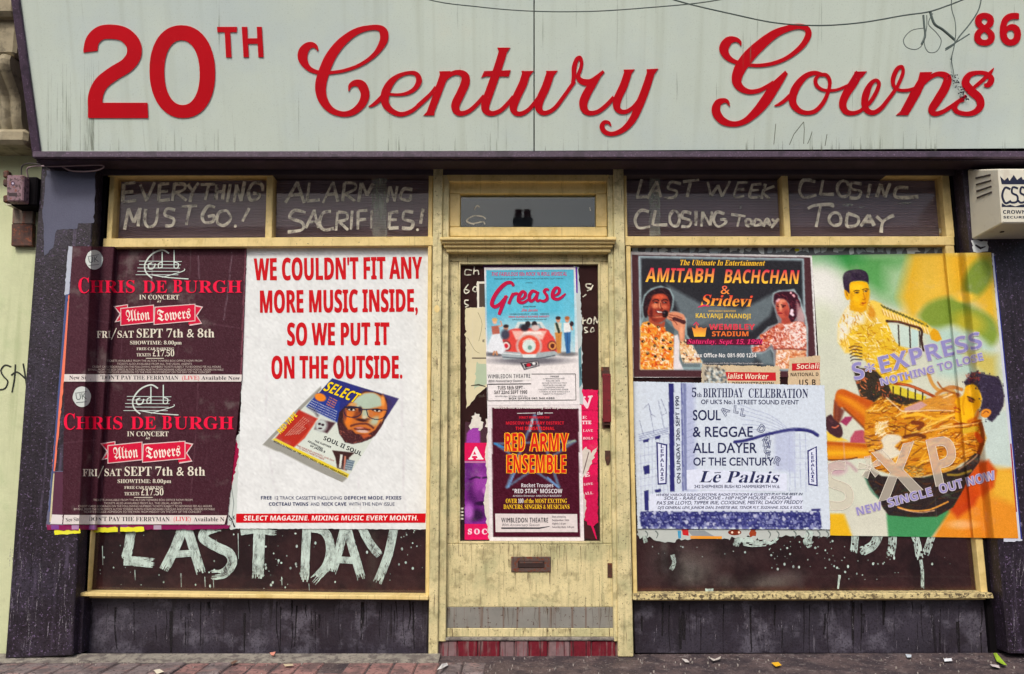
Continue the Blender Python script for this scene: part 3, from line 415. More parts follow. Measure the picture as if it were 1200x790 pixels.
SD)U$[$L$[$Y$p$]$|$c%&$o%)%*%)(U%&(n$z(|$m)($W)+$W)7&=)7&u)2(H(~(m(f),(D);&u)A&B)5%Q(o$w(6$W&B$L &>$_&[$c&t$p(,%*(=%Y(C&C(=(+(+([&i(x&>)&&.)$&$(z%{(^%{%(&$$f&.$a
SE)-$W$L$W$Y$n$[$|$c%($q%*%,%*(Q%((l${(|$n)($X)+$X)7(h)7(h(,(](,(P(S(;(n&u({&E)$&-(~%~(u%{(`%{&O&(&O&E&S&Y&a&g&x&p(?&|(?&|%J&o%J&d%z&Y&-&K&7%}&>%{&>%{%#%}$p&&$g&D$b&f$d(&$j(?$u(R%*(c%@(q%^)#%^(k$L
SF(l$X$L$X$Y$n$^$|$f%&$t%*%0%*(U%&(m${(z$m)%$W)+$W)7(d)7(d(,(W(,(P(H(G(^(8(n($(x&f(~&C)$&-)#%}(y%{(h%{&P&%&P&B&T&W&b&e&y&m(@&z(@&z%J&m%J&e%p&W&-&B&:&$&?%{&?%{%.&#$m&*$d&4$_&W$Y&W$L
SG)_&a$D&-$J%[$[%8$v$x%?$g%k$b&C$g&t$x(D%7(h%Z)(&))9&X)?(%):(Q),(`))(m).(w)?)*)?)*&~(w&~(k(@([(X(H(m(3(|&x)+&`).&7)#%v(a%e(.%`&B%f%V%y%#&1$i&I$Z&f$V&~$X(2$a(:$o(=%&(=%Q(:%f(3%r(#%x&f%{&f&,)Y&,)Y%{)D%x)8%r)2%f)0%R)0$c(H$L
SH)k$X$L$X$Y$n$]$|$e%&$r%*%.%*(X%&(m${({$n)&$X)+$X)7&L)7&L)+&0)%%~(t%{(X%{&S(=&S(=(X(9(t(-)%&k)+&k)7)_)7)_)+)H)&);({)5(n)3(X)3%.)5$t);$f)H$])_$Y)_$L&k$L&k$Y(%$](3$d(:$q(=%.(=&=%{&=%{%.%}$r&)$e&6$]&L$Y&L$L
SI&Z$V$L$V$Y$l$^${$e%&$q%*%*%*(_%((r$|(}$n)($V)+$V)7&N)7&N)+&8)(&*(}%}(r%{(_%{%,&#$n&1$a&O$Y&O$L
SJ(4%C#v%,#y$s$#$b$.$U$<$L$K$I$^$L$n$T$z$a%&$n%*$}%&%-${%5$p%7$b%1$K%+$=%0$2%@$.%P$1%Y$9%a$]%a(O%](p%V(y%M)#%-)+%-)7(()7(()+&g)$&Y(q&V(O&V%4&O$]&;$8%t#~
SK)a$X$L$X$Y$o$]$|$e%($r%*%.%*(X%((m$|({$o)&$Y)+$Y)7&M)7&M)+&1)%&#(t%{(X%{&F(-(T(<(h(B(w(7)&&r)+&r)7)N)7)N)+)G)+(t(w(?(K&c&m)=$p)O$`)h$Y)h$L&j$L&j$Y&}$Z(.$](7$g(*$~&-&7%{&,%{%.%}$r&)$e&6$]&M$Y&M$L
SL(}$X$L$X$Y$n$]$|$e%&$r%*%.%*(X%&(n${({$n)&$X)+$X)7&R)7&R)+&3)&&#(u%{(X%{%0%}$p&-$d&F$b&h$d(($k(?$v(Q%-(b%F(p%f(}%f(j$L
SM*c$W$L$W$Y$m$]${$e%&$r%*%-%*([%&(u$t)%$W)+$W)7%})7(*%])3)7*V)7*V)+*A)&*4(z*-(m*+(X*+%2*/$m*;$^*U$Y*U$L(f$L(f$Y)%$`)3$n)7%0)7(h&p$L&b$L%A(a%A%.%C$q%K$c%Z$[%q$Y%q$L
SN)T(k$D%B(C%B%-%D$q%J$d%X$]%o$Y%o$L$Z$L$Z$Y$u$^%&$l%+%-%+(`$h)&$Z)+$Z)7%h)7(b%q(b(W(_(s(Q)$(5)+(5)7)I)7)I)+)3)&)&({({(n(y(W(y$D
SO)l&Z$D&6$G%q$R%R$c%8$x$~%7$o%V$e%x$b&B$e&g$o(-$~(L%9(g%S(|%r)2&9)<&_)?(&)<(H)2(g(})$(h):(M)J(/)T&h)W&B)T%x)J%V):%7)$$x(e$c(F$R($$G &^$U(($`(C$~(S%U(X&B(S(-(A(`($)#&Z).&4)#%t(a%d(.%_&B%e%V%w%#&8$`
SP(v$X$L$X$Y$n$]$|$e%&$r%*%.%*(X%&(m${({$n)&$X)+$X)7&7)7&o)4(8),(O(y(a(g(l(O(p(5(h&j(O&K((&7&L&1%{&1%{%.%}$r&)$e&6$]&L$Y&L$L %{&C&.&C&N&G&c&T&o&l&s(3&o(U&f(n&S({&9)$&$({%{(h
SQ)l(X#P&u#Y&E#w%~$K%[$[%>$r%%%2$p%R$e%v$b&B$e&g$o(-$~(L%9(g%S(|%r)2&9)<&_)?(&)<(H)2(g(})$(h):(M)J(/)T&h)W&B)O%d)6%2(j$f(4$L(J$+(g#r)/#k)R#p)U#b)(#T &_$U()$`(D$~(T%U(Y&B(S(-(A(`($)#&Z).&4)#%t(a%d(.%_&B%e%V%w%#&9$`
SR)D$X$L$X$Y$n$]$|$e%&$r%*%.%*(X%&(m${({$n)&$X)+$X)7&:)7&|)1(P(|(l(`(v(7(m&m(S&Q()&?)%$s)5$`)H$Y)J$Y)J$L(:$L&.&6%{&6%{%.%}$r&)$e&6$]&L$Y&L$L %{&F&0&F&Q&K&i&X&w&q&{(8&t(`&a(x&?)$&/(~&$(z%{(^
SS(b$m$D$m%i$|%i%0%8%E$r%b$_&+$W&D$[&W$h&d$z&i%5&_%R&@%j%l&%%E&<%+&T$w&p$r(5$u(Q%#(k%3)#%H)3%a)<%})?&C)<&k)2&r)0&x)/(&)3(-)?(:)?(:(,(.(,($(F&t(^&d(p&Q(~&=),&))/%m),%Z(}%O(m%K(Y%N(G%X(9&$&{&U&d(*&F(9&5(C&#(J%U(F%7(:$x(($c&j$R&K$H&&$D%i$F%P$M%;$S%1$U%%$Q${$D
ST(z%7$L%7$Y%M$]%]$d%d$r%g%.%g)&%b)&%>(|$~(k$k(O$c(+$T(+$T)7(q)7(q(*(d(*(Z(P(H(l(,(|&a)&&])&&]%.&_$r&g$d&u$[(2$Y(2$L
SU)S&Q$B%p$J%G$b%0%.%)%g%)(X%%(m$z({$m)&$W)+$W)7&K)7&K)+&/)%%}(t%z(X%z%Z%~%4&/$s&E$c&f$](1$d(L$w(^%<(c%j(c(X(a(m(X(z(J)&(3)+(3)7)E)7)E)+)2)%)%(y({(l(z(X(z%z(r%6(Y$e(0$K
SV(~&6$B$n(Z$^(x$R)%$A)+$A)7&5)7&5)+%o)%%g(z%e(p%k(X&Y%^(A(W(F(p(D(z(<)%&x)+&x)7)-)7)-)+(z)((o(}([([&C$B
SW*Q%r$D$e(d$W(}$N)($@)+$@)7%z)7%z)+%c)%%](z%[(q%a(T&>%e&y(E&n(h&`)#&C)+&C)7)+)7)+)+(l)%(d(r(h(_)E%o)x(Q)~(n)|(x)v)$)[)+)[)7*[)7*[)+*N)%*E(y*6(X)0$D(~$D()(#&%$D
SX)C$U$L$U$Y$t$c%5%#&(&3%,(_$p(|$e)($X)+$W)+$W)7&N)7&N)+&C)+&-)%&%(t&.(`&^&q(.(T(:(s(2)%&s)+&s)7)9)7)9)+)7)+(})((k(z(H(T&j&^(s$x))$b)<$Y)>$Y)>$L&J$L&J$Y&M$Y&h$^&q$l&f%-&4%{%Y%.%O$o%X$_%u$Y%u$L
SY(|%>$L%>$Y%S$]%b$e%h$r%k%.%k%x$p(_$c(s$W)#$M)($B)*$B)7&2)7&2)*&*)*%o)%%g(u%m(c&Q&@(6(O(B(o(8)#&w)*&u)*&u)7)+)7)+)*(p({([(c&a&0&a%.&c$r&j$e&w$](2$Y(2$L
SZ)-$[$L$[$T&g)#&8)#%[(x%H(n%8(^%+(G${(*$n(*$x)7(n)7(n).%e$c&J$c&z$h(B${(]%?(n%m({%m(n$L
Sa(>&V$D&@$H&3$S&-$g%c$N%9$E$}$I$k$U$`$g$[$|$d%?$|%W%K%m&,&%&,&L&*&_%~&k%r&s%a&u%H&q%@&e%G&W%N&D%K&8%D&.%9&(%,&%$y&($n&/$h&:$f&H$i&Y$r&h%$&u%9&~%P()%l(+&>(%&]&s&n&Y&s&5&s$|&u$k&|$g(-$l(3$b&t$K %d$f%u$l&,$|&,%q%f%d%Q%N%J%0%P$o
Sb(K$m$C$m(`$h(~$R)+$R)7%Y)7%Y&i%v(#&=(+&U(&&l&x&~&f(1&O(:&3(=%o(9%J(.%*&x$k&b$V&F$I&&$D%a$L%@$b$u$C %{$W&6$^&E$r&L%9&O%j&L&7&D&S&6&d%|&j%g&b%^&X%Y&L%Y%$%^$j%i$[
Sc&t%g$D%K$H%3$T$y$g$i%$$_%A$[%c$_&*$k&H$}&c%9&v%U(&%u(,&:((&R&w&b&e&h&O&e&B&_&8&U&2&H&0&7&4&-&?&*&S&+&[&+&c&%&q%q&v%X&m%J&Q%F&#%J%N%X%+%o$q&0$j&J$p&c%(&m$z&Q$]&1$J
Sd(R%Z$D%A$H%,$T$u$g$g%#$^%@$[%a$_&*$h&I$v&c%/&v%E(&%`(+&#(#&>&j&>(j&<(w&6)#%v)+%v)7(,)7(,%*(0$k(7$e(E$b(E$T&t$P&>$D&>$j&#$N %s$b%~$d&.$l&8$w&>%+&>&L&:&W&2&b%u&j%a&d%S&R%L&4%J%e%L%;%S$y%`$h
Se&y%f$D%I$H%1$T$x$g$i%$$_%D$[%h$_&.$i&K$y&d%3&w%K(&%h(+&4(#&Q&j&e&F&l%t&l%o%I%o%P%:%f$w&-$m&H$u&b%2&m%(&Q$a&0$K %I&&&.&&&.&8&(&g%z&r%k&v%W&n%L&V%I&0
Sf&7$W$L$W$X$k$]$r$g$t%)$t&g$X&g$X($$t($$t(E$z(i%1)(%N)9%u)>&6):&K)0&X({&](i&Z(Y&T(O&J(I&?(G&*(N&#(V%}(b&((x&*(}&+)%&(),%y).%l),%e)#%a(b%a($&0($&0&g%a&g%a$~%c$k%i$`%t$Z&-$X&-$L
Sg(1%`#=%4#A$q#K$^#[$W#o$b$*%$$9$g$K$_$d$b$u$m%)%#%7%>%D$x%V$d%q$]&6$a&L$k&`$z&p%3&|%L()%h(+&*((&F&|(*&|(*&a&a&a&n&I&r&0&o%v&g%d&X%S&F%H&1%A%s%?%h%?%]%@%F%8%?%0%=%&%E$v%[$r%v$r&Y$k&m$c&z$V(&$E()$0&|#k&d#R&;#C %h%O%w%S&%%`&-&5&+&R&%&g%w&r%h&v%X&r%N&g%I&R%G&5%I%t%N%`%X%R %k#O&:#T&T#a&]#v&Y$%&R$-&1$2%:$2%-$%%)#q%,#e%9#Y%M#R
Sh(Z$Z$L$Z$X$o$`$t$w$t(h$o)#$h))$Z),$Z)7%a)7%a&`&%&|&M(+&r&}(-&c(4&6(4$w(9$`(@$Z(M$X(M$L&/$L&/$X&2$X&B$`&G$w&G&:&C&X&;&a&/&c%t&[%a&G%a$w%f$`%m$Z%y$X%y$L
Si&,%=(L%.(N$}(V$u(c$s(r$u)%$})2%.):%=)=%L):%X)2%a)%%d(r%a(c%X(V%K(N $Z$L$Z$X$o$`$t$w$t&T$p&m$[&t$]($%b($%b$w%f$a%y$X%y$L
Sj&4%A(M%2(O%%(W$y(d$w(s$y)&%&)3%3);%A)>%P);%])3%e)&%h(s%e(e%](X%P(O $h#=$D#D$+#W$$#e#}#s$$$$$+$.$4$4$A$6$W$/$^$%$a#v$Z#f$T#Y$X#R$d#O$q#R$y#]$}$#$}&R$w&m$m&r$]&t$]($%j($%j$<%c#p%P#T%3#C
Sk(I$Y$L$Y$X$o$`$t$w$t(g$p)#$i))$[)+$])7%a)7%a%q&A&Q&J&]&N&h&G&q&4&t&1&t&1($(?($(?&t&~&m&f&Z&>&4(@$g(J$[(V$X(V$L&5$L&5$X&:$X&F$[&J$e&E$r%l%a%a%V%a$w%f$a%y$X%y$L
Sl&-$Z$L$Z$X$o$`$t$w$t(g$p)#$i))$[)+$[)7%b)7%b$w%f$a%y$X%y$L
Sm*&$Z$L$Z$X$o$`$t$w$t&U$o&l$h&r$Z&t$Z($%`($%`&^&#&|&I(+&g(%&|&s(-&[(M&{(v(+)?&})T&c)[&6)[$w)a$`)h$Z)t$X)t$L(W$L(W$X(d$Z(k$a(p$w(p&:(l&X(d&a(W&c(B&](0&I(0$w(4$a(;$Z(G$X(G$L&-$L&-$X&8$Z&@$a&E$w&E&:&@&X&9&`&-&c%r&[%`&G%`$w%e$a%w$X%w$L
Sn(Z$Z$L$Z$X$o$`$t$w$t&U$o&l$h&r$Z&t$Z($%a($%a&`&%&}&M(+&r&}(-&c(4&6(4$w(9$`(@$Z(M$X(M$L&/$L&/$X&2$X&B$`&G$w&G&:&C&X&;&a&/&c%t&[%a&G%a$w%f$`%m$Z%y$X%y$L
So(9%q$D%P$I%5$U$z$h$i%%$_%D$Z%f$_&,$i&J$z&d%5&v%P(&%p(+&4(&&O&w&f&d&w&K(%&-(*%f(%%C&w%$&f$h&O$T&4$H %q$U&&$Z&4$j&:%/&<%f&9&A&3&c&&&r%q&x%^&r%R&c%K&A%I%f%K%/%R$j%_$Z
Sp(S$Y#>$Y#J$k#O$s#[$t#w$t&M$p&l$[&u$[($%^($%^&]%o&t&)(&&D(,&]((&s&w(*&e(7&L(@&/(C%j(@%F(7%(()$i&r$U&Z$I&A$D%{$L%a$e%a#|%d#^%o#N&+#J&+#> &*$b&=$h&J$y&Q%<&T%f&R&3&L&Q&@&b&,&h%r&`%a&G%a%$%p$j
Sq(M%u#>%u#J&7#Q&=#Z&?#i&?$c%~$L%]$E%B$I%-$T$u$f$h$}$_%=$[%^$`&&$k&G$|&b%7&v%R(&%r(,&8($&X&k(#(-(,(-(,#i(1#Q(9#L(F#J(F#> %x$c&3$k&;$s&?%#&?&L&;&c&0&p%y&u%c&n%T&[%L&:%I%g%L%<%S$z%b$i
Sr&o$Z$L$Z$X$o$`$t$w$t&T$p&m$[&t$]($%`($%`&T%n&j%~&y&5((&F(+&X((&f&{&n&o&q&_&n&Q&h&G&^&@&Q&>&=&D&2&R&$&Z%u&V%l&L%d&<%b&&%b$w%d$h%i$`&+$X&+$L
Ss&p%d$D%L$G%3$Q%)$S$y$O$s$E$h$E$h%A$u%A$~%#%3$j%F$]%[$W%l$Y%x$a&$$k&&$y%{%1%g%@%B%S%+%a$v%q$l&($i&<$n&Y$}&r%;(%%[(,%o()&,&~&2&}&7&|&>(#&D(,&N(,&N&=&B&=&8&U&*&g%u&r%b&v%S&t%I&n%B&e%@&Y%H&E%`&6&&&$&=%s&L%d&U%P&X%9&R$s&B$Z&)$J
St&B%N$E%4$I$~$T$t$g$q%&$q&i$[&i$[&x%4(Q%R({%_({%_($&3($&3&i%_&i%_%/%b$s%h$m%p$k&$$q&2%*&>$~&+$_%n$K
Su(U%T$D%6$J$~$Y$s$s$o%:$o&Q$j&k$c&r$U&t$U($%]($%]%)%c$o%k$i%w$h&1$m&B$~&B&Q&=&l&4&r&$&t&$($(/($(/%%(5$j(J$c(J$V&x$Q&B$D&B$k&4$Z%~$O%j$G
Sv&}%]$D$j&Q$]&j$U&q$J&t$J($%m($%m&t%g&t%W&q%R&g%S&a%}%M&H&T&L&d&E&p&0&t&0($&|($&|&u&p&p&h&i&Z&M%j$D
Sw)(%M$D$Y&^$Q&m$D&t$D($%Y($%Y&t%K&p%G&g%H&_%K&T%o%Q&5&G&.&_&$&p%p&u%p($(/($(/&t&z&p&u&g&v&a&w&[(8%[([&W(_&f(Y&p(G&u(G($)0($)0&u({&m(r&X&|$D&p$D&>&+%Z$D
Sx(,$P$L$P$W$f$c${$w%N%X$m&]$_&m$O&t$O($%q($%q&t%a&q%[&j%b&Z%|&1&?&W&G&i&A&q&.&t&.($(%($(%&v&k&k&U&U&,%|&r$h&{$](,$X(,$L%g$L%g$X%x$[%}$d%t$y%Y%G%;${%1$g%7$[%G$W%J$W%J$L
Sy&y$t#=$c#@$T#I$J#V$G#i$I#u$P$#$Y$,$h$.$}$&%(#z%*#n%)#j%)#f%+#`%2#^%;#b%G#p%R$+%[$H$h&S$_&f$X&o$I&t$H&t$H($%l($%l&t%W&q%R&f%S&`%U&W%}%K&D&L&H&Z&I&e&C&q&/&t&/($&x($&x&t&o&q&g&j&Y&M%l$:%R#`%F#O%9#E
Sz&s$V$L$V$W%p&o%R&o%9&l%(&c$v&R$n&9$a&9$e($&f($&f&r%P$`%e$`&($c&>$n&M%$&Z%B&g%B&a$L
S0(V&#$G%U$M%6$_$y${$j%E$a%r$^&L$a($$j(R$y(w%6)8%U)H&$)N&L)H&l)8(((w(8(R(A($(E&K(A%r(8%D((${&l$_&K$M &#$i&;$s&I%6&O%f&Q&K&O(1&I(a&;)#&$).%h)#%Z(a%S(1%Q&K%S%f%Z%6%h$s
S1(V$~$L$~$h%L$h%`$o%f%-%f(u%B(N%3(C%#(@$t(B$k(J$d(U$b(f%)(r%T)1%x)K&U)K&U%-&Z$p&c$j&p$h(=$h(=$L
S2(V$_$L$_%%%N%r%~&O&:&~&A(S&>(l&6(}&*),%u)0%_)*%P(u%H(Y%F(3%,(6$r(>$e(M$a(f$d(w$m),$|):%7)E%R)L%u)N&K)H&p)8(+(x(2(U(,(3&r&j&J&<%f%Y%3%)&N%)&]%+&i%2&r%=&x%L&|%[(?%[(<$L
S3(V%m$G%I$I%.$P$u$Y$f$g$^$u$Z%)$^%:$h%F$v%M%+%P%/%4%;${%O$o%i$k&-$r&9$z&C%-&I%@&L%Z&G%u&8&/%z&<%X&A%9&A%9&a%Z&a%w&f&0&u&<(2&@(P&=(i&5({&(),%q)0%a)-%U)#%H(b%E(<%*(?$p(G$c(U$_(j$f)&${)<%C)I%s)N&H)I&n)9(*(z(2(W(-(8&w&y&^&e&@&W&i&I&|&>(1&.(;%t(?%Y(<%=(3%%(%$n&p$`&D$M
S4(V%L$L%L$h%Z$h%x$n&%$x&)%0&)%O$S%O$S%o&-)I&s)I&s%q(L%q(L%O&s%O&s%0&v$x(#$n(A$h(H$h(H$L $w%q&)%q&)&o&*(C&-(u&$(e%t(N%i(:%`(,
S5(V%n$G%K$I%0$P$x$Z$k$g$d$u$a%*$d%9$l%D$y%J%.%L%3%0%E$t%S$m%f$k&*$r&6$|&@%0&F%E&I%a&D&&&7&>%|&K%`&P%?&M%&&G$k&P${)I())I(,(H&j(H&f(Y&`(h&N(m%@(m%8&k%P&p%p&r&I&k&s&V(2&5(;%a(8%B(/%*&}$q&k$a&@$M
S6(V&+$G%c$L%D$Y%+$q$s%7$g%c$d&=$f&f$l(0$w(R%,(p%?)-%X)?%v)J&=)N&Z)L&r)F(&)=(3)2(<(r(8(c(.(V&w(M&Z(J&W(i&M)&&D).&9)1%y)(%e(i%V(?%O&b%k&n&:&t&d&m()&X(=&7(D%g(=%5(&$j&^$O &,$i&=$n&J$}&S%;&V%b&R&*&I&B&;&P&(&U%f&M%O&=%S%X%`%.%r$q
S7(V%E$L&q(n%F(n%2(g%)(S%%(:$c(:$f)I(E)I(E)1%p$L
S8(V%|$G%U$J%6$T$z$d$i$x$_%4$[%M$a%k$p&(%-&;%K&M%0&`$x&u$l(2$h(M$j(e$s(z%%)2%<)A%Z)K&&)N&U)H&w)5(0(t(7(Q(2(6($&|&N&Z&u&C(4&-(B%n(G%Q(>%&($$b&V$N &/&l&?&w&J(*&P(;&R(Q&M(n&=))&2)/&#)1%l)-%_(|%V(j%S(S%V(<%b(+ %~$e&:$i&L$v&W%/&[%H&W%_&J%r&3&&%m&9%P%x%G%d%E%K%H%1%T$w%g$i
S9(V%e$G%I$I%4$O%#$Y$u$f$m%%$s%8%*%B%3%-%?$w%P$k%g$h&)$q&>%1&L%_&S&D&6&+%~&#%g%}%>&($z&<$e&^$_(/$b(Q$l(o$})-%9)?%U)J%w)N&>)J&^)=&w)%(/(a(;(6(?&Z(7%h(-%E&y%&&e$j&K$W&-$K %|&F&1&H&?&O&S&h&O(D&D(k&4)$%z)-%g)&%X(r%O(W%L(2%Q&f%b&M
FA)l%i$<%Z$J%i$V%b$c%Q$u%?%*%2%0$u%+$n%>%N%U%z%v&8&E&A&{&<(D&.(a%s(s%U(y%=(u%((h$v(R$q(9$z&o%;&S%j&E%f&1%9&=$u&T$a&u$Z(C$^(c$h)#$x):%2)K%L)V%j)Z&,)V&F)J&[)8&m({&w(^&{(<&x&z&o&]&a&?&L&$&4%g%r%Q&7%.&J$|&^%&&~%8(E%M(E([(C(y(;)8(M)C(_(~(l)8(})H)7)S)S)Z)S)F)B);)8)-)2(u)0(^)0%`)5%C)A%:)[%H)i%9(t$@(a$H(f$Y(b$`(N$t(G%3
Fl&$%M$@%@$G%E$O%5$Z$`$m$`$|$f%$$j%-$l%D$l(j$j(}$a)5$n)?${).%*(m%5),%G)@%^)L%y)Q%y)B%c)=%U)2%M(|%K(b%K%B%M%7%Q%2%s%#&*%/&5%$
Ft&9%M$@%@$H%F$Q%%$`$i$g$i$v$q%#$t%5$t&_$]&_$]&n$x()%0(?%=(W%G(t%Y(t%U(P%T(&&4(&&4&_%T&_%T%0%u$}&-%/&7%#
Fo&~%^$@%G$O$c$e$c$t$i$x$m$~$n%,$o%;$o&7$n&N$l&a&>(=&E(/&>(+&G&u&W&Y&h&?&p&,&s%r&p%_&g%I&<$p%m$@ %}$q&)$v&2%*&8%?&;%V&6%t&&&8%f&o%N&f%N%*
Fn(I%1$@$}$U$f$a$f$p$r$w$v%.$v&:$s&R$l&_$c&T$W&_%0(=%;(3%9(/%=(+%O&u%V&Z%V&U&?(=&N(=&e(&&~&y&~&j&s&b&p&S&p%5&r%%&{$}(5%2(@%(&a$@&S$H&V$N&<$`&5$j&3$y&3%(&4%2&5%;&5%E&5&E&0&W&#&d%V&<%V%.%Z$w%g$p%g$a%P$U%@$@
FT(}&n$@&P$K%v$j%A%-%&%7$u%5$f%)$W%6%&%g%7%q%G%u%e%j%v%b&+%`&A%f&H%r&B%}&0&2%f&Q%[&a%X&r%[((%i(9&<(`%g(w%H)#%7({%)(r$z(e$w(T$z(@%&(0%?&q%0&b$k(.$a(U$e(o$p))%%):%?)J%X)V%s)Z&5)S&])@&k)9(K(u(e(k(r(m)#(t).(e(](@(J(3(?(0&~(:&O(U&=(C&7(5&A&z&d&_((&B(0&*(&%j&i%W&>%L&m%0(&%((9%$(P%)(i%:(v%+(8$Q
Fw)B%0$@$|$U$e$a$e$p$q$v$u%+$u&<$r&J$j&X$_&k$k($%4(L%A(D%9(2%<(&%G&u%Q&h%U&]%U&[&>(=&M(=&M(8&U(.&g&|&n&o&q&[(Y(=(i(=(i(4(p&|)#&`)1&@)6%x)2%`)(%H(X$o(/$@&{$@&f$M&*$a&*$p&2$x&5%0&5&9&4&M&1&Z&,&a&#&c%o&Z%U&E%U%+%Y$v%f$p%f$a%O$U%?$@ (=$q(D$v(N%*(U%>(X%V(Q&/(7&b&q&E&q%%(2$s
Fe&i%g$@%X$G%Z$N%6$_$z$s$n%0$j%M$j&:$m&P$z&_%u(=&$(=&U&O&X&G&R&?%J%O%R%:%e%,%z%&&6%+&M%;&W%0 %J%g%}&1&$&5%Z&q%O&h%K&]%J&H
Fr&R%T$@%G$H%L$Q%=$[$k$m$k$|$s%)$v%;$v&:$s&R$l&_$c&T$W&_%0(=%;(3%9(/%=(+%O&u%V&Z%V&U%t(*%w(2%{(=&.(=&9($&K&r&K&_&=&O&3&8&#&8%y&M%n&]%V&8%V%B%X%5%i%+%{%$&(%(&6%4&A%*
Fs&y%J$@%E$H%9$R%#$`$`$s$`%&$|%<%+%P%$%b$q%w$a&/$[&;$c&J$v&c%3&|%I(5%X(=%a(9%}(&&9&}&G(#&R(,&Y(8&](F&Y(U&R(b&F(j&9(m&-(j%~(b%q(J%Z(Z%o(t%~(|&4(~&P(w&f(d&n(F&i(*&V&h&5&@&L&/&^%w&h%b&k%N&g%8&]%#&J$n&3$`%~$W%p$Q%f$K%Y$@ %T%v&%&M%e&R%G&e%>&i%3&c%.&V%@&:%M&( %x$j&*$l&5$u&<%&&?%6&6%N&#%d%m%m%b%f%8%6%Q$~%c$r
'''
def load_glyphs():
    AB = ''.join(chr(c) for c in range(35, 127) if c not in (92, 39)); B = len(AB); ix = {c: i for i, c in enumerate(AB)}
    out = {}
    for ln in GLYPHS.strip('\n').split('\n'):
        d = lambda s: ix[s[0]]*B + ix[s[1]] - 130
        k = ln[0:2]; adv = d(ln[2:4]); polys = []
        for p in ln[4:].split(' '):
            if p: polys.append([(d(p[i:i+2]), d(p[i+2:i+4])) for i in range(0, len(p), 4)])
        out[k] = [adv, polys, None]
    return out
GL = load_glyphs(); CAP = {'R': 341, 'B': 357, 'S': 339, 'F': 345}
def glyph(font, ch):
    if ch == ' ': return (130, [], [])
    k = font+ch if font+ch in GL else 'R'+ch
    g = GL.get(k)
    if g is None: return (130, [], [])
    if g[2] is None:
        def inside(p, q):
            x, y = p; r = False
            for i in range(len(q)):
                (x0, y0), (x1, y1) = q[i-1], q[i]
                if (y0 > y) != (y1 > y) and x < (x1-x0)*(y-y0)/(y1-y0)+x0: r = not r
            return r
        P_ = g[1]; depth = [sum(inside(p[0], q) for q in P_ if q is not p) for p in P_]; off = [0]
        for p in P_: off.append(off[-1]+len(p))
        g[2] = []
        for i, p in enumerate(P_):
            if depth[i] % 2: continue
            loops = [i]+[j for j, q in enumerate(P_) if depth[j] == depth[i]+1 and inside(q[0], p)]
            idx = [off[j]+n for j in loops for n in range(len(P_[j]))]
            g[2] += [tuple(idx[n] for n in t) for t in tessellate_polygon([[Vector((x, y, 0)) for x, y in P_[j]] for j in loops])]
    return g
def cr(pts, n=6):
    """Catmull-Rom through points (any number of components)"""
    if len(pts) < 3: return [tuple(p) for p in pts]
    q = [pts[0]]+list(pts)+[pts[-1]]; out = []
    for i in range(1, len(q)-2):
        a, b, c, d = (np.array(q[i+k], float) for k in (-1, 0, 1, 2))
        for j in range(n):
            t = j/n; out.append(tuple(.5*((2*b)+(-a+c)*t+(2*a-5*b+4*c-d)*t*t+(-a+3*b-3*c+d)*t**3)))
    out.append(tuple(float(x) for x in pts[-1])); return out
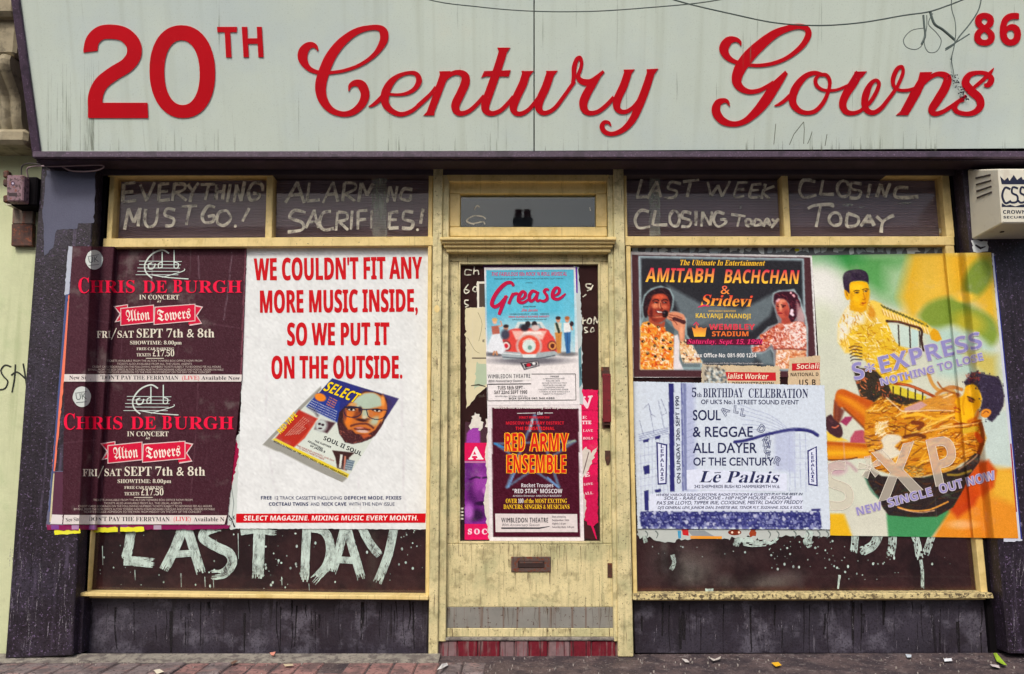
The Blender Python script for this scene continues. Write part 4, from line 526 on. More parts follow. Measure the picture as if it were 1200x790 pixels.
class Ink:
    """marks in pixel space, each a little above the last; build() lays them on a surface"""
    def __init__(s, base=.0004, step=.000012): s.V = []; s.F = []; s.C = []; s.z = base; s.STEP = step
    def poly(s, pts, col, holes=(), col2=None, z=None):
        s.z += s.STEP; zz = s.z if z is None else z
        loops = [list(pts)]+[list(h) for h in holes]
        tr = tessellate_polygon([[Vector((u, v, 0)) for u, v in l] for l in loops]); n = len(s.V)
        flat = [p for l in loops for p in l]; vs = [p[1] for p in flat]; a, b = min(vs), max(vs)
        for u, v in flat:
            s.V.append((u, v, zz)); f = (v-a)/max(b-a, 1e-6)
            s.C.append(lin(col) if col2 is None else tuple(x*(1-f)+y*f for x, y in zip(lin(col), lin(col2))))
        s.F += [tuple(n+i for i in t) for t in tr]
    def rect(s, u0, v0, u1, v1, col, col2=None): s.poly(R4(u0, v0, u1, v1), col, col2=col2)
    def ell(s, cu, cv, ru, rv, col, n=16): s.poly([(cu+ru*math.cos(i*math.tau/n), cv+rv*math.sin(i*math.tau/n)) for i in range(n)], col)
    def ribbon(s, pts, w, col, closed=False, smooth=0, cap=True):
        """pts (u,v) or (u,v,width)"""
        pts = [tuple(p) if len(p) > 2 else (p[0], p[1], w) for p in pts]
        if smooth: pts = cr(pts, smooth)
        s.z += s.STEP; n0 = len(s.V); N = len(pts); c = lin(col)
        for i, p in enumerate(pts):
            a = pts[i-1] if (closed or i) else p; b = pts[(i+1) % N] if (closed or i < N-1) else p
            dx, dy = b[0]-a[0], b[1]-a[1]; L = math.hypot(dx, dy) or 1; nx, ny = -dy/L, dx/L; h = p[2]/2
            z = s.z + s.STEP*1.5*i/N
            s.V += [(p[0]+nx*h, p[1]+ny*h, z), (p[0]-nx*h, p[1]-ny*h, z)]; s.C += [c, c]
        for i in range(N if closed else N-1):
            j = (i+1) % N; s.F.append((n0+2*i, n0+2*j, n0+2*j+1, n0+2*i+1))
        s.z += s.STEP*1.5
    def text(s, t, x0, y0, x1, y1, h, col, font='B', shear=0.0, col2=None, halo=None, hw=1.0, wave=None, sp=0):
        """baseline from (x0,y0) to (x1,y1), capital height h, all in pixels"""
        gs = [glyph(font, ch) for ch in t]; W = sum(g[0]+sp for g in gs) or 1
        dx, dy = (x1-x0)/W, (y1-y0)/W; L = math.hypot(x1-x0, y1-y0) or 1
        k = h/CAP[font]; ux, uy = (y1-y0)/L*k, -(x1-x0)/L*k
        def mp(gx, gy, ox):
            X = ox+gx
            a = x0+dx*X+ux*gy+shear*gy*dx*0+shear*gy*k*(x1-x0)/L; b = y0+dy*X+uy*gy+shear*gy*k*(y1-y0)/L
            if wave: b += wave(a)
            return a, b
        if halo:
            ox = 0
            for g in gs:
                for p in g[1]: s.ribbon([mp(x, y, ox) for x, y in p], hw*2, halo, closed=True); s.z -= s.STEP*2.5
                ox += g[0]+sp
            s.z += s.STEP*2.5
        s.z += s.STEP; ox = 0; c1 = lin(col); c2 = lin(col2) if col2 else None
        for g in gs:
            n = len(s.V)
            for p in g[1]:
                for x, y in p:
                    s.V.append((*mp(x, y, ox), s.z)); f = 1-min(1, max(0, y/CAP[font]))
                    s.C.append(c1 if c2 is None else tuple(a*(1-f)+b*f for a, b in zip(c1, c2)))
            s.F += [tuple(n+i for i in tr) for tr in g[2]]
            ox += g[0]+sp
    def strokes(s, ls, ox, oy, k, w, col, smooth=3):
        for l in ls: s.ribbon([(ox+p[0]/k, oy+p[1]/k) for p in l], w, col, smooth=smooth if len(l) > 2 else 0)
    def build(s, name, mp, mat=None, parent=None, cuts=None, thick=0, label=None):
        V, Fc, C = s.V, s.F, s.C
        if cuts:
            bm = bmesh.new(); lay = bm.verts.layers.float_vector.new('c'); vs = []
            for v, c in zip(V, C):
                b = bm.verts.new(v); b[lay] = c; vs.append(b)
            for f in Fc:
                try: bm.faces.new([vs[i] for i in f])
                except ValueError: pass
            for co, no in cuts: bmesh.ops.bisect_plane(bm, geom=list(bm.verts)+list(bm.edges)+list(bm.faces), plane_co=co, plane_no=no)
            bm.verts.index_update()
            V = [tuple(v.co) for v in bm.verts]; C = [tuple(v[lay]) for v in bm.verts]; Fc = [tuple(v.index for v in f.verts) for f in bm.faces]; bm.free()
        W = [mp(u, v, z) for u, v, z in V]
        if thick:
            n = len(W); E = {}
            for f in Fc:
                for i in range(len(f)):
                    a, b = f[i], f[(i+1) % len(f)]; E[frozenset((a, b))] = E.get(frozenset((a, b)), 0)+1
            W2 = [mp(u, v, z-thick) for u, v, z in V]; sides = [tuple(e) for e, k in E.items() if k == 1]
            Fc = list(Fc)+[(a, b, b+n, a+n) for a, b in sides]; W = W+W2; C = list(C)+list(C)
        o = obj(name, W, Fc, mat or m_print, parent, cols=C)
        if label: o['label'] = label
        return o
def flat(Y): return lambda u, v, z=0: P(u, v, Y - z)

# ------------------------------------------------------------------ painted pictures: a colour field held by the sheet's own fine mesh
class Canvas:
    def __init__(s, u0, v0, u1, v1, res, bg):
        s.u0, s.v0, s.res = u0, v0, res; s.w = int((u1-u0)*res)+2; s.h = int((v1-v0)*res)+2
        s.a = np.empty((s.h, s.w, 3)); s.a[:] = bg
        s.U, s.W = np.meshgrid(u0+np.arange(s.w)/res, v0+np.arange(s.h)/res)
    def over(s, al, col):
        al = np.clip(al, 0, 1)[..., None]; s.a = s.a*(1-al)+np.array(col, float)*al
    def blob(s, cu, cv, ru, rv, col, soft=.3, rot=0, op=1):
        c, n = math.cos(rot), math.sin(rot); x = s.U-cu; y = s.W-cv
        d = np.sqrt(((x*c+y*n)/ru)**2+((-x*n+y*c)/rv)**2); s.over(np.clip((1+soft/2-d)/soft, 0, 1)*op, col)
    def line(s, pts, w, col, soft=.8, op=1, smooth=0):
        pts = [tuple(p) if len(p) > 2 else (p[0], p[1], w) for p in pts]
        if smooth: pts = cr(pts, smooth)
        best = np.full(s.U.shape, 1e9)
        for a, b in zip(pts, pts[1:]):
            dx, dy = b[0]-a[0], b[1]-a[1]; L = dx*dx+dy*dy or 1e-9
            t = np.clip(((s.U-a[0])*dx+(s.W-a[1])*dy)/L, 0, 1)
            d = np.hypot(s.U-a[0]-t*dx, s.W-a[1]-t*dy)-(a[2]+(b[2]-a[2])*t)/2
            best = np.minimum(best, d)
        s.over(np.clip(.5-best/soft, 0, 1)*op, col)
    def poly(s, pts, col, soft=1.0, op=1, smooth=0, grad=None):
        if smooth: pts = cr(list(pts)+[pts[0]], smooth)[:-1]
        ins = np.zeros(s.U.shape, bool); d = np.full(s.U.shape, 1e9); n = len(pts)
        for i in range(n):
            (x0, y0), (x1, y1) = pts[i], pts[(i+1) % n]
            if y0 != y1:
                c = ((y0 > s.W) != (y1 > s.W)) & (s.U < (x1-x0)*(s.W-y0)/(y1-y0)+x0); ins ^= c
            L = (x1-x0)**2+(y1-y0)**2 or 1e-9; t = np.clip(((s.U-x0)*(x1-x0)+(s.W-y0)*(y1-y0))/L, 0, 1)
            d = np.minimum(d, np.hypot(s.U-x0-t*(x1-x0), s.W-y0-t*(y1-y0)))
        sd = np.where(ins, -d, d); s.over(np.clip(.5-sd/soft, 0, 1)*op, col)
    def speck(s, pts, cols, sc_, op=.8, thr=.5, seed=1):
        """scattered patches inside a polygon (patterned cloth, a crowd)"""
        r = np.random.default_rng(seed); us = [p[0] for p in pts]; vs = [p[1] for p in pts]
        keep = s.a.copy(); n = int((max(us)-min(us))*(max(vs)-min(vs))/(sc_*sc_)*1.6)
        for i in range(n):
            s.blob(r.uniform(min(us), max(us)), r.uniform(min(vs), max(vs)), sc_*r.uniform(.3, .7), sc_*r.uniform(.3, .7), cols[r.integers(len(cols))], .5, r.uniform(0, 3), op) if False else s._fastblob(r.uniform(min(us), max(us)), r.uniform(min(vs), max(vs)), sc_*r.uniform(.3, .7), cols[r.integers(len(cols))], op)
        new = s.a; s.a = keep; ins = np.zeros(s.U.shape, bool); m = len(pts)
        for i in range(m):
            (x0, y0), (x1, y1) = pts[i], pts[(i+1) % m]
            if y0 != y1: ins ^= ((y0 > s.W) != (y1 > s.W)) & (s.U < (x1-x0)*(s.W-y0)/(y1-y0)+x0)
        s.a = np.where(ins[..., None], new, s.a)
    def _fastblob(s, cu, cv, r, col, op):
        i0 = max(0, int((cu-s.u0-r*1.5)*s.res)); i1 = min(s.w, int((cu-s.u0+r*1.5)*s.res)+2)
        j0 = max(0, int((cv-s.v0-r*1.5)*s.res)); j1 = min(s.h, int((cv-s.v0+r*1.5)*s.res)+2)
        if i1 <= i0 or j1 <= j0: return
        d = np.hypot(s.U[j0:j1, i0:i1]-cu, s.W[j0:j1, i0:i1]-cv)/r
        al = (np.clip((1.2-d)/.5, 0, 1)*op)[..., None]
        s.a[j0:j1, i0:i1] = s.a[j0:j1, i0:i1]*(1-al)+np.array(col, float)*al
    def mask(s, pts):
        ins = np.zeros(s.U.shape, bool); m = len(pts)
        for i in range(m):
            (x0, y0), (x1, y1) = pts[i], pts[(i+1) % m]
            if y0 != y1: ins ^= ((y0 > s.W) != (y1 > s.W)) & (s.U < (x1-x0)*(s.W-y0)/(y1-y0)+x0)
        return ins
    def hatch(s, pts, cols, n, ln, w, ang=0.0, spread=.5, op=.8, seed=1):
        """short brushed strokes inside a polygon: folds, fur, foliage of a printed picture"""
        r = np.random.default_rng(seed); keep = s.a.copy(); us = [p[0] for p in pts]; vs = [p[1] for p in pts]
        for _ in range(n):
            cu, cv = r.uniform(min(us), max(us)), r.uniform(min(vs), max(vs)); t = ang+r.normal(0, spread); L = ln*r.uniform(.4, 1.2)/2; h = w*r.uniform(.5, 1.3)/2
            m = L+h+1; i0 = max(0, int((cu-s.u0-m)*s.res)); i1 = min(s.w, int((cu-s.u0+m)*s.res)+2); j0 = max(0, int((cv-s.v0-m)*s.res)); j1 = min(s.h, int((cv-s.v0+m)*s.res)+2)
            if i1 <= i0 or j1 <= j0: continue
            x = s.U[j0:j1, i0:i1]-cu; y = s.W[j0:j1, i0:i1]-cv; c_, s_ = math.cos(t), math.sin(t)
            d = np.hypot(np.maximum(np.abs(x*c_+y*s_)-L, 0), -x*s_+y*c_)-h
            al = (np.clip(.5-d/.7, 0, 1)*op)[..., None]; s.a[j0:j1, i0:i1] = s.a[j0:j1, i0:i1]*(1-al)+np.array(cols[r.integers(len(cols))], float)*al
        s.a = np.where(s.mask(pts)[..., None], s.a, keep)
    def sample(s, u, v):
        i = np.clip(np.round((u-s.u0)*s.res).astype(int), 0, s.w-1); j = np.clip(np.round((v-s.v0)*s.res).astype(int), 0, s.h-1)
        return s.a[j, i]
def np_lin(a):
    a = np.clip(a, 0, 255)/255; return np.where(a <= .04045, a/12.92, ((a+.055)/1.055)**2.4)
def sheet(name, corners, Yf, parent, col=None, canvas=None, step=4.0, torn=0.0, mat=None, grain=5, smooth=True, edge=None):
    """a pasted sheet: corners TL,TR,BR,BL in pixels, Yf(u,v)->Y"""
    (a0, a1), (b0, b1), (c0, c1), (d0, d1) = corners
    W = max(math.hypot(b0-a0, b1-a1), math.hypot(c0-d0, c1-d1)); Hh = max(math.hypot(d0-a0, d1-a1), math.hypot(c0-b0, c1-b1))
    nx = max(1, int(W/step)); ny = max(1, int(Hh/step))
    s, t = np.meshgrid(np.linspace(0, 1, nx+1), np.linspace(0, 1, ny+1))
    u = (1-s)*(1-t)*a0+s*(1-t)*b0+s*t*c0+(1-s)*t*d0; v = (1-s)*(1-t)*a1+s*(1-t)*b1+s*t*c1+(1-s)*t*d1
    if canvas is not None: col_ = canvas.sample(u, v)
    else: col_ = np.ones(u.shape+(3,))*np.array(col, float)
    col_ = col_+RNG.normal(0, grain, u.shape)[..., None]
    if torn:
        r = np.random.default_rng(len(name)+int(a0))
        for ax, sl in ((0, (0, slice(None))), (0, (-1, slice(None))), (1, (slice(None), 0)), (1, (slice(None), -1))):
            k = r.normal(0, torn, u[sl].shape); (v if ax == 0 else u)[sl] += k
    V = [P(x, y, Yf(x, y)) for x, y in zip(u.ravel().tolist(), v.ravel().tolist())]
    idx = np.arange((nx+1)*(ny+1)).reshape(ny+1, nx+1)
    Q = np.stack([idx[:-1, :-1], idx[1:, :-1], idx[1:, 1:], idx[:-1, 1:]], -1).reshape(-1, 4)
    return obj(name, V, Q.tolist(), mat or m_paper, parent, cols=np_lin(col_.reshape(-1, 3)), smooth=smooth)
def scrap_pts(pts, j=1.0, step=3.0, seed=0):
    r = random.Random(seed); out = []
    for i, (x0, y0) in enumerate(pts):
        x1, y1 = pts[(i+1) % len(pts)]; n = max(1, int(math.hypot(x1-x0, y1-y0)/step))
        for k in range(n): f = k/n; out.append((x0+(x1-x0)*f+r.gauss(0, j), y0+(y1-y0)*f+r.gauss(0, j)))
    return out
# ================================================================== THE GROUND, THE STREET, WHAT STANDS ACROSS IT
KERB_Y = -2.7
mb = MB(); mb.box(-60, 60, KERB_Y, 0.6, -.3, 0); props(mb.build('pavement', m_pave), kind='structure'); pavement = COL.objects['pavement']
mb = MB(); mb.box(-60, 60, KERB_Y-.13, KERB_Y-.002, -.3, .004); props(mb.build('kerb', m_grit, bevel=.01), kind='structure')
mb = MB(); mb.box(-300, 300, -300, KERB_Y-.132, -.5, -.12); props(mb.build('road', m_road), kind='structure')
mb = MB(); mb.box(-60, 60, -40, -24, -.3, 0); props(mb.build('far_pavement', m_pave), kind='structure')
# pavers lie along the left of the shop front, running out from it
rb = random.Random(3); base_brick = {}
def paver(x, y, red, big=1.0):
    k = (red, rb.randrange(3))
    if k not in base_brick:
        b = MB(); hx, hy = .052, .105; b.box(-hx, hx, -hy, hy, -.03, 0)
        me_o = b.build('brick', m_brickR if red else m_brickG, None, bevel=.005); base_brick[k] = me_o.data
        bpy.data.objects.remove(me_o)
    o = bpy.data.objects.new('brick', base_brick[k]); COL.objects.link(o); o.parent = pavement
    wl = Vector(pavement.location)
    o.location = Vector((x+rb.uniform(-.002, .002), y, .0015+rb.uniform(0, .007)-.03)) - wl
    o.rotation_euler = (rb.uniform(-.012, .012), rb.uniform(-.012, .012), rb.uniform(-.02, .02))
for r in range(3):
    for i in range(26):
        x = -2.98+i*.112; y = -.27-r*.218
        red = (rb.random() < .22) or (-1.38 < x < -.86) or (-.72 < x < -.3)
        if -.9 < x < -.76 and r == 0: continue
        paver(x, y, red)
# gritty fillet along the foot of the wall
mb = MB(); mb.ring([(-2.7, -.15, .0035), (-.36, -.15, .0035), (-.36, -.035, .02), (-2.7, -.035, .02)], [(-2.7, -.15, -.02), (-.36, -.15, -.02), (-.36, -.035, -.02), (-2.7, -.035, -.02)])
props(mb.build('gutter_grit', m_grit), kind='stuff', label='pale grit and mortar along the foot of the dark stall board')
mb = MB(); mb.ring([(.62, -.09, .0015), (3.2, -.13, .0015), (3.2, .0, .018), (.66, .0, .009)], [(.62, -.09, -.02), (3.2, -.13, -.02), (3.2, .0, -.02), (.66, .0, -.02)])
props(mb.build('gutter_grit', m_pave), kind='stuff', label='dark grime banked along the foot of the right stall board')

# the terrace opposite: what the fanlight and the window glass reflect
tb = thing('terrace_building', 'brick terrace across the street, its chimney reflected in the fanlight glass', 'building', (0, -30, 0))
RZ = 10.5
mb = MB()
mb.box(-22, 26, -38, -30, 0, RZ-.3); mb.build('wall', m_oppbrick, tb)
mb = MB(); mb.ring([(-22.2, -29.7, RZ-.3), (-22.2, -38.3, RZ-.3), (-22.2, -38.3, RZ-.1), (-22.2, -34, RZ+.2), (-22.2, -29.7, RZ-.1)], [(26.2, -29.7, RZ-.3), (26.2, -38.3, RZ-.3), (26.2, -38.3, RZ-.1), (26.2, -34, RZ+.2), (26.2, -29.7, RZ-.1)]); roof = mb.build('roof', m_opproof, tb)
mb = MB(); cxn = .46; mb.box(cxn-.4, cxn+.4, -31, -30.4, RZ-.6, RZ+.5); mb.box(cxn-.44, cxn+.44, -31.04, -30.36, RZ+.42, RZ+.47); mb.build('chimney', m_stack, roof)
for dx in (-.19, .19):
    prof = [(.0, .17), (.3, .14), (.31, .17), (.37, .17), (.37, .1)]
    V = []; Fc = []
    for z, r in prof:
        for k in range(10): V.append((cxn+dx+r*math.cos(k*math.tau/10), -30.7+r*math.sin(k*math.tau/10), RZ+.5+z*1.1))
    for i in range(len(prof)-1):
        for k in range(10): Fc.append((i*10+k, i*10+(k+1) % 10, (i+1)*10+(k+1) % 10, (i+1)*10+k))
    obj('chimney_pot', V, Fc, m_pot, roof, smooth=True)
for i in range(11):
    for z0 in (.9, 4.2, 7.4):
        x = -20+i*4.2
        mb = MB(); mb.box(x-.65, x+.65, -29.96, -29.9, z0, z0+1.9); wn = mb.build('window', m_oppwin, tb)
        mb = MB(); mb.box(x-.55, x+.55, -29.89, -29.88, z0+.1, z0+.9); mb.box(x-.55, x+.55, -29.89, -29.88, z0+1.0, z0+1.8); mb.build('pane', m_oppglass, wn)

# ================================================================== NEIGHBOUR ON THE LEFT
nb = thing('neighbour_building', 'pale green rendered house wall at the left edge with carved stone bracket', 'building', P(20, 760, 0))
mb = MB(); mb.box(-8, P(52, 400, 0)[0]+.12, 0.0, .5, 0, 9); mb.build('wall', m_wall, nb)
mb = MB(); mb.box(-8, P(52, 400, 0)[0]-.3, -.012, 0.0, 0, P(10, 705, 0)[2]); mb.build('plinth', m_wall, nb, bevel=.003)
# carved console bracket: block, scroll with flutes, foot
def prof_x(name, prof, x0, x1, mat, parent, flutes=0):
    """profile (y,z) swept in x; flutes: ribs across the front"""
    V = []; Fc = []; nx = flutes*6 if flutes else 1
    for i in range(nx+1):
        x = x0+(x1-x0)*i/nx; d = .018*abs(math.sin(i/6*math.pi)) if flutes else 0
        for y, z in prof: V.append((x, min(y-d, .02) if y < -.02 else y, z))
    n = len(prof)
    for i in range(nx):
        for k in range(n-1): Fc.append((i*n+k, i*n+k+1, (i+1)*n+k+1, (i+1)*n+k))
    Fc.append(tuple(range(n))); Fc.append(tuple(nx*n+k for k in reversed(range(n))))
    return obj(name, V, Fc, mat, parent, smooth=False)
cb = bpy.data.objects.new('stone_bracket', None); COL.objects.link(cb)
zt = lambda v, y: P(0, v, y)[2]
mb = MB(); mb.box(-3.4, P(31, 160, -.2)[0], -.2, .01, zt(168, -.2), zt(150, -.2)); brk = mb.build('bracket_foot', m_stone, nb, bevel=.02)
bpy.data.objects.remove(cb)
sc_prof = []
z0, z1 = zt(152, -.2), zt(66, -.3)
for i in range(15):
    f = i/14; sc_prof.append((-.14-.16*(.5-.5*math.cos(f*math.pi))-.02*math.sin(f*9), z0+(z1-z0)*f))
sc_prof = [(.02, z0)]+sc_prof+[(.02, z1)]
prof_x('bracket_scroll', sc_prof, -3.4, P(24, 110, -.2)[0], m_stone, nb, flutes=14)
mb = MB(); mb.box(-3.4, P(19, 45, -.3)[0], -.3, .01, zt(64, -.3), zt(20, -.3)); mb.build('bracket_block', m_stone, nb, bevel=.015)
mb = MB(); mb.box(-3.4, P(17, 10, -.36)[0], -.36, .01, zt(17, -.36), zt(-20, -.36)); mb.build('bracket_cap', m_stone, nb, bevel=.02)
# graffiti letters on the wall
ink = Ink(.002)
for l in ([(13, 430), (6, 428), (1, 434), (4, 441), (9, 447), (6, 455), (-1, 457)], [(18, 427), (17, 443), (14, 460)], [(27, 426), (30, 444), (32, 461)], [(13, 440), (20, 436), (30, 444)]):
    ink.ribbon([(u, v, 1.8) for u, v in l], 1.8, (24, 28, 22), smooth=4)
ink.build('graffiti_letters', flat(0), m_graf, nb)

# ================================================================== THE SHOP FRONT
shop = thing('shop_front', 'closed shop front in cream and dark paint, windows covered in posters', 'shop front', (0, 0, 0))
mb = MB(); mb.box(-2.55, 2.75, .32, .6, 0, 5.5); mb.box(-2.55, 2.9, -.02, .31, 2.52, 5.5); mb.build('wall', m_plaster, shop)
# pilasters, run in the plane Y=-.1
PY = -.1
def quadprism(name, poly, yf, yb, mat, parent, bevel=.004): return MB().prism(poly, yf, yb).build(name, mat, parent, bevel)
quadprism('pilaster', [(49, 190), (111, 190), (85, 768), (6, 772)], PY, .2, m_pil, shop)
quadprism('pilaster', [(1127, 190), (1300, 190), (1380, 768), (1182, 766)], PY, .2, m_pil, shop)
quadprism('pilaster_base', [(86, 700), (98, 700), (95, 766), (82, 768)], -.05, .1, m_pil, shop)
ink = Ink(.0006)
ink.poly(scrap_pts([(54, 200), (112, 202), (110, 262), (92, 262), (91, 268), (66, 270), (62, 290), (52, 300), (50, 250)], .5, 4), (82, 84, 104)); ink.build('repainted_patch', flat(PY), m_pil2, shop)
for pts_, n_ in (([(12, 690), (84, 690)], 50), ([(1186, 700), (1215, 700)], 20)):
    ink = Ink(.0008); rd = random.Random(n_)
    for _ in range(n_):
        uu = rd.uniform(pts_[0][0], pts_[1][0]); vv = rd.uniform(640, 755); ink.ribbon([(uu, vv, .3), (uu+rd.gauss(0, .6), vv+rd.uniform(4, 10), rd.uniform(.4, 1.3)), (uu+rd.gauss(-1, 1), vv+rd.uniform(12, 26), .2)], 1, (140, 134, 142))
    props(ink.build('paint_scuffs', lambda u, v, z: P(u, min(v, 764), PY-z), m_scuff, shop), kind='stuff')
# near-black strips between pilaster and window, shade put into their colour
quadprism('reveal', [(98, 190), (130, 190), (98, 766), (84, 766)], -.0, .2, m_near_black, shop, 0)
quadprism('reveal', [(1112, 190), (1145, 190), (1196, 766), (1161, 766)], .004, .2, m_near_black, shop, 0)
# stall boards
quadprism('stall_board', [(88, 699), (502, 700), (502, 768), (82, 766)], .03, .2, m_riser, shop)
quadprism('stall_board', [(742, 700), (1176, 700), (1182, 766), (744, 766)], .03, .2, m_riser, shop)
for nm, u0_, u1_, sd_ in (('l', 100, 498, 5), ('r', 748, 1160, 6)):
    ink = Ink(.0004); rd = random.Random(sd_)
    for _ in range(40):
        uu = rd.uniform(u0_, u1_); v0_ = 703+abs(rd.gauss(0, 10)) if rd.random() < .8 else rd.uniform(715, 745); ll = rd.uniform(14, 60); v1_ = min(765, v0_+ll); w_ = rd.choice((.6, .8, 1, 1.4, 2.4, 4))
        ink.ribbon([(uu, v0_, w_), (uu+rd.gauss(0, .6), (v0_+v1_)/2, w_*rd.uniform(.6, 1.1)), (uu+rd.gauss(0, 1.2), v1_, w_*rd.uniform(.2, .8))], 1, (20, 14, 20), smooth=3)
    props(ink.build('paint_drips', flat(.03), m_drip, shop), kind='stuff')
    ink = Ink(.0005)
    for _ in range(40):
        uu = rd.uniform(u0_, u1_); v0_ = rd.uniform(712, 750); ll = rd.uniform(4, 18); ink.ribbon([(uu, v0_, .3), (uu+rd.gauss(0, .5), v0_+ll*.5, rd.uniform(.4, 1.1)), (uu+rd.gauss(0, .8), min(765, v0_+ll), .2)], 1, (140, 134, 142))
    props(ink.build('paint_scuffs', flat(.03), m_scuff, shop), kind='stuff')
# dark soffit under the sign, its shade painted in as black
quadprism('dark_soffit', [(47, 172), (1250, 170), (1250, 190.5), (42, 191)], -.13, .31, m_black, shop, .004)

def cY_(y): return lambda u, v: y
def window(name, label, panes, frames, YF=0.0):
    wo = None
    mb = MB()
    for poly, yf, yb in frames: mb.prism(poly, yf, yb)
    return mb.build(name, m_cream, shop, bevel=.0025)
# ---- left upper lights
def upper(polyL, stiles, name='upper_window'):
    mb = MB()
    for p, yf in stiles: mb.prism(p, yf, .11)
    return mb.build(name, m_cream, shop, bevel=.003)
ul = upper(None, [
    ([(126, 199), (508, 193), (508, 204.5), (126, 207)], -.006),      # head
    ([(121, 279.5), (508, 277), (508, 288), (120, 290)], -.004),      # transom
    ([(125.5, 206.5), (134.5, 206.5), (130.5, 280), (121, 280)], 0),  # stile
    ([(312.5, 205), (320, 205), (318.5, 279), (310.5, 279)], .002),   # mullion
    ([(502.5, 204), (507.5, 204), (506.5, 278), (501.5, 278)], 0)])
ur = upper(None, [
    ([(731, 194), (1104, 196), (1113, 203), (1105, 206), (731, 204.5)], -.006),
    ([(731, 277), (1118, 277), (1119, 287.5), (731, 288)], -.004),
    ([(731, 204), (734, 204), (735.5, 278), (732, 278)], 0),
    ([(915.5, 204), (923, 204), (927, 277.5), (919.5, 277.5)], .002),
    ([(1103, 203), (1112, 203), (1119, 278), (1109.5, 278)], 0)])
def fit(parent, px, y_glass, kinds, mat_g=m_glass):
    g = MB().prism(px, y_glass, y_glass+.004).build('pane', mat_g, parent)
    return g
def blind(px, Y, parent, pitch=1.9):
    """fine ribbed blind: a corrugated sheet"""
    us = [p[0] for p in px]; vs = [p[1] for p in px]; u0, u1, v0, v1 = min(us)-3, max(us)+3, min(vs)-3, max(vs)+3
    n = int((v1-v0)/pitch); V = []; Fc = []
    for i in range(n*2+1):
        v = v0+(v1-v0)*i/(2*n); y = Y+(.006 if i % 2 else 0)
        a = P(u0, v, Y); b = P(u1, v, Y); V += [(a[0], y, a[2]), (b[0], y, b[2])]
        if i: k = 2*i; Fc.append((k-2, k-1, k+1, k))
    return props(obj('ribbed_blind', V, Fc, m_blind, parent), kind='stuff')
UP = [([(134, 206), (313, 205), (311, 280), (130, 281)], ul), ([(320, 205), (503, 204), (502, 278), (318, 279)], ul),
      ([(733, 204), (916, 204), (920, 278), (735, 278)], ur), ([(923, 204), (1103, 205), (1110, 278), (927, 278)], ur)]
for px, par in UP: fit(par, px, .045, None, m_upglass); blind(px, .075, par)
# whitewash handwriting on the outside of the glass
GL_Y = .0435
def writing(name, par, ls, ox, oy, k, w, mat=m_chalk, Y=GL_Y, smooth=3, dot=()):
    ink = Ink(.0003); rr = random.Random(len(ls))
    for l in ls:
        pts = [(ox+p[0]/k+rr.gauss(0, .25), oy+p[1]/k+rr.gauss(0, .25), w*rr.uniform(.75, 1.2)) for p in l]
        ink.ribbon(pts, w, (200, 198, 182), smooth=5 if len(l) > 2 else 0)
    for (x, y, r) in dot: ink.ell(ox+x/k, oy+y/k, r, r, (200, 198, 182))
    return ink.build(name, flat(Y), mat, par)
ell = lambda x, y, a, b, n=12: [(x+a*math.cos(i*math.tau/n), y+b*math.sin(i*math.tau/n)) for i in range(n+1)]
T1 = [[(522, 125), (515, 205)], [(522, 128), (570, 122)], [(520, 165), (560, 160)], [(515, 205), (575, 197)], [(590, 130), (617, 200)], [(617, 200), (650, 122)],
      [(672, 128), (665, 200)], [(672, 128), (712, 124)], [(668, 160), (705, 157)], [(665, 200), (715, 193)], [(735, 125), (725, 198)], [(735, 128), (775, 130), (775, 150), (735, 165)], [(745, 165), (785, 198)],
      [(790, 128), (812, 160)], [(835, 125), (812, 160), (800, 205)], [(845, 130), (905, 128)], [(878, 130), (865, 195)], [(915, 130), (908, 195)], [(945, 130), (938, 195)], [(910, 162), (942, 160)],
      [(968, 128), (958, 205)], [(985, 205), (995, 130)], [(995, 130), (1015, 200)], [(1015, 200), (1030, 118)], [(1105, 160), (1100, 130), (1065, 125), (1045, 160), (1055, 195), (1085, 190), (1092, 170), (1065, 168)],
      [(525, 318), (540, 230)], [(540, 230), (562, 290)], [(562, 290), (590, 228)], [(590, 228), (580, 305)], [(615, 232), (610, 290), (630, 308), (655, 290), (665, 230)], [(738, 240), (705, 232), (695, 260), (730, 275), (725, 300), (695, 305)],
      [(765, 225), (830, 218)], [(800, 222), (785, 300)], [(905, 228), (875, 222), (852, 260), (860, 290), (895, 285), (900, 262), (875, 265)], [(955, 240), (920, 250), (915, 290), (945, 302), (972, 275), (955, 240)], [(1050, 230), (1020, 285)]]
writing('whitewash_lettering', ul, T1, 0, 180, 3.591, 3.7, dot=[(990, 305, 1.8)])
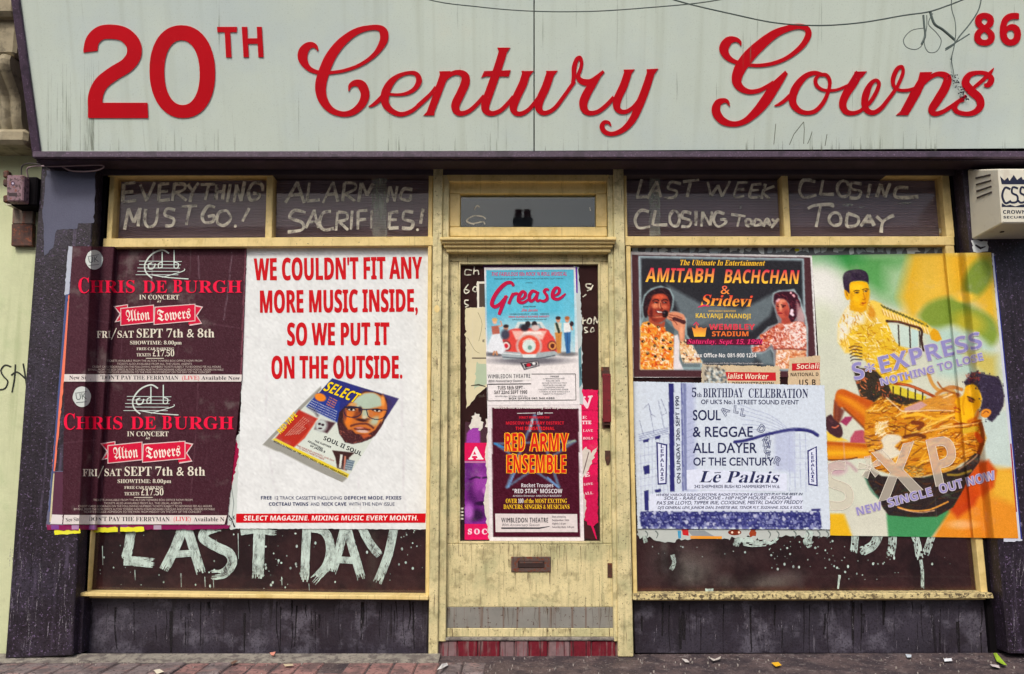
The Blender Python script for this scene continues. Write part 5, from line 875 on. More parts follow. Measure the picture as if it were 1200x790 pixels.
T2 = [[(670, 165), (710, 95)], [(710, 95), (732, 165)], [(685, 140), (728, 135)], [(750, 98), (742, 160)], [(742, 160), (785, 155)], [(795, 165), (830, 95)], [(830, 95), (845, 160)], [(808, 138), (842, 135)],
      [(862, 160), (868, 98)], [(868, 98), (900, 100), (903, 120), (868, 135)], [(870, 135), (905, 160)], [(915, 162), (925, 98)], [(925, 98), (942, 140)], [(942, 140), (962, 100)],
      [(1010, 165), (1020, 110)], [(1020, 110), (1035, 160)], [(1035, 160), (1045, 110)], [(1095, 122), (1065, 120), (1055, 150), (1085, 155), (1090, 138)],
      [(738, 198), (700, 190), (685, 215), (725, 230), (725, 255), (678, 262)], [(738, 250), (765, 188)], [(765, 188), (780, 250)], [(748, 230), (778, 228)], [(822, 195), (795, 200), (785, 235), (800, 255), (832, 250)],
      [(840, 258), (845, 195)], [(845, 195), (875, 200), (875, 220), (845, 228)], [(850, 228), (880, 255)], [(893, 192), (890, 255)], [(912, 255), (915, 192)], [(915, 192), (945, 190)], [(913, 222), (940, 220)], [(958, 190), (955, 250)],
      [(1020, 195), (1015, 250)], [(1015, 250), (1048, 248)], [(1020, 197), (1048, 195)], [(1018, 222), (1042, 220)], [(1098, 198), (1070, 195), (1065, 220), (1095, 230), (1090, 250), (1060, 250)], [(1130, 185), (1122, 235)]]
writing('whitewash_lettering', ul, T2, 100, 180, 2.857, 3.5, dot=[(1112, 255, 1.6)])
ink = Ink(.0002); ink.poly(scrap_pts(R4(436, 206, 453, 277), .5, 4), (190, 196, 188)); ink.build('whitewash_smear', flat(GL_Y), m_smear, ul)
T3 = [[(95, 60), (75, 122)], [(75, 122), (112, 118)], [(115, 125), (145, 65)], [(145, 65), (160, 120)], [(125, 100), (155, 98)], [(228, 75), (195, 68), (185, 90), (215, 100), (205, 120), (170, 122)], [(235, 68), (290, 62)], [(262, 66), (250, 120)],
      [(320, 68), (332, 118)], [(332, 118), (355, 80)], [(355, 80), (370, 118)], [(370, 118), (397, 66)], [(425, 70), (412, 118), (447, 116)], [(422, 72), (457, 70)], [(418, 95), (445, 93)], [(475, 75), (464, 118), (500, 117)], [(475, 77), (505, 75)], [(468, 97), (495, 95)],
      [(517, 75), (505, 125)], [(547, 82), (510, 100), (532, 127)],
      [(120, 170), (90, 165), (72, 195), (85, 225), (122, 220)], [(140, 165), (132, 216)], [(132, 216), (182, 215)], ell(206, 193, 17, 27), [(264, 174), (235, 170), (232, 190), (262, 200), (255, 220), (230, 220)], [(281, 170), (278, 218)],
      [(300, 220), (303, 170)], [(303, 170), (328, 218)], [(328, 218), (333, 168)], [(377, 177), (350, 172), (340, 200), (355, 220), (380, 210), (380, 198), (362, 198)],
      [(400, 180), (452, 185)], [(430, 183), (422, 222)], ell(461, 207, 10, 12), [(483, 195), (481, 218), (503, 213), (500, 198), (483, 195)], [(510, 220), (522, 195), (536, 218)], [(514, 210), (532, 209)], [(540, 195), (552, 207)], [(564, 193), (552, 207), (540, 226)]]
writing('whitewash_lettering', ur, T3, 720, 190, 2.927, 3.3)
T4 = [[(690, 68), (650, 62), (635, 95), (650, 120), (692, 112)], [(716, 62), (706, 112)], [(706, 112), (752, 110)], ell(786, 92, 21, 28), [(848, 75), (815, 72), (815, 92), (845, 100), (835, 122), (805, 122)], [(878, 75), (868, 122)], [(900, 122), (915, 75)], [(915, 75), (927, 120)], [(927, 120), (945, 72)], [(1008, 88), (970, 88), (962, 115), (990, 122), (1042, 118)],
      [(665, 160), (690, 148), (745, 145), (745, 155)], [(708, 150), (692, 222)], ell(757, 196, 21, 22), [(800, 175), (797, 218), (833, 215), (836, 190), (800, 175)], [(845, 220), (872, 180)], [(872, 180), (890, 218)], [(855, 205), (885, 203)], [(900, 185), (920, 205)], [(958, 182), (920, 205), (915, 242)]]
writing('whitewash_lettering', ur, T4, 720, 190, 2.927, 3.8)
ink = Ink(.0002); ink.poly(scrap_pts(R4(761, 207, 773.5, 276), .5, 4), (190, 196, 188))
for (x, y, a, b) in ((800, 147, 7, 1.6), (1060, 238, 9, 1.2), (1094, 170, 9, 1), (868, 243, 1.5, 2.5), (1102, 270, 1.5, 4), (1010, 243, 4, 1)): ink.ell(x if x > 850 else 720+x/2.927+0, y if x > 850 else 190+y/2.927, a, b, (200, 200, 190), 9)
ink.build('whitewash_smear', flat(GL_Y), m_smear, ur)

# ---- big windows
wl = upper(None, [
    ([(100, 290), (131, 290), (103, 695), (94.5, 695)][0:0] or [(121, 289), (130.5, 289), (102, 695), (94, 695)], .0),
    ([(96, 697), (501, 700), (501, 703), (96, 701)], .01),
    ([(501.5, 288), (506, 288), (503, 699), (498.5, 699)], .0)], 'display_window')
quadprism('window_sill', [(92, 694.5), (502, 698.5), (502, 703.5), (90, 699)], -.045, .11, m_cream, wl, .003)
wr = upper(None, [
    ([(733.5, 288), (739, 288), (747, 698), (742, 698)], .0),
    ([(744, 699), (1157, 698), (1158, 703), (744, 704)], .01),
    ([(1108, 287), (1118, 287), (1158, 696), (1150, 696)], .0)], 'display_window')
quadprism('window_sill', [(742, 696.5), (1163, 695), (1165, 701.5), (742, 703.5)], -.045, .11, m_sill, wr, .003)
fit(wl, [(130, 288), (502, 287), (500, 699), (101, 696)], .045, None, m_shopglass)
fit(wr, [(738, 287), (1110, 287), (1152, 697), (746, 698)], .045, None, m_shopglass)
bl = Canvas(90, 280, 512, 710, .8, (104, 62, 62)); bl.line([(437, 600), (437, 690)], 12, (126, 120, 104), 8, .6); bl.line([(95, 690), (505, 692)], 6, (120, 66, 52), 4, .5)
sheet('backing_board', [(125, 286), (506, 286), (506, 703), (97, 703)], cY_(.052), wl, canvas=bl, step=4, mat=m_board, grain=4)
brd = Canvas(725, 280, 1170, 710, .8, (104, 64, 66))
for cu_, cv_, ru_, rv_, op_ in ((812, 672, 20, 16, .8), (800, 664, 10, 20, .4), (850, 682, 10, 8, .7), (905, 680, 24, 7, .7), (885, 686, 30, 5, .5), (830, 650, 40, 16, .35), (770, 660, 12, 20, .3), (930, 672, 14, 6, .4)): brd.blob(cu_, cv_, ru_*1.1, rv_*1.1, (206, 214, 198), 1.3, 0, op_)
brd.line([(779, 630), (779, 668)], 8, (170, 172, 160), 4, .6); brd.line([(745, 691), (1150, 691)], 7, (134, 70, 50), 4, .6); brd.line([(1140, 630), (1146, 690)], 5, (130, 126, 130), 4, .5); brd.line([(936, 676), (938, 686)], 7, (150, 146, 140), 4, .4)
sheet('backing_board', [(732, 286), (1114, 286), (1158, 703), (740, 703)], cY_(.052), wr, canvas=brd, step=2.5, mat=m_board, grain=4)
# brushed whitewash: many bristle marks side by side
def brush(ink, pts, w, nb=9, seed=0, dens=.9, col=(206, 222, 208)):
    rr = random.Random(seed); c = cr([(x, y, 1) for x, y in pts], 8)
    for k in range(nb):
        off = (k/(nb-1)-.5)*w*1.05; a = rr.randrange(0, max(1, len(c)//9)); b = len(c)-rr.randrange(0, max(1, len(c)//5))
        run = []
        for i in range(a, b):
            p = c[i]; q = c[min(i+1, len(c)-1)]; o = c[max(i-1, 0)]; dx, dy = q[0]-o[0], q[1]-o[1]; L = math.hypot(dx, dy) or 1
            run.append((p[0]-dy/L*off+rr.gauss(0, .1), p[1]+dx/L*off+rr.gauss(0, .1), w/nb*rr.uniform(.8, 1.5)))
            if rr.random() > dens and len(run) > 2: ink.ribbon(run, 1, col); run = []
        if len(run) > 1: ink.ribbon(run, 1, tuple(int(x*rr.uniform(.86, 1.05)) for x in col))
def splash(ink, u0, v0, u1, v1, n, seed, col=(196, 186, 176)):
    rr = random.Random(seed)
    for _ in range(n):
        r = rr.choice((.4, .5, .6, .9, 1.3)); ink.ell(rr.uniform(u0, u1), rr.uniform(v0, v1), r, r*rr.uniform(.8, 1.6), col, 7)
q = 0
LD = [[([(155, 612), (151, 640), (147, 656)], 10), ([(145, 657), (160, 658), (181, 660)], 10)], [([(216, 612), (206, 640), (192, 668)], 10), ([(217, 612), (226, 640), (236, 672)], 10), ([(204, 650), (230, 648)], 7)],
      [([(262, 617), (244, 621), (238, 630), (252, 640), (268, 648), (272, 660), (262, 672), (247, 674)], 10)], [([(282, 624), (300, 622), (324, 625)], 6), ([(304, 616), (303, 650), (302, 678)], 12)],
      [([(360, 614), (358, 650), (357, 682)], 9), ([(362, 618), (380, 623), (387, 640), (383, 662), (366, 682)], 9)], [([(405, 614), (397, 645), (389, 672)], 9), ([(405, 614), (414, 645), (424, 679)], 9), ([(396, 656), (417, 657)], 7)],
      [([(424, 618), (433, 636), (445, 651)], 9), ([(462, 617), (455, 650), (442, 683)], 9)]]
for lt in LD:
    ink = Ink(.0003, 1e-6)
    for pts, wd in lt: q += 1; brush(ink, pts, wd, 15, q, .985)
    ink.build('whitewash_letter', flat(.0435), m_wash, wl)
ink = Ink(.0003, 1e-6)
splash(ink, 300, 640, 350, 690, 26, 1); splash(ink, 110, 625, 495, 688, 60, 2); splash(ink, 470, 620, 495, 650, 8, 3)
for u, v, l in ((158, 668, 12), (212, 672, 16), (240, 676, 12), (250, 680, 9), (279, 625, 30), (330, 676, 10), (362, 684, 8), (120, 640, 22)): ink.ribbon([(u, v, .9), (u+.5, v+l, .4)], 1, (150, 142, 136))
props(ink.build('whitewash_splashes', flat(.0435), m_wash, wl), kind='stuff')
ink = Ink(.0003, 1e-6)
for pts, wd in (([(862, 622), (872, 634), (900, 634), (914, 622)], 9), ([(872, 622), (865, 632), (862, 640)], 6), ([(1001, 612), (1002, 632), (1000, 648)], 7), ([(1034, 614), (1024, 638), (1008, 647)], 9),
                ([(1046, 612), (1046, 636), (1043, 652)], 8), ([(1066, 614), (1074, 634), (1078, 656)], 7), ([(1096, 614), (1090, 634), (1084, 650)], 7), ([(1079, 656), (1081, 672), (1081, 690)], 3), ([(950, 622), (946, 634), (952, 640)], 8), ([(788, 650), (790, 660), (786, 668)], 4), ([(755, 628), (757, 636)], 4)):
    q += 1; brush(ink, pts, wd, 7, q, .8, (176, 206, 200))
splash(ink, 900, 634, 990, 668, 50, 4); splash(ink, 990, 650, 1120, 680, 22, 5); splash(ink, 750, 640, 900, 655, 10, 6)
ink.ribbon([(984, 674, 3), (982, 690, 2)], 1, (206, 190, 160)); ink.poly(scrap_pts([(826, 690), (836, 690), (836, 695), (827, 695)], .4, 3), (214, 130, 70))
props(ink.build('whitewash_splashes', flat(.0435), m_wash, wr), kind='stuff')

# ---- doorway posts, head, transom moulding, fanlight
mb = MB()
mb.prism([(508, 193), (519, 193), (513, 769), (502, 769)], -.03, .12); mb.build('door_post', m_cream_worn, shop, bevel=.004)
MB().prism([(519.3, 193), (526.5, 197), (522.3, 752), (513.4, 752)], -.012, .12).build('door_lining', m_cream_worn, shop, bevel=.003)
MB().prism([(718.5, 193), (730.5, 193), (742.5, 770), (724.5, 770)], -.03, .12).build('door_post', m_cream_worn, shop, bevel=.004)
MB().prism([(711.5, 197), (718, 193), (724, 752), (719.5, 752)], -.012, .12).build('door_lining', m_cream_worn, shop, bevel=.003)
MB().prism([(519, 193), (718.5, 193), (711, 213), (526, 213)], -.016, .12).build('door_head', m_cream, shop, bevel=.004)
fl = MB()
for p in ([(526.5, 213.5), (711, 213.5), (711, 227), (526.5, 227)], [(526.5, 266), (711.5, 266), (711.5, 277), (526, 277)], [(526.5, 227.3), (539.5, 227.3), (539, 265.7), (526.3, 265.7)], [(698.5, 227.3), (711, 227.3), (711.5, 265.7), (698.8, 265.7)]): fl.prism(p, .012, .1)
fl = fl.build('fanlight', m_cream, shop, bevel=.003)
fit(fl, [(539, 226), (699, 226), (699.5, 267), (538.5, 267)], .045, None, m_glass)
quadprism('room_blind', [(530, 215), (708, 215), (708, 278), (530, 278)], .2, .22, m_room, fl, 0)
ink = Ink(.0003)
for l in ([(556, 246), (559, 241), (562, 243)], [(549, 256), (556, 253), (566, 254), (569, 257)], [(547, 259), (553, 262), (566, 260), (568, 263)], [(549, 256), (547, 260), (556, 263)]): ink.ribbon([(u, v, 1.6) for u, v in l], 1.6, (210, 214, 200), smooth=4)
ink.ribbon([(691, 243, 1), (692, 247, 1)], 1, (200, 200, 190)); ink.build('whitewash_marks', flat(.0435), m_chalk, fl)
tm = MB()
for v0, v1, u0, u1, y in ((277.5, 281.5, 515.5, 722.5, -.075), (281.5, 285.5, 517.5, 720.5, -.06), (285.5, 290, 520, 718.5, -.045), (290, 295.5, 523, 716, -.028)): tm.prism(R4(u0, v0, u1, v1), y, .1)
tm.build('transom_moulding', m_cream, shop, bevel=.004)

# ---- door
DY = .03
d = MB()
d.prism([(525.5, 296), (715.5, 296), (715.5, 306.5), (525.5, 306.5)], DY, DY+.045)
d.prism([(525.5, 306.8), (537.5, 306.8), (537, 637), (523, 637)], DY+.001, DY+.045)
d.prism([(703, 306.8), (715.5, 306.8), (720.5, 637), (706, 637)], DY+.001, DY+.045)
d.prism([(523, 637.4), (720.8, 637.4), (722, 711.6), (523, 711.6)], DY-.004, DY+.045)
d.prism([(523, 736.4), (722, 736.4), (722, 746.5), (523, 746.5)], DY-.012, DY+.045)
door = d.build('door', m_cream_worn, shop, bevel=.003)
bd = MB()
for p in ([(537.3, 306.6), (703.3, 306.6), (701, 309.5), (539.5, 309.5)], [(537.3, 306.6), (539.5, 309.5), (539, 634.5), (537, 637.2)], [(703.3, 306.6), (701, 309.5), (703.6, 634.5), (706, 637.2)], [(537, 637.2), (539, 634.5), (703.6, 634.5), (706, 637.2)]): bd.prism(p, DY-.006, DY+.03)
bd.build('glazing_bead', m_cream_worn, door, bevel=.001)
quadprism('kick_board', [(523, 711.8), (722, 711.8), (722, 736.2), (523, 736.2)], DY-.006, DY+.045, m_grey_kick, door, .002)
fit(door, [(537, 306), (704, 306), (706, 637), (537, 637)], DY+.018, None, m_shopglass)
quadprism('backing_board', [(536, 305), (705, 305), (707, 638), (536, 638)], DY+.026, DY+.038, m_board_door, door, 0)
lb = MB(); lb.prism([(599, 652.5), (645.5, 652.5), (645.5, 670.5), (599, 670.5)], DY-.011, DY-.003); lb = lb.build('letterbox', m_letterbox, door, bevel=.002)
MB().prism([(607, 657), (638, 657), (638, 665.5), (607, 665.5)], DY-.016, DY-.010).build('flap', m_flap, door, bevel=.003)
MB().prism([(609, 658.5), (636, 658.5), (636, 660), (609, 660)], DY-.018, DY-.015).build('flap_lip', m_letterbox, door)
h = MB(); h.prism([(704.5, 430), (717, 430), (717.5, 442), (705, 442)], DY-.006, DY+.002); h.prism([(705.5, 490), (718, 490), (718, 502), (706, 502)], DY-.006, DY+.002); h.prism([(707, 434), (714, 434), (714.5, 440), (707, 440)], DY-.035, DY-.005); h.prism([(708, 492), (715, 492), (715, 498), (708, 498)], DY-.035, DY-.005)
hd = h.build('handle_plate', m_rust, door, bevel=.001)
MB().prism([(706, 438), (716, 438), (716.5, 495), (706.5, 495)], DY-.045, DY-.03).build('pull_handle', m_maroon, door, bevel=.004)
MB().prism([(709, 528), (715.5, 528), (715.5, 539), (713.5, 545), (711, 545), (709, 538)], DY-.005, DY+.003).build('key_escutcheon', m_rust, door, bevel=.001)
MB().prism([(712, 660), (717.5, 660), (717.5, 677), (712, 677)], DY-.009, DY-.002).build('lock_plate', m_rust, door, bevel=.001)
ink = Ink(.0003)
for l in ([(553, 317), (546, 316), (545, 322), (552, 322)], [(556, 312), (555, 322)], [(555, 318), (560, 317), (561, 322)], [(549, 333), (544, 340), (546, 344), (550, 341), (545, 339)], [(556, 336), (554, 340), (558, 342), (559, 337), (556, 336)], [(549, 352), (545, 352), (545, 356), (549, 358), (545, 360)],
          [(693, 333), (687, 333), (688, 337), (693, 338), (688, 341)], [(695, 334), (692, 340)], [(683, 348), (687, 345)], [(683, 372), (683, 380)], [(683, 376), (687, 375)], [(690, 373), (688, 378), (692, 379), (693, 374), (690, 373)], [(696, 380), (697, 371), (700, 379), (702, 371)], [(689, 384), (685, 384), (686, 387), (689, 389), (685, 390)], [(693, 385), (692, 389), (696, 388), (695, 384), (693, 385)]):
    ink.ribbon([(u, v, 1.4) for u, v in l], 1.4, (176, 168, 156), smooth=3)
for k in range(4): ink.rect(539, 595+k*4, 543, 597+k*4, (150, 140, 134))
ink.build('whitewash_lettering', flat(DY+.0175), m_chalk, door)
ink = Ink(.0004); rd = random.Random(4)
for (u_, v_) in ((601, 670), (643, 670), (620, 671), (612, 652), (597, 655), (646, 656), (641, 712), (641, 736), (590, 712), (655, 712), (612, 736), (665, 736), (524, 712), (530, 736), (715, 736)):
    for _ in range(3): ll = rd.uniform(4, 22); uu = u_+rd.gauss(0, 2); ink.ribbon([(uu, v_, rd.uniform(.5, 1.3)), (uu+rd.gauss(0, .5), v_+ll*.5, rd.uniform(.4, 1)), (uu+rd.gauss(0, .7), v_+ll, .15)], 1, rd.choice(((110, 60, 34), (84, 56, 40), (96, 84, 56))))
for _ in range(70): uu = rd.uniform(526, 719); vv = rd.choice((637.5, 638, 640, 711, 712)) ; ll = rd.uniform(4, 40)*rd.random(); ink.ribbon([(uu, vv, rd.uniform(.3, .9)), (uu+rd.gauss(0, .8), vv+ll*.6, .5), (uu+rd.gauss(0, 1), vv+ll, .1)], 1, rd.choice(((92, 84, 56), (74, 62, 44), (120, 108, 76))))
for _ in range(60): ink.ell(rd.uniform(526, 719), rd.choice((639, 710, 713, 735, 738))+rd.gauss(0, 1.4), rd.uniform(.3, 1.3), rd.uniform(.3, .9), rd.choice(((60, 40, 30), (84, 50, 34))), 6)
props(ink.build('rust_streaks', flat(DY-.0125), alpha_mat('rust_stain', (96, 74, 50), .1, .6, .6, 60), door), kind='stuff')
# ---- step: a row of maroon tiles
st = MB().prism([(514, 749.5), (724, 749.5), (724, 772), (514, 772)], .012, .2).build('door_step', m_tileB, shop)
us = [517, 536, 560, 586, 603, 619, 642, 668, 693, 722]
for i in range(9):
    a, b = us[i]+.6, us[i+1]-.6
    MB().prism([(a, 751.5), (b, 751.5), (b, 771), (a, 771)], rb.uniform(-.006, .002), .014).build('tile', m_tileB if i in (3, 0, 6, 4) else m_tileA, st, bevel=.003)
MB().prism([(514, 747.5), (724, 747.5), (724, 751), (514, 751)], -.01, .1).build('step_edge', m_grit, st, bevel=.003)
# small things on posts
ink = Ink(.001); ink.ell(512, 362, 3.2, 4.4, (196, 170, 110)); ink.ell(512, 362, 1.5, 2.4, (120, 96, 60)); ink.build('bell_push', flat(-.03), m_cream, shop, thick=.004)

# ================================================================== THE SIGN
SL = Vector(S(600, 177))
sign = thing('fascia_sign', 'long pale shop sign with red lettering reading 20TH Century Gowns 86', 'shop sign', tuple(SL))
def sprism(poly, f, b, name, mat, par, bevel=0):
    m = MB(); m.ring([S(u, v, f) for u, v in poly], [tuple(Vector(S(u, v, f))-SN*(f-b)) for u, v in poly]); return m.build(name, mat, par, bevel)
TOP = -190
sprism([(-5, TOP), (625.2, TOP), (625.2, 177), (46, 178)], 0, -.012, 'sign_panel', m_sign, sign, .001)
sprism([(626.6, TOP), (1500, TOP), (1400, 173), (626.6, 177)], 0, -.012, 'sign_panel', m_sign, sign, .001)
sprism([(4, TOP), (1500, TOP), (1400, 181), (52, 181)], -.016, -.05, 'sign_backing', m_near_black, sign)
sprism([(-14, TOP), (-4, TOP), (47, 178), (38, 184)], .014, -.2, 'side_frame', m_signframe, sign, .003)
mb = MB(); zb = S(600, 177)[2]
def lip(u0, v0, u1, v1, y0, y1, name, mat):
    a = P(u0, v0, y0); b = P(u1, v0, y0); c = P(u0, v1, y0)
    MB().box(a[0], b[0], y0, y1, c[2], a[2]).build(name, mat, sign, bevel=.004)
lip(38, 177, 1400, 184.5, -.262, -.1, 'bottom_moulding', m_signframe)
lip(42, 184.8, 1400, 188.5, -.235, -.1, 'under_moulding', m_black)
smap = lambda u, v, z=0: S(u, v, z)
RED = (204, 8, 34)
def letter(name, build):
    ink = Ink(.001, .00005); build(ink); return ink.build(name, lambda u, v, z: S(u, v, z+.003), m_red, sign, thick=.0035)
class Tr:
    """traced strokes given in an enlarged view: origin and scale"""
    def __init__(s, ox, oy, k): s.o = (ox, oy, k)
    def r(s, ink, pts): ox, oy, k = s.o; ink.ribbon([(ox+p[0]/k, oy+p[1]/k, p[2]/k) for p in pts], 1, RED, smooth=6)
    def p(s, ink, pts): ox, oy, k = s.o; ink.poly([(ox+x/k, oy+y/k) for x, y in pts], RED)
    def pts(s, pts): ox, oy, k = s.o; return [(ox+p[0]/k, oy+p[1]/k, p[2]/k) for p in pts]
A_ = Tr(340, 20, 6.58); B_ = Tr(480, 40, 6.58); C_ = Tr(620, 50, 6.58); D_ = Tr(820, 20, 5.643); E_ = Tr(900, 60, 6.58); F_ = Tr(1040, 60, 6.58); Z_ = Tr(90, 20, 5.217)
def two(i):
    Z_.r(i, [(84, 212, 86), (84, 195, 86), (98, 140, 84), (145, 98, 86), (215, 90, 88), (292, 108, 88), (345, 165, 90), (348, 235, 90), (305, 295, 88), (225, 345, 88), (150, 405, 88), (115, 480, 90), (113, 560, 90), (113, 615, 90)])
    Z_.p(i, [(72, 524), (432, 524), (437, 618), (72, 618)])
letter('numeral', two)
def zero(i):
    f = lambda cx, cy, a, b, n: [(90+(cx+a*math.copysign(abs(math.cos(k*math.tau/n))**.92, math.cos(k*math.tau/n))+b*math.sin(k*math.tau/n)*.02)/5.217, 20+(cy+b*math.copysign(abs(math.sin(k*math.tau/n))**.92, math.sin(k*math.tau/n)))/5.217) for k in range(n)]
    i.poly(f(645, 334, 201, 284, 48), RED, holes=[f(643, 340, 108, 198, 48)])
letter('numeral', zero)
letter('letter', lambda i: Z_.p(i, [(857, 60), (980, 60), (978, 93), (938, 93), (946, 247), (912, 247), (904, 93), (859, 93)]))
letter('letter', lambda i: Z_.p(i, [(1008, 60), (1042, 60), (1045, 130), (1103, 130), (1100, 60), (1131, 60), (1142, 246), (1110, 246), (1105, 164), (1047, 164), (1052, 246), (1019, 246)]))
letter('letter', lambda i: A_.r(i, [(212, 262, 6), (206, 240, 22), (182, 218, 40), (140, 222, 58), (102, 265, 76), (98, 325, 72), (135, 388, 44), (190, 420, 34), (250, 432, 28), (320, 428, 26), (420, 412, 26), (540, 368, 28), (650, 290, 36), (718, 190, 60), (722, 120, 66), (690, 86, 48), (620, 82, 40), (510, 112, 52), (400, 192, 68), (315, 300, 80), (262, 420, 86), (235, 530, 86), (250, 630, 74), (310, 712, 52), (400, 748, 42), (485, 732, 50), (552, 672, 60), (578, 598, 68), (556, 530, 70), (510, 508, 52), (465, 528, 32), (452, 572, 8)]))
letter('letter', lambda i: (A_.r(i, [(605, 690, 8), (635, 680, 24), (680, 645, 34), (730, 590, 30)]), A_.r(i, [(765, 595, 22), (830, 599, 22), (900, 588, 28), (962, 552, 36), (994, 490, 46), (970, 438, 36), (905, 432, 28), (830, 458, 36), (772, 510, 56), (735, 585, 66), (732, 660, 60), (775, 718, 46), (850, 750, 36), (930, 728, 32), (1000, 675, 30), (1063, 615, 30), (1100, 575, 28)])))
letter('letter', lambda i: (B_.r(i, [(60, 552, 26), (120, 500, 28), (170, 455, 30), (205, 410, 34)]), B_.p(i, [(228, 287), (318, 284), (304, 305), (268, 400), (192, 600), (190, 628), (105, 628), (132, 600), (168, 500), (196, 420), (224, 340), (232, 310)]), B_.r(i, [(245, 400, 14), (285, 335, 32), (335, 302, 36), (390, 298, 44), (428, 325, 62), (428, 380, 68), (395, 455, 66), (355, 540, 66), (360, 590, 56), (395, 612, 40), (455, 595, 34), (520, 540, 32), (575, 475, 30)])))
letter('letter', lambda i: (B_.p(i, [(676, 104), (776, 104), (752, 140), (690, 138)]), B_.p(i, [(575, 285), (780, 278), (765, 328), (590, 326), (552, 337)]), B_.r(i, [(722, 112, 64), (712, 160, 64), (668, 300, 64), (622, 430, 66), (584, 545, 66), (595, 596, 52), (640, 612, 38), (700, 590, 34), (755, 538, 32), (800, 480, 26)])))
letter('letter', lambda i: (B_.p(i, [(862, 284), (957, 284), (925, 325), (872, 320)]), B_.r(i, [(902, 290, 62), (875, 380, 64), (828, 480, 64), (800, 560, 60), (815, 606, 42), (860, 614, 36), (915, 585, 32), (960, 535, 30), (995, 485, 26)])))
letter('letter', lambda i: (C_.p(i, [(130, 218), (222, 216), (192, 255), (140, 250)]), C_.r(i, [(168, 225, 62), (130, 340, 64), (85, 440, 62), (74, 500, 58), (98, 538, 40), (145, 538, 34), (205, 498, 32), (270, 412, 30), (350, 298, 28)])))
letter('letter', lambda i: (C_.r(i, [(335, 325, 26), (345, 260, 34), (348, 190, 38), (368, 130, 34), (392, 116, 30), (405, 150, 28), (398, 200, 28), (378, 262, 34), (410, 300, 48), (470, 305, 50), (520, 270, 36), (575, 220, 22)]), C_.r(i, [(540, 255, 30), (500, 310, 50), (455, 375, 64), (420, 455, 66), (425, 510, 56), (460, 542, 40), (525, 535, 34), (592, 488, 34), (655, 420, 30)])))
letter('letter', lambda i: (C_.p(i, [(728, 208), (815, 206), (785, 248), (738, 245)]), C_.r(i, [(768, 215, 60), (730, 330, 62), (688, 420, 62), (675, 488, 56), (700, 528, 40), (750, 532, 34), (805, 495, 28), (850, 435, 24)]), C_.p(i, [(905, 205), (998, 200), (965, 246), (912, 245)]), C_.r(i, [(945, 212, 60), (905, 340, 62), (855, 470, 64), (800, 590, 56), (730, 668, 44), (650, 703, 34), (590, 692, 38), (562, 650, 38), (580, 615, 32), (615, 618, 24), (633, 645, 6)])))
letter('letter', lambda i: (D_.r(i, [(272, 190, 6), (265, 165, 22), (235, 148, 34), (190, 158, 56), (160, 205, 64), (178, 258, 46), (225, 292, 30), (300, 314, 24), (400, 320, 24), (500, 302, 26), (590, 262, 28), (675, 192, 36), (718, 120, 42), (705, 75, 38), (650, 62, 36), (575, 78, 42), (490, 115, 56), (395, 190, 72), (315, 270, 80), (262, 350, 76), (244, 420, 64), (270, 468, 48), (325, 494, 34), (385, 488, 30), (440, 462, 26), (490, 430, 24)]), D_.r(i, [(572, 366, 26), (540, 408, 44), (490, 470, 66), (430, 560, 68), (370, 630, 56), (300, 688, 40), (225, 708, 36), (150, 685, 50), (108, 625, 58), (120, 570, 48), (160, 552, 32), (185, 562, 22), (197, 590, 6)]), D_.p(i, [(566, 354), (583, 376), (530, 440), (460, 470), (430, 480), (470, 440)])))
letter('letter', lambda i: (E_.r(i, [(50, 421, 8), (85, 410, 24), (130, 380, 30), (170, 340, 30)]), E_.r(i, [(420, 182, 30), (360, 168, 34), (295, 190, 42), (235, 250, 56), (196, 325, 62), (192, 400, 56), (235, 455, 44), (300, 476, 34), (370, 458, 34), (430, 390, 32), (468, 300, 28), (476, 230, 30), (450, 185, 30), (405, 182, 28)]), E_.r(i, [(395, 185, 20), (368, 215, 30), (372, 258, 30), (405, 290, 26), (450, 303, 24), (520, 300, 22), (575, 282, 22), (620, 260, 18)])))
letter('letter', lambda i: (E_.p(i, [(668, 158), (764, 155), (725, 205), (655, 205)]), E_.r(i, [(705, 165, 60), (655, 250, 66), (600, 335, 62), (576, 410, 58), (600, 465, 46), (655, 478, 34), (715, 458, 28), (780, 395, 22)]), Ink.ribbon(i, E_.pts([(725, 455, 18), (790, 390, 30), (838, 310, 32), (856, 250, 30), (832, 224, 28), (790, 255, 38), (758, 325, 56), (745, 400, 54), (762, 455, 46), (812, 474, 38), (872, 440, 34), (935, 362, 30), (990, 285, 28)])+F_.pts([(92, 240, 28), (120, 165, 28), (112, 120, 26), (75, 138, 34), (45, 205, 36), (46, 262, 30), (85, 298, 26), (150, 302, 26), (210, 284, 24), (250, 250, 18)]), 1, RED, smooth=5)))
letter('letter', lambda i: (F_.p(i, [(250, 162), (347, 160), (306, 215), (255, 330), (168, 480), (160, 494), (66, 494), (100, 462), (170, 330), (236, 220)]), F_.r(i, [(262, 275, 14), (320, 210, 32), (378, 178, 36), (435, 182, 48), (464, 215, 64), (440, 290, 68), (385, 380, 66), (342, 450, 58), (365, 482, 40), (425, 468, 34), (490, 428, 32), (550, 385, 28), (610, 342, 20)])))
letter('letter', lambda i: (F_.r(i, [(820, 130, 6), (790, 170, 28), (725, 232, 30), (655, 290, 26), (620, 320, 20)]), F_.r(i, [(745, 262, 24), (780, 258, 44), (802, 215, 46), (765, 175, 36), (695, 166, 32), (630, 186, 46), (602, 245, 62), (645, 305, 66), (705, 360, 64), (718, 418, 58), (680, 466, 46), (615, 484, 36), (540, 468, 38), (518, 430, 42), (548, 388, 32), (592, 380, 18)])))
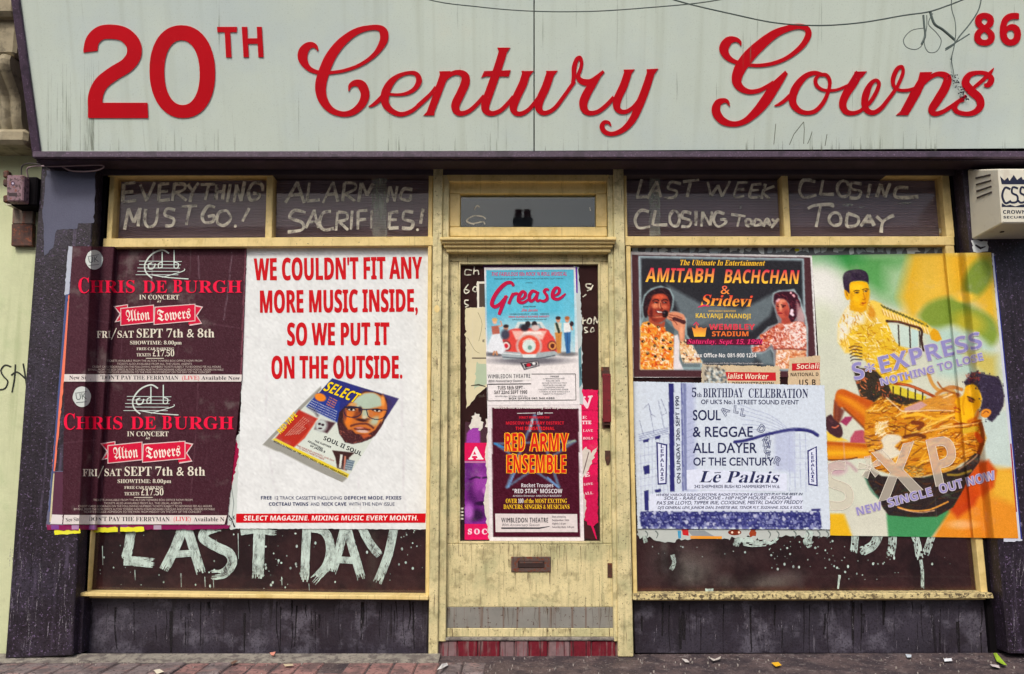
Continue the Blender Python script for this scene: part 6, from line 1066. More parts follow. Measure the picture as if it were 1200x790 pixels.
for (ch, u0, u1, v1) in (('8', 1140.5, 1167, 53), ('6', 1170.5, 1197.5, 53)): letter('numeral', lambda i, ch=ch, u0=u0, u1=u1, v1=v1: i.text(ch, u0, v1-.4, u1, v1-.4, 36.5, RED, 'B', halo=RED, hw=.7))
# grime running from the crack above the last letters
ink = Ink(.0004); rr = random.Random(5)
ink.ribbon([(1117, 60, .8), (1115, 70, 1), (1117, 82, .8), (1118, 90, .8)], 1, (70, 84, 80), smooth=4)
for _ in range(60):
    f = rr.random(); ink.ell(1116+f*16+rr.gauss(0, 2.5), 88+f*30+rr.gauss(0, 2.5), rr.uniform(.4, 1.3), rr.uniform(.4, 1.1), (34, 26, 44), 6)
ink.build('dirt_splatter', lambda u, v, z: S(u, v, z+.0105), None, sign)
ink = Ink(.0004)
for l in ([(165, 722), (200, 640), (275, 545)], [(275, 545), (280, 600), (275, 715)], [(340, 620), (325, 670), (305, 715)], [(60, 560), (45, 720)], [(455, 640), (440, 730)]): ink.ribbon([(900+x/6.58, 60+y/6.58, .8) for x, y in l], 1, (104, 112, 96))
props(ink.build('sign_cracks', lambda u, v, z: S(u, v, z), None, sign), kind='stuff')
ink = Ink(.0003); rd = random.Random(12)
for _ in range(110):
    uu = rd.choice((rd.uniform(50, 1195), rd.uniform(50, 1195), rd.uniform(55, 115), rd.uniform(880, 1100))); ll = rd.uniform(5, 26) if uu > 120 else rd.uniform(15, 110); w_ = rd.uniform(.5, 2)
    ink.ribbon([(uu+rd.gauss(0, .3), 176.5-ll, .2), (uu, 176.5-ll*.5, w_*.7), (uu, 176.5, w_)], 1, (112, 118, 98))
for _ in range(24): uu = rd.uniform(40, 1190); v_ = rd.uniform(-20, 120); ll = rd.uniform(20, 70); ink.ribbon([(uu, v_, .2), (uu+rd.gauss(0, .4), v_+ll*.5, rd.uniform(.5, 1.8)), (uu, v_+ll, .2)], 1, (112, 118, 98))
props(ink.build('dirt_runs', lambda u, v, z: S(u, v, z), m_scrawl_dirt, sign), kind='stuff')

# ================================================================== CABLES AND BOXES
YC = -.8
def cable(name, label, pts, r=.003, Y=YC, mat=m_wire, group=None):
    o = tube(name, [P(p[0], p[1], Y+(p[2] if len(p) > 2 else 0)) for p in cr([(*p, 0)[:3] for p in pts], 6)], r, mat); return props(o, label, 'cable', group)
cable('overhead_cable', 'thin dark cable sagging across the sign above Century', [(420, -30), (500, -1), (560, 8), (620, 13), (690, 13.5), (760, 9), (830, 2), (900, -12)], .0028)
cable('overhead_cable', 'thin dark cable sagging across the sign above Gowns to the tangle', [(740, -20), (790, 0), (860, 17), (910, 27), (960, 30), (1010, 26.5), (1060, 18), (1088, 14), (1115, 5), (1150, -9)], .0035)
cable('cable_loop', 'round loop of thin wire hanging left in the cable tangle', [(1082, 33), (1068, 36), (1059, 46), (1062, 55), (1073, 58), (1081, 52), (1084, 36), (1082, 18)], .002)
cable('cable_loop', 'narrow loop of thin wire hanging right in the cable tangle', [(1086, 18), (1086, 32), (1083, 50), (1088, 61), (1098, 60), (1103, 48), (1097, 38), (1088, 28), (1093, 16)], .002)
cable('cable_bundle', 'short dark doubled wire hanging straight in the cable tangle', [(1082, 18), (1083, 30), (1084, 42), (1080, 52)], .005)
cable('cable_bundle', 'dark bound wire running down from the tangle to its lowest knot', [(1090, 14), (1095, 28), (1105, 35), (1119, 47)], .006)
cable('hanging_cable', 'thin wire dropping straight from the cable beside the 86', [(1116, -20), (1115, 8), (1119, 24), (1120, 38), (1118, 55), (1114, 70)], .0022)
cable('hanging_cable', 'curved wire sweeping past the 86 down to the knot', [(1152, -20), (1148, 8), (1138, 26), (1125, 42), (1118, 52), (1108, 59)], .0032)
cable('cable_bundle', 'short stub of wire ending just left of the number eight', [(1108, 57), (1120, 50), (1136, 40)], .003)

jb = thing('junction_box', 'old rusty electrical box with knobs on the green wall', 'junction box', P(24, 240, 0))
MB().prism([(7.5, 205), (28, 205), (27, 236), (7.5, 236)], -.19, -.13).build('box_cover', m_boxface, jb, bevel=.006)
MB().prism([(13, 207), (44, 207), (42, 241), (12, 241)], -.13, 0).build('box_body', m_near_black, jb, bevel=.008)
for v in (204, 214, 233): MB().prism([(3, v-4), (9, v-5), (10, v+4), (3, v+4)], -.17, -.13).build('knob', m_rust, jb, bevel=.006)
ink = Ink(.001); ink.ell(15, 215, 2.4, 2.6, (80, 60, 80)); ink.ell(15, 215, 1.2, 1.2, (190, 180, 200)); ink.rect(10, 226, 20, 230, (70, 60, 62)); ink.build('cover_marks', flat(-.19), None, jb)
MB().prism([(15, 241), (39, 241), (38, 262), (14, 262)], -.03, 0).build('back_plate', m_plate, jb, bevel=.002)
MB().prism([(13.5, 262.5), (38, 262.5), (37.5, 288), (13, 288)], -.036, 0).build('lower_plate', m_rust, jb, bevel=.002)
MB().prism([(7, 235), (13, 235), (13, 240), (7, 240)], -.1, 0).build('fixing_tab', m_alarm, jb)
def wires(name, label, pts, r, mat): return props(tube(name, [P(*p) for p in cr(pts, 7)], r, mat), label, 'cable')
wires('supply_cable', 'grey looped cable from the junction box along under the sign', [(33, 208, -.08), (32, 198, -.1), (42, 194.5, -.12), (62, 195, -.16), (95, 194, -.17), (118, 193.5, -.17), (121, 196.5, -.17), (112, 200, -.16), (95, 201, -.15), (80, 199, -.15), (62, 188, -.15)], .0042, m_lead)
wires('supply_cable', 'short dark cable arching from the junction box top over the wall', [(25, 205, -.1), (26, 195, -.11), (34, 191.5, -.12), (48, 193, -.14)], .004, m_cable)

ab = thing('alarm_box', 'cream burglar alarm box with crown emblem under the sign', 'alarm box', P(1185, 270, -.2))
f = [P(u, v, -.38) for u, v in ((1170, 198), (1252, 198), (1256, 261.5), (1174.5, 261.5))]; b = [P(u, v, PY) for u, v in ((1133.5, 199), (1206, 199), (1209, 280), (1138.5, 281))]
mb = MB(); mb.ring(f, b); mb.build('alarm_housing', m_alarm, ab, bevel=.006)
def side(s, v0, lift=0):     # point on the box's left side: s from wall to front, t down
    pa, pb, pc, pd = Vector(b[0]), Vector(f[0]), Vector(f[3]), Vector(b[3])
    return (pa*(1-s)+pb*s)*(1-v0)+(pd*(1-s)+pc*s)*v0 + Vector((-lift, 0, 0))
for k in range(4):
    t = .12+k*.1
    mb = MB(); mb.ring([side(.28, t, .004), side(.76, t-.035, .004), side(.76, t-.01, .004), side(.28, t+.025, .004)], [side(.28, t, -.002), side(.76, t-.035, -.002), side(.76, t-.01, -.002), side(.28, t+.025, -.002)]); mb.build('vent_slot', m_slot, ab)
MB().prism([(1173, 271), (1177, 270.5), (1177, 272), (1173, 272.5)], -.25, -.24).build('drain_hole', m_slot, ab)
ink = Ink(.0008); K = (38, 42, 62)
ink.poly([(1174, 216), (1172, 206.5), (1177, 211.5), (1181, 208), (1183, 212), (1188, 205), (1192, 211), (1197, 207), (1199, 211), (1205, 205), (1203, 216)], K)
for u0, u1 in ((1174, 1184), (1183, 1192), (1191, 1200)):
    pass
ink.ribbon([(1184, 222), (1178, 220), (1174.5, 229), (1178, 238), (1184, 236)], 2.6, K, smooth=4)
ink.ribbon([(1193, 221), (1187, 219.5), (1186, 226), (1192, 229.5), (1192, 236), (1186, 237.5), (1183, 235)], 2.4, K, smooth=4)
ink.ribbon([(1202, 221), (1197, 219.5), (1196, 226), (1201, 229.5), (1201, 236), (1196, 237.5), (1193, 235)], 2.4, K, smooth=4)
ink.poly([(1174, 238), (1179, 241), (1184, 240), (1190, 242), (1196, 240), (1203, 239), (1203, 243), (1174, 242.5)], K)
ink.text('CROWN', 1175, 250.5, 1203, 250.5, 4.2, K, 'B'); ink.text('SECURITY', 1175.5, 256, 1209, 256, 2.8, K, 'B')
ink.build('emblem_print', flat(-.38), None, ab)
# ================================================================== POSTERS
GLS = .0435                                       # face of the shop glass
def sstep(x): x = min(1, max(0, x)); return x*x*(3-2*x)
# left posters: bridge from pilaster face over the window stile down to the glass
def uc_l(v): return 124-(v-290)*.068
def uc_r(v): return 1120+(v-295)*.1
def Y_left(u, v):                                 # pilaster face, short bridge, over the window stile, down to the glass
    d = u-uc_l(v); e = u-(111-.045*(v-190)+.6)
    return PY-.004 + .094*min(1, max(0, e/12.5)) + .0455*sstep((d-9)/5) - .0015
def Y_right(u, v):
    d = u-uc_r(v)
    return GLS-.004 - .049*sstep((d+16)/4) - .0955*sstep(d/13)
def on(Yf): return lambda u, v, z=0: P(u, v, Yf(u, v)-z)
def cY(y): return lambda u, v: y
def poster(name, label, corner, cat='poster', group=None, Y=0): return thing(name, label, cat, P(corner[0], corner[1], Y), group)
GP = 'posters pasted over the shop windows'
WHT = (232, 230, 228)

# ---- two identical concert posters
def concert(T, tag, torn):
    f = lambda u, v: T(u, v)
    x = lambda u, v: T(u, v)
    ink = Ink(.003); cream = (222, 214, 198); red = (232, 22, 66)
    def tx(s, u0, u1, v, h, col=cream, font='B', v2=None, **k):
        a = T(u0, v); b = T(u1, v2 if v2 is not None else v); ink.text(s, a[0], a[1], b[0], b[1], h*1.039 if tag else h, col, font, **k)
    def rb_(pts, w, col, sm=0): ink.ribbon([(*T(u, v), w) for u, v in pts], w, col, smooth=sm)
    for k in range(5): rb_([(163-k*1.0+ (k % 2), 306+k*4), (213-k, 306.5+k*3.9)], .8, (188, 200, 196))
    rb_([(198, 297), (190, 293), (178, 298), (170, 309), (171, 319), (178, 326)], 1.7, (206, 214, 208), 5)
    rb_([(178, 322), (195, 325), (221, 327)], 1.2, (200, 210, 204), 4); rb_([(190, 325), (214, 318), (216, 315)], 1, (200, 210, 204), 4)
    for u, t in ((190, 295), (204, 293)):
        rb_([(u, t), (u, 314)], 1.3, (200, 214, 208)); 
    rb_([(190, 307), (186, 309), (186, 314), (190, 313)], 1.2, (206, 214, 208), 4); rb_([(204, 307), (209, 309), (208, 314), (204, 314)], 1.2, (206, 214, 208), 4)
    rb_([(178, 308), (174, 310), (175, 315), (180, 314), (182, 309)], 1.6, (206, 214, 208), 4)
    tx('C', 91, 105, 343.5, 18, red, 'S'); tx('HRIS', 105, 159, 343, 14.2, red, 'S'); tx('DE', 167, 196, 343, 14, red, 'S'); tx('B', 202, 214.5, 343, 15, red, 'S'); tx('URGH', 215.5, 284, 343, 14, red, 'S')
    tx('IN CONCERT', 163, 210, 351, 5.4, cream, 'S'); tx('AT', 184, 189, 354.5, 2.2, cream)
    R = (206, 22, 60); W = (214, 186, 186)
    def band(p, c): ink.poly([T(*q) for q in p], c)
    for dx in (0,):
        band([(133, 359), (150, 356.5), (150, 374.5), (134, 378), (140, 368)], W); band([(135, 360), (149, 357.5), (149, 373.5), (136.5, 376.5), (142, 368)], R)
        band([(238, 359.5), (222, 356), (222, 382), (237, 379.5), (231, 370)], W); band([(236, 360.5), (221, 357.5), (221, 380.5), (235.5, 378.3), (229.5, 370)], R)
        band([(141, 361), (180.5, 357), (180.5, 378), (141, 382)], W); band([(142, 362), (179.5, 358), (179.5, 377), (142, 381)], R)
        band([(181, 359.5), (229, 356), (229, 376.5), (180, 381)], W); band([(182, 360.5), (228, 357), (228, 375.5), (181, 380)], R)
    tx('Alton', 148, 176, 377, 12.5, (236, 224, 214), 'F', v2=374.6); tx('Towers', 184.5, 224, 376.5, 12.5, (236, 224, 214), 'F', v2=373)
    tx('FRI', 113, 130, 396, 8, cream, 'S'); rb_([(130.5, 398), (136.5, 384.5)], 1, cream); tx('SAT', 137, 157, 395.8, 8, cream, 'S')
    tx('SEPT', 159.5, 191, 395.6, 10.2, cream, 'S'); tx('7th & 8th', 194.5, 251.5, 395.4, 9.8, cream, 'S')
    tx('SHOWTIME: 8.00pm', 152, 213, 403.7, 4.2, cream, 'S'); tx('FREE CAR PARKING', 160, 204, 410.3, 3, cream, 'S'); tx('TICKETS', 160, 177, 417.6, 3.6, cream, 'S'); tx('£17.50', 178.5, 204.5, 417.6, 7.2, cream, 'S')
    rb_([(171, 420), (192, 420)], .7, cream)
    L = ('TICKETS AVAILABLE FROM THE ALTON TOWERS BOX OFFICE NOW FROM', 'TICKETS ALSO AVAILABLE FROM ALL THE USUAL AGENTS', 'CREDIT CARD BOOKINGS ON THE FOLLOWING NUMBERS TICKETS SUBJECT TO BOOKING FEE ALL HOURS', 'BY MAIL FROM THE BOX OFFICE ALTON TOWERS NORTH STAFFORDSHIRE CHEQUES AND POSTAL ORDERS PAYABLE', 'TICKETS INCLUDE ADMISSION TO THE PARK FROM MIDDAY ON THE DAY OF THE CONCERT')
    for s, (a, b, v) in zip(L, ((125, 237, 424), (137, 225, 427.6), (108, 259, 431), (103, 262, 434.4), (114, 247, 437.4))): tx(s, a, b, v, 2.3, (190, 176, 168), 'R')
    a0 = T(75 if not tag else 78, 438.8); a1 = T(283.5, 439.2)
    e = 264 if torn else a1[0]
    if torn: ink.poly([(75, 603.5), (266, 604), (263, 614.5), (74, 614.5)], (214, 206, 202))
    else: ink.poly([(75.5, 438.6), (283.4, 439), (283, 447.2), (74.8, 447.2)], (214, 206, 202))
    d = (44, 34, 40)
    if torn:
        ink.text('New Single', 77, 611.8, 98, 610, 4.6, d, 'S'); ink.text('"DON\'T PAY THE FERRYMAN', 101, 610.6, 199, 611, 5, d, 'S'); ink.text('(LIVE)', 203, 610.6, 224, 610.8, 5, (206, 60, 70), 'S'); ink.text('Available N', 227, 611, 263, 611, 4.8, d, 'S')
    else:
        ink.text('New Single', 81, 444.8, 113, 444.6, 4.4, d, 'S'); ink.text('"DON\'T PAY THE FERRYMAN', 117, 444.6, 209, 445, 4.6, d, 'S'); ink.text('(LIVE)', 213, 445, 234, 445, 4.6, (206, 60, 70), 'S'); ink.text('Available Now', 236, 445, 281, 445.3, 4.4, d, 'S')
    return ink
DK = (64, 28, 40)
def crease_cuts():
    n = Vector((1, .068, 0)).normalized(); out = []
    for k in range(9, 16): out.append((Vector((124+k, 290, 0)), n))
    m = Vector((1, .045, 0)).normalized()
    for k in (0, 6, 12.5): out.append((Vector((111.6+k, 190, 0)), m))
    return out
p1 = poster('concert_poster', 'upper of the two dark maroon concert posters left of the white magazine poster', (180, 447), Y=0)
c1 = Canvas(60, 280, 300, 455, 1, DK)
c1.poly([(80, 288), (131, 288), (127, 450), (70, 450)], (70, 34, 46), 6)
c1.line([(232, 300), (234, 330)], 1, (150, 140, 150), 1, .5); c1.line([(272, 296), (266, 350), (262, 375)], 1, (150, 140, 150), 1, .5); c1.line([(288, 292), (282, 447)], 1.2, (150, 90, 104), 1, .8)
for pts in ([(150, 292), (146, 350), (140, 440)], [(205, 300), (214, 352), (206, 430)], [(95, 372), (128, 378), (134, 374)], [(250, 380), (280, 384)]): c1.line(pts, .8, (104, 70, 84), 1, .6, 4)
c1.hatch([(80, 288), (289, 291), (283, 438), (75, 438)], [(84, 46, 58), (52, 20, 32), (96, 60, 70)], 500, 7, .6, 1.4, .3, .35, 5)
sheet('sheet', [(85, 288.5), (289, 291), (283.6, 447.5), (75, 447.5)], Y_left, p1, canvas=c1, step=1.1)
T1f = lambda u, v: (u, v)
concert(T1f, 0, False).build('printed_lettering', on(Y_left), None, p1, cuts=crease_cuts())
p2 = poster('concert_poster', 'lower of the two dark maroon concert posters, its right edge torn away', (160, 617), Y=0)
c2 = Canvas(50, 440, 300, 625, 1, DK)
c2.poly([(75, 447), (116, 447), (104, 620), (60, 620)], (66, 30, 42), 6)
for pts in ([(232, 450), (230, 500), (222, 600)], [(122, 470), (118, 540), (124, 600)], [(64, 520), (112, 516)], [(180, 560), (196, 600)]): c2.line(pts, .8, (106, 72, 84), 1, .6, 4)
c2.hatch([(75, 447), (283, 448), (262, 602), (62, 602)], [(84, 46, 58), (48, 18, 30), (100, 64, 74)], 600, 8, .6, 1.5, .3, .35, 6)
T2f = lambda u, v: (75+(u-92)*1.039, 503+(v-343)*1.039)
Yl2 = lambda u, v: Y_left(u, v)
sheet('sheet', [(75.5, 447.2), (283, 447.8), (266, 615), (73, 615)], Yl2, p2, canvas=c2, step=1.1, torn=.3)
concert(T2f, 1, True).build('printed_lettering', on(Yl2), None, p2, cuts=crease_cuts())
# older layers showing round their edges
def scrap(name, label, pts, col, Y, j=.8, cat='poster scrap', seed=0, step=3, extra=None, mat=None, group=None, cuts=None):
    ink = Ink(.0002); Yf = Y if callable(Y) else cY(Y)
    u = sum(p[0] for p in pts)/len(pts); v = max(p[1] for p in pts)
    ink.poly(scrap_pts(pts, j, step, seed), col)
    if extra: extra(ink)
    o = ink.build(name, on(Yf), mat or m_paper, None, cuts=cuts); return props(o, label, cat, group)
PL = PY-.0025
scrap('torn_poster_edge', 'blue and white edge of an older poster left of the upper concert poster', [(80, 289), (85.5, 289), (81, 346), (75.5, 346)], (176, 182, 196), PL, .3, extra=lambda i: i.poly([(85, 291), (91, 291), (84, 345), (81, 345)], (44, 46, 120)))
scrap('torn_poster_edge', 'orange edge strip of an older poster running down beside both concert posters', [(80, 345), (85, 345), (64.5, 552), (60.5, 552), (71, 440)], (232, 120, 92), PL, .3, extra=lambda i: i.poly([(77, 345), (80, 345), (62, 560), (58.5, 600), (57, 600)], (70, 84, 130)))
scrap('torn_poster_edge', 'pale blue edge of an older poster at the bottom left of the lower concert poster', [(60, 552), (74, 552), (75, 616), (54, 618)], (96, 96, 120), PL, .4, extra=lambda i: (i.poly([(62, 555), (64, 555), (60, 612), (58, 612)], (196, 186, 150)), i.poly([(64, 553), (76, 553), (74, 614), (60, 614)], (86, 46, 66)), i.poly([(61, 603), (76, 603.5), (75, 614.5), (59, 614)], (216, 208, 208))))
scrap('torn_poster_edge', 'purple strip of an older poster under the lower concert poster', [(54, 615), (270, 615), (268, 620), (120, 621.5), (56, 621)], (128, 22, 78), lambda u, v: Y_left(u, v)+.001, .4, cuts=crease_cuts(), extra=lambda i: [i.rect(a, 615.5, a+9, 620.5, c) for a, c in ((60, (120, 60, 140)), (84, (170, 130, 170)), (104, (150, 100, 160)), (141, (140, 60, 130)), (180, (170, 150, 170)))])
scrap('torn_poster_edge', 'short yellow strip sticking out below the posters on the left pilaster', [(63.5, 620), (94, 619.5), (94, 625), (64, 627)], (226, 222, 50), PL, .3)
scrap('torn_poster_edge', 'long yellow strip sticking out below the lower concert poster', [(108, 618.5), (168, 617.5), (169, 622.5), (108, 624.5)], (226, 222, 50), .028, .35, extra=lambda i: i.rect(138, 616, 141, 626, (70, 42, 44)))
scrap('torn_paper', 'white torn strip with a crimson sliver right of the lower concert poster', [(279, 505), (285, 506), (279, 620), (263, 619), (268, 560), (266, 546)], (196, 204, 200), GLS-.0045, 1.1, seed=4, extra=lambda i: (i.poly(scrap_pts([(277, 512), (280, 530), (274, 560), (268.5, 582), (268, 560)], .6), (150, 10, 62)), i.ribbon([(268, 604, 1.5), (272, 610, 1), (275, 618, 2)], 1, (40, 36, 44)), i.ribbon([(270, 560, .7), (274, 590, .9), (271, 615, .5)], 1, (120, 130, 128)), i.text('of', 269, 611, 276, 608, 4, (40, 36, 44), 'S')))
def round_sticker(label, cu, cv, r, letters):
    st_ = poster('round_sticker', label, (cu, cv), 'sticker', 'round paper stickers on the concert posters', PY)
    a = Ink(.0036); a.poly([(cu+r*.93*math.cos(k*math.tau/28)*(1+.03*math.sin(k*5)), cv+r*1.05*math.sin(k*math.tau/28)) for k in range(28)], (198, 204, 200)); a.build('sheet', on(Y_left), m_paper, st_, cuts=crease_cuts())
    b_ = Ink(.0045); b_.text(letters, cu-r*.62, cv+r*.35, cu+r*.5, cv+r*.2, r*.62, (96, 104, 104), 'R')
    b_.ribbon([(cu-r*.7, cv-r*.35, .8), (cu+r*.5, cv-r*.55, .8)], 1, (120, 126, 126)); b_.ribbon([(cu-r*.6, cv+r*.6, .8), (cu+r*.5, cv+r*.5, .8)], 1, (120, 126, 126)); b_.build('scrawled_letters', on(Y_left), None, st_, cuts=crease_cuts())
round_sticker('round white sticker at the top left corner of the upper concert poster', 110.5, 304.5, 11, 'UK')
round_sticker('round white sticker at the top left corner of the lower concert poster', 96, 465, 11.5, 'UK')

# ---- white magazine poster
pm = poster('magazine_poster', 'large white poster with red capitals above a picture of a magazine', (390, 620), Y=GLS)
YM = cY(GLS-.005)
cm = Canvas(270, 285, 510, 625, 1.5, (219, 222, 222))
for pts in ([(312, 440), (314, 520), (330, 612)], [(350, 300), (346, 420)], [(420, 560), (424, 615)], [(288, 395), (306, 397)], [(470, 440), (474, 600)]): cm.line(pts, 1.4, (206, 204, 208), 1.5, .7, 4)
sheet('sheet', [(289.4, 290.5), (502.5, 289.5), (499.5, 620.5), (276.5, 619.5)], YM, pm, canvas=cm, step=2.5, grain=4, torn=.25)
ink = Ink(.0012); R_ = (196, 14, 26); nav = (44, 52, 96)
ink.text("WE COULDN'T FIT ANY", 298, 328.5, 494.5, 326.5, 25.5, R_, halo=R_, hw=.45); ink.text('MORE MUSIC INSIDE,', 303.5, 366.6, 490, 365, 26, R_, halo=R_, hw=.45); ink.text('SO WE PUT IT', 336, 404.7, 456.5, 404.2, 26, R_, halo=R_, hw=.45); ink.text('ON THE OUTSIDE.', 317.4, 443.6, 472, 443.2, 26, R_, halo=R_, hw=.45)
ink.text('FREE', 305.2, 585.4, 318.6, 585.4, 3.9, nav); ink.text('12 TRACK CASSETTE INCLUDING', 321, 585.4, 400.8, 585.4, 3.8, nav, 'R'); ink.text('DEPECHE MODE, PIXIES', 403, 585.4, 470.5, 585.4, 3.9, nav)
ink.text('COCTEAU TWINS', 314.8, 592.6, 361.5, 592.6, 3.9, nav); ink.text('AND', 364, 592.6, 374.5, 592.6, 3.8, nav, 'R'); ink.text('NICK CAVE', 376.5, 592.6, 406, 592.6, 3.9, nav); ink.text('WITH THE NEW ISSUE', 408.5, 592.6, 462.5, 592.6, 3.8, nav, 'R')
ink.poly([(276.8, 602), (499, 601.7), (498.4, 612.6), (276.5, 612.6)], (198, 12, 26)); ink.text('SELECT MAGAZINE. MIXING MUSIC EVERY MONTH.', 285, 610, 490, 609.8, 5.6, (240, 230, 226), shear=.12)
ink.build('printed_lettering', on(YM), None, pm)
# the pictured magazine, painted on its own fine sheet
TLm, TRm, BLm = (389.2, 443.3), (466.7, 467.4), (318, 515.4)
def mg(s, t): return (TLm[0]+(TRm[0]-TLm[0])*s+(BLm[0]-TLm[0])*t*1.0+ (0), TLm[1]+(TRm[1]-TLm[1])*s+(BLm[1]-TLm[1])*t)
BRm = (407.3, 560); kx = BRm[0]-mg(1, 1)[0]; ky = BRm[1]-mg(1, 1)[1]
def mg2(s, t): a = mg(s, t); return (a[0]+kx*s*t, a[1]+ky*s*t)
cg = Canvas(300, 436, 475, 570, 3, (219, 222, 222))
K8 = lambda x, y: (300+x/5.267, 430+y/5.267)     # enlarged view -> pixels
Kp = lambda l: [K8(*p) for p in l]
cg.poly(Kp([(40, 480), (95, 420), (205, 305), (400, 120), (560, 690), (530, 715), (500, 705), (150, 525), (125, 520)]), (146, 146, 138), 2.0)
cg.poly(Kp([(470, 70), (878, 197), (565, 685), (95, 450)]), (206, 214, 204), .8)
cg.poly(Kp([(470, 70), (878, 197), (800, 320), (505, 330), (340, 250), (335, 220)]), (34, 40, 118), .8)
cg.poly(Kp([(640, 130), (878, 197), (750, 390), (700, 300)]), (60, 46, 90), 3)
cg.poly(Kp([(380, 160), (520, 215), (505, 345), (310, 245)]), (26, 52, 140), 2)
cg.poly(Kp([(265, 265), (380, 320), (300, 440), (230, 500), (120, 440)]), (176, 40, 26), 2)
cg.poly(Kp([(380, 320), (330, 390), (250, 480), (290, 440), (350, 360)]), (226, 96, 60), 2)
# big face
M8 = lambda l: [(385+x/8.78, 440+y/8.78) for x, y in l]
def b8(x, y, rx, ry, col, soft=.6, rot=0, op=1): p = M8([(x, y)])[0]; cg.blob(p[0], p[1], rx/8.78, ry/8.78, col, soft, rot, op)
cg.poly(M8([(370, 160), (480, 170), (560, 200), (640, 250), (660, 300), (600, 400), (560, 500), (500, 590), (440, 650), (340, 690), (250, 705), (170, 690), (110, 600), (90, 500), (110, 380), (160, 330), (260, 240)]), (52, 26, 30), 1.2)
cg.poly(M8([(380, 172), (480, 180), (560, 225), (600, 290), (600, 360), (560, 450), (500, 560), (430, 600), (300, 610), (200, 560), (160, 440), (160, 350), (230, 280), (290, 210)]), (198, 108, 40), 2, smooth=3)
cg.poly(M8([(370, 185), (460, 180), (530, 225), (560, 300), (480, 330), (380, 345), (250, 300), (290, 230)]), (172, 190, 170), 2.4, smooth=3)
b8(560, 260, 20, 60, (232, 150, 70), .9); b8(250, 300, 40, 20, (206, 150, 90), .9); b8(375, 400, 34, 60, (176, 186, 160), .9); b8(480, 470, 60, 40, (176, 184, 156), 1, -.5); b8(540, 430, 20, 80, (222, 130, 50), .9, .3); b8(200, 460, 40, 60, (226, 120, 30), 1); b8(170, 400, 16, 60, (120, 56, 50), .9); b8(300, 400, 34, 40, (130, 60, 30), .9); b8(325, 350, 20, 30, (60, 26, 30), .9)
b8(340, 460, 60, 16, (60, 24, 24), .7, .15); b8(270, 430, 26, 16, (120, 50, 24), .8); b8(390, 450, 36, 10, (96, 56, 44), .8); b8(370, 430, 20, 16, (206, 190, 160), .9)
beard = M8([(110, 480), (150, 500), (190, 560), (240, 560), (280, 600), (400, 610), (480, 560), (540, 470), (545, 520), (480, 620), (400, 665), (300, 690), (240, 705), (170, 680), (110, 590)]); cg.poly(beard, (70, 30, 34), 1.6); cg.hatch(beard, [(120, 60, 56), (40, 16, 24), (150, 84, 70), (206, 120, 90)], 130, 3, .7, .9, .7, .6, 70); cg.poly(M8([(330, 610), (400, 600), (440, 620), (360, 650)]), (214, 96, 40), 2, .8)
cg.line(M8([(230, 520), (300, 500), (400, 500), (460, 540)]), 2.2, (84, 36, 36), 1.6, .9, 4); b8(345, 555, 78, 22, (126, 50, 40), .5, .1); b8(350, 575, 64, 16, (214, 176, 160), .6, .08); b8(320, 540, 40, 9, (196, 130, 116), .7); cg.line(M8([(265, 548), (340, 558), (430, 556)]), .8, (60, 16, 22), .6, 1, 3)
for x_, y_2 in ((235, 350), (500, 360)): b8(x_, y_2, 50, 18, (96, 50, 36), .7, .12); b8(x_, y_2+3, 34, 11, (222, 214, 196), .5, .12); b8(x_, y_2, 15, 13, (20, 12, 16), .4); cg.line(M8([(x_-46, y_2-2), (x_, y_2-16), (x_+46, y_2+2)]), .9, (36, 16, 22), .7, 1, 4)
for pl in ([(165, 330), (235, 318), (325, 335), (345, 360), (320, 410), (260, 432), (190, 420), (160, 380), (165, 330)], [(390, 350), (450, 348), (540, 355), (600, 362), (580, 420), (530, 450), (470, 450), (410, 420), (390, 350)]): cg.line(M8(pl), 1.0, (22, 26, 56), .6, 1, 4)
cg.line(M8([(340, 350), (392, 352)]), 1.2, (30, 30, 60), .6); cg.line(M8([(165, 328), (320, 332)]), 1.6, (26, 26, 56), .6)
cg.poly(M8([(560, 190), (712, 240), (600, 420), (606, 330), (600, 250)]), (56, 50, 110), 2, .8)
# neck, collar, small portrait, cassette
cg.poly(Kp([(470, 515), (610, 530), (575, 560), (560, 640), (500, 625), (490, 560)]), (58, 30, 30), 1.2); cg.poly(Kp([(520, 540), (536, 542), (524, 625), (512, 622)]), (210, 214, 206), .8); cg.poly(Kp([(545, 550), (556, 552), (552, 640), (540, 636)]), (190, 120, 100), .8)
cg.poly(Kp([(370, 350), (400, 325), (490, 345), (440, 410), (360, 385)]), (70, 40, 48), 2); cg.blob(*K8(402, 362), 7, 8, (190, 200, 196), .6, .3); cg.blob(*K8(392, 352), 1.8, 1.4, (50, 30, 40), .6); cg.blob(*K8(412, 358), 1.8, 1.4, (50, 30, 40), .6); cg.blob(*K8(396, 380), 2.4, 1, (60, 30, 44), .6)
cg.poly(Kp([(560, 570), (610, 580), (590, 640), (545, 632)]), (96, 116, 130), .8)
for k in range(4): cg.line(Kp([(562-k*4, 580+k*14), (606-k*4, 588+k*14)]), .5, (180, 190, 196), .4)
cg.poly(Kp([(100, 448), (118, 440), (575, 662), (565, 685)]), (224, 200, 40), .8)
cg.blob(*K8(397, 188), 6.8, 4.6, (232, 130, 30), .3, .3)
cg.line(Kp([(330, 250), (365, 275), (380, 300)]), 3, (60, 50, 60), 3, .7)
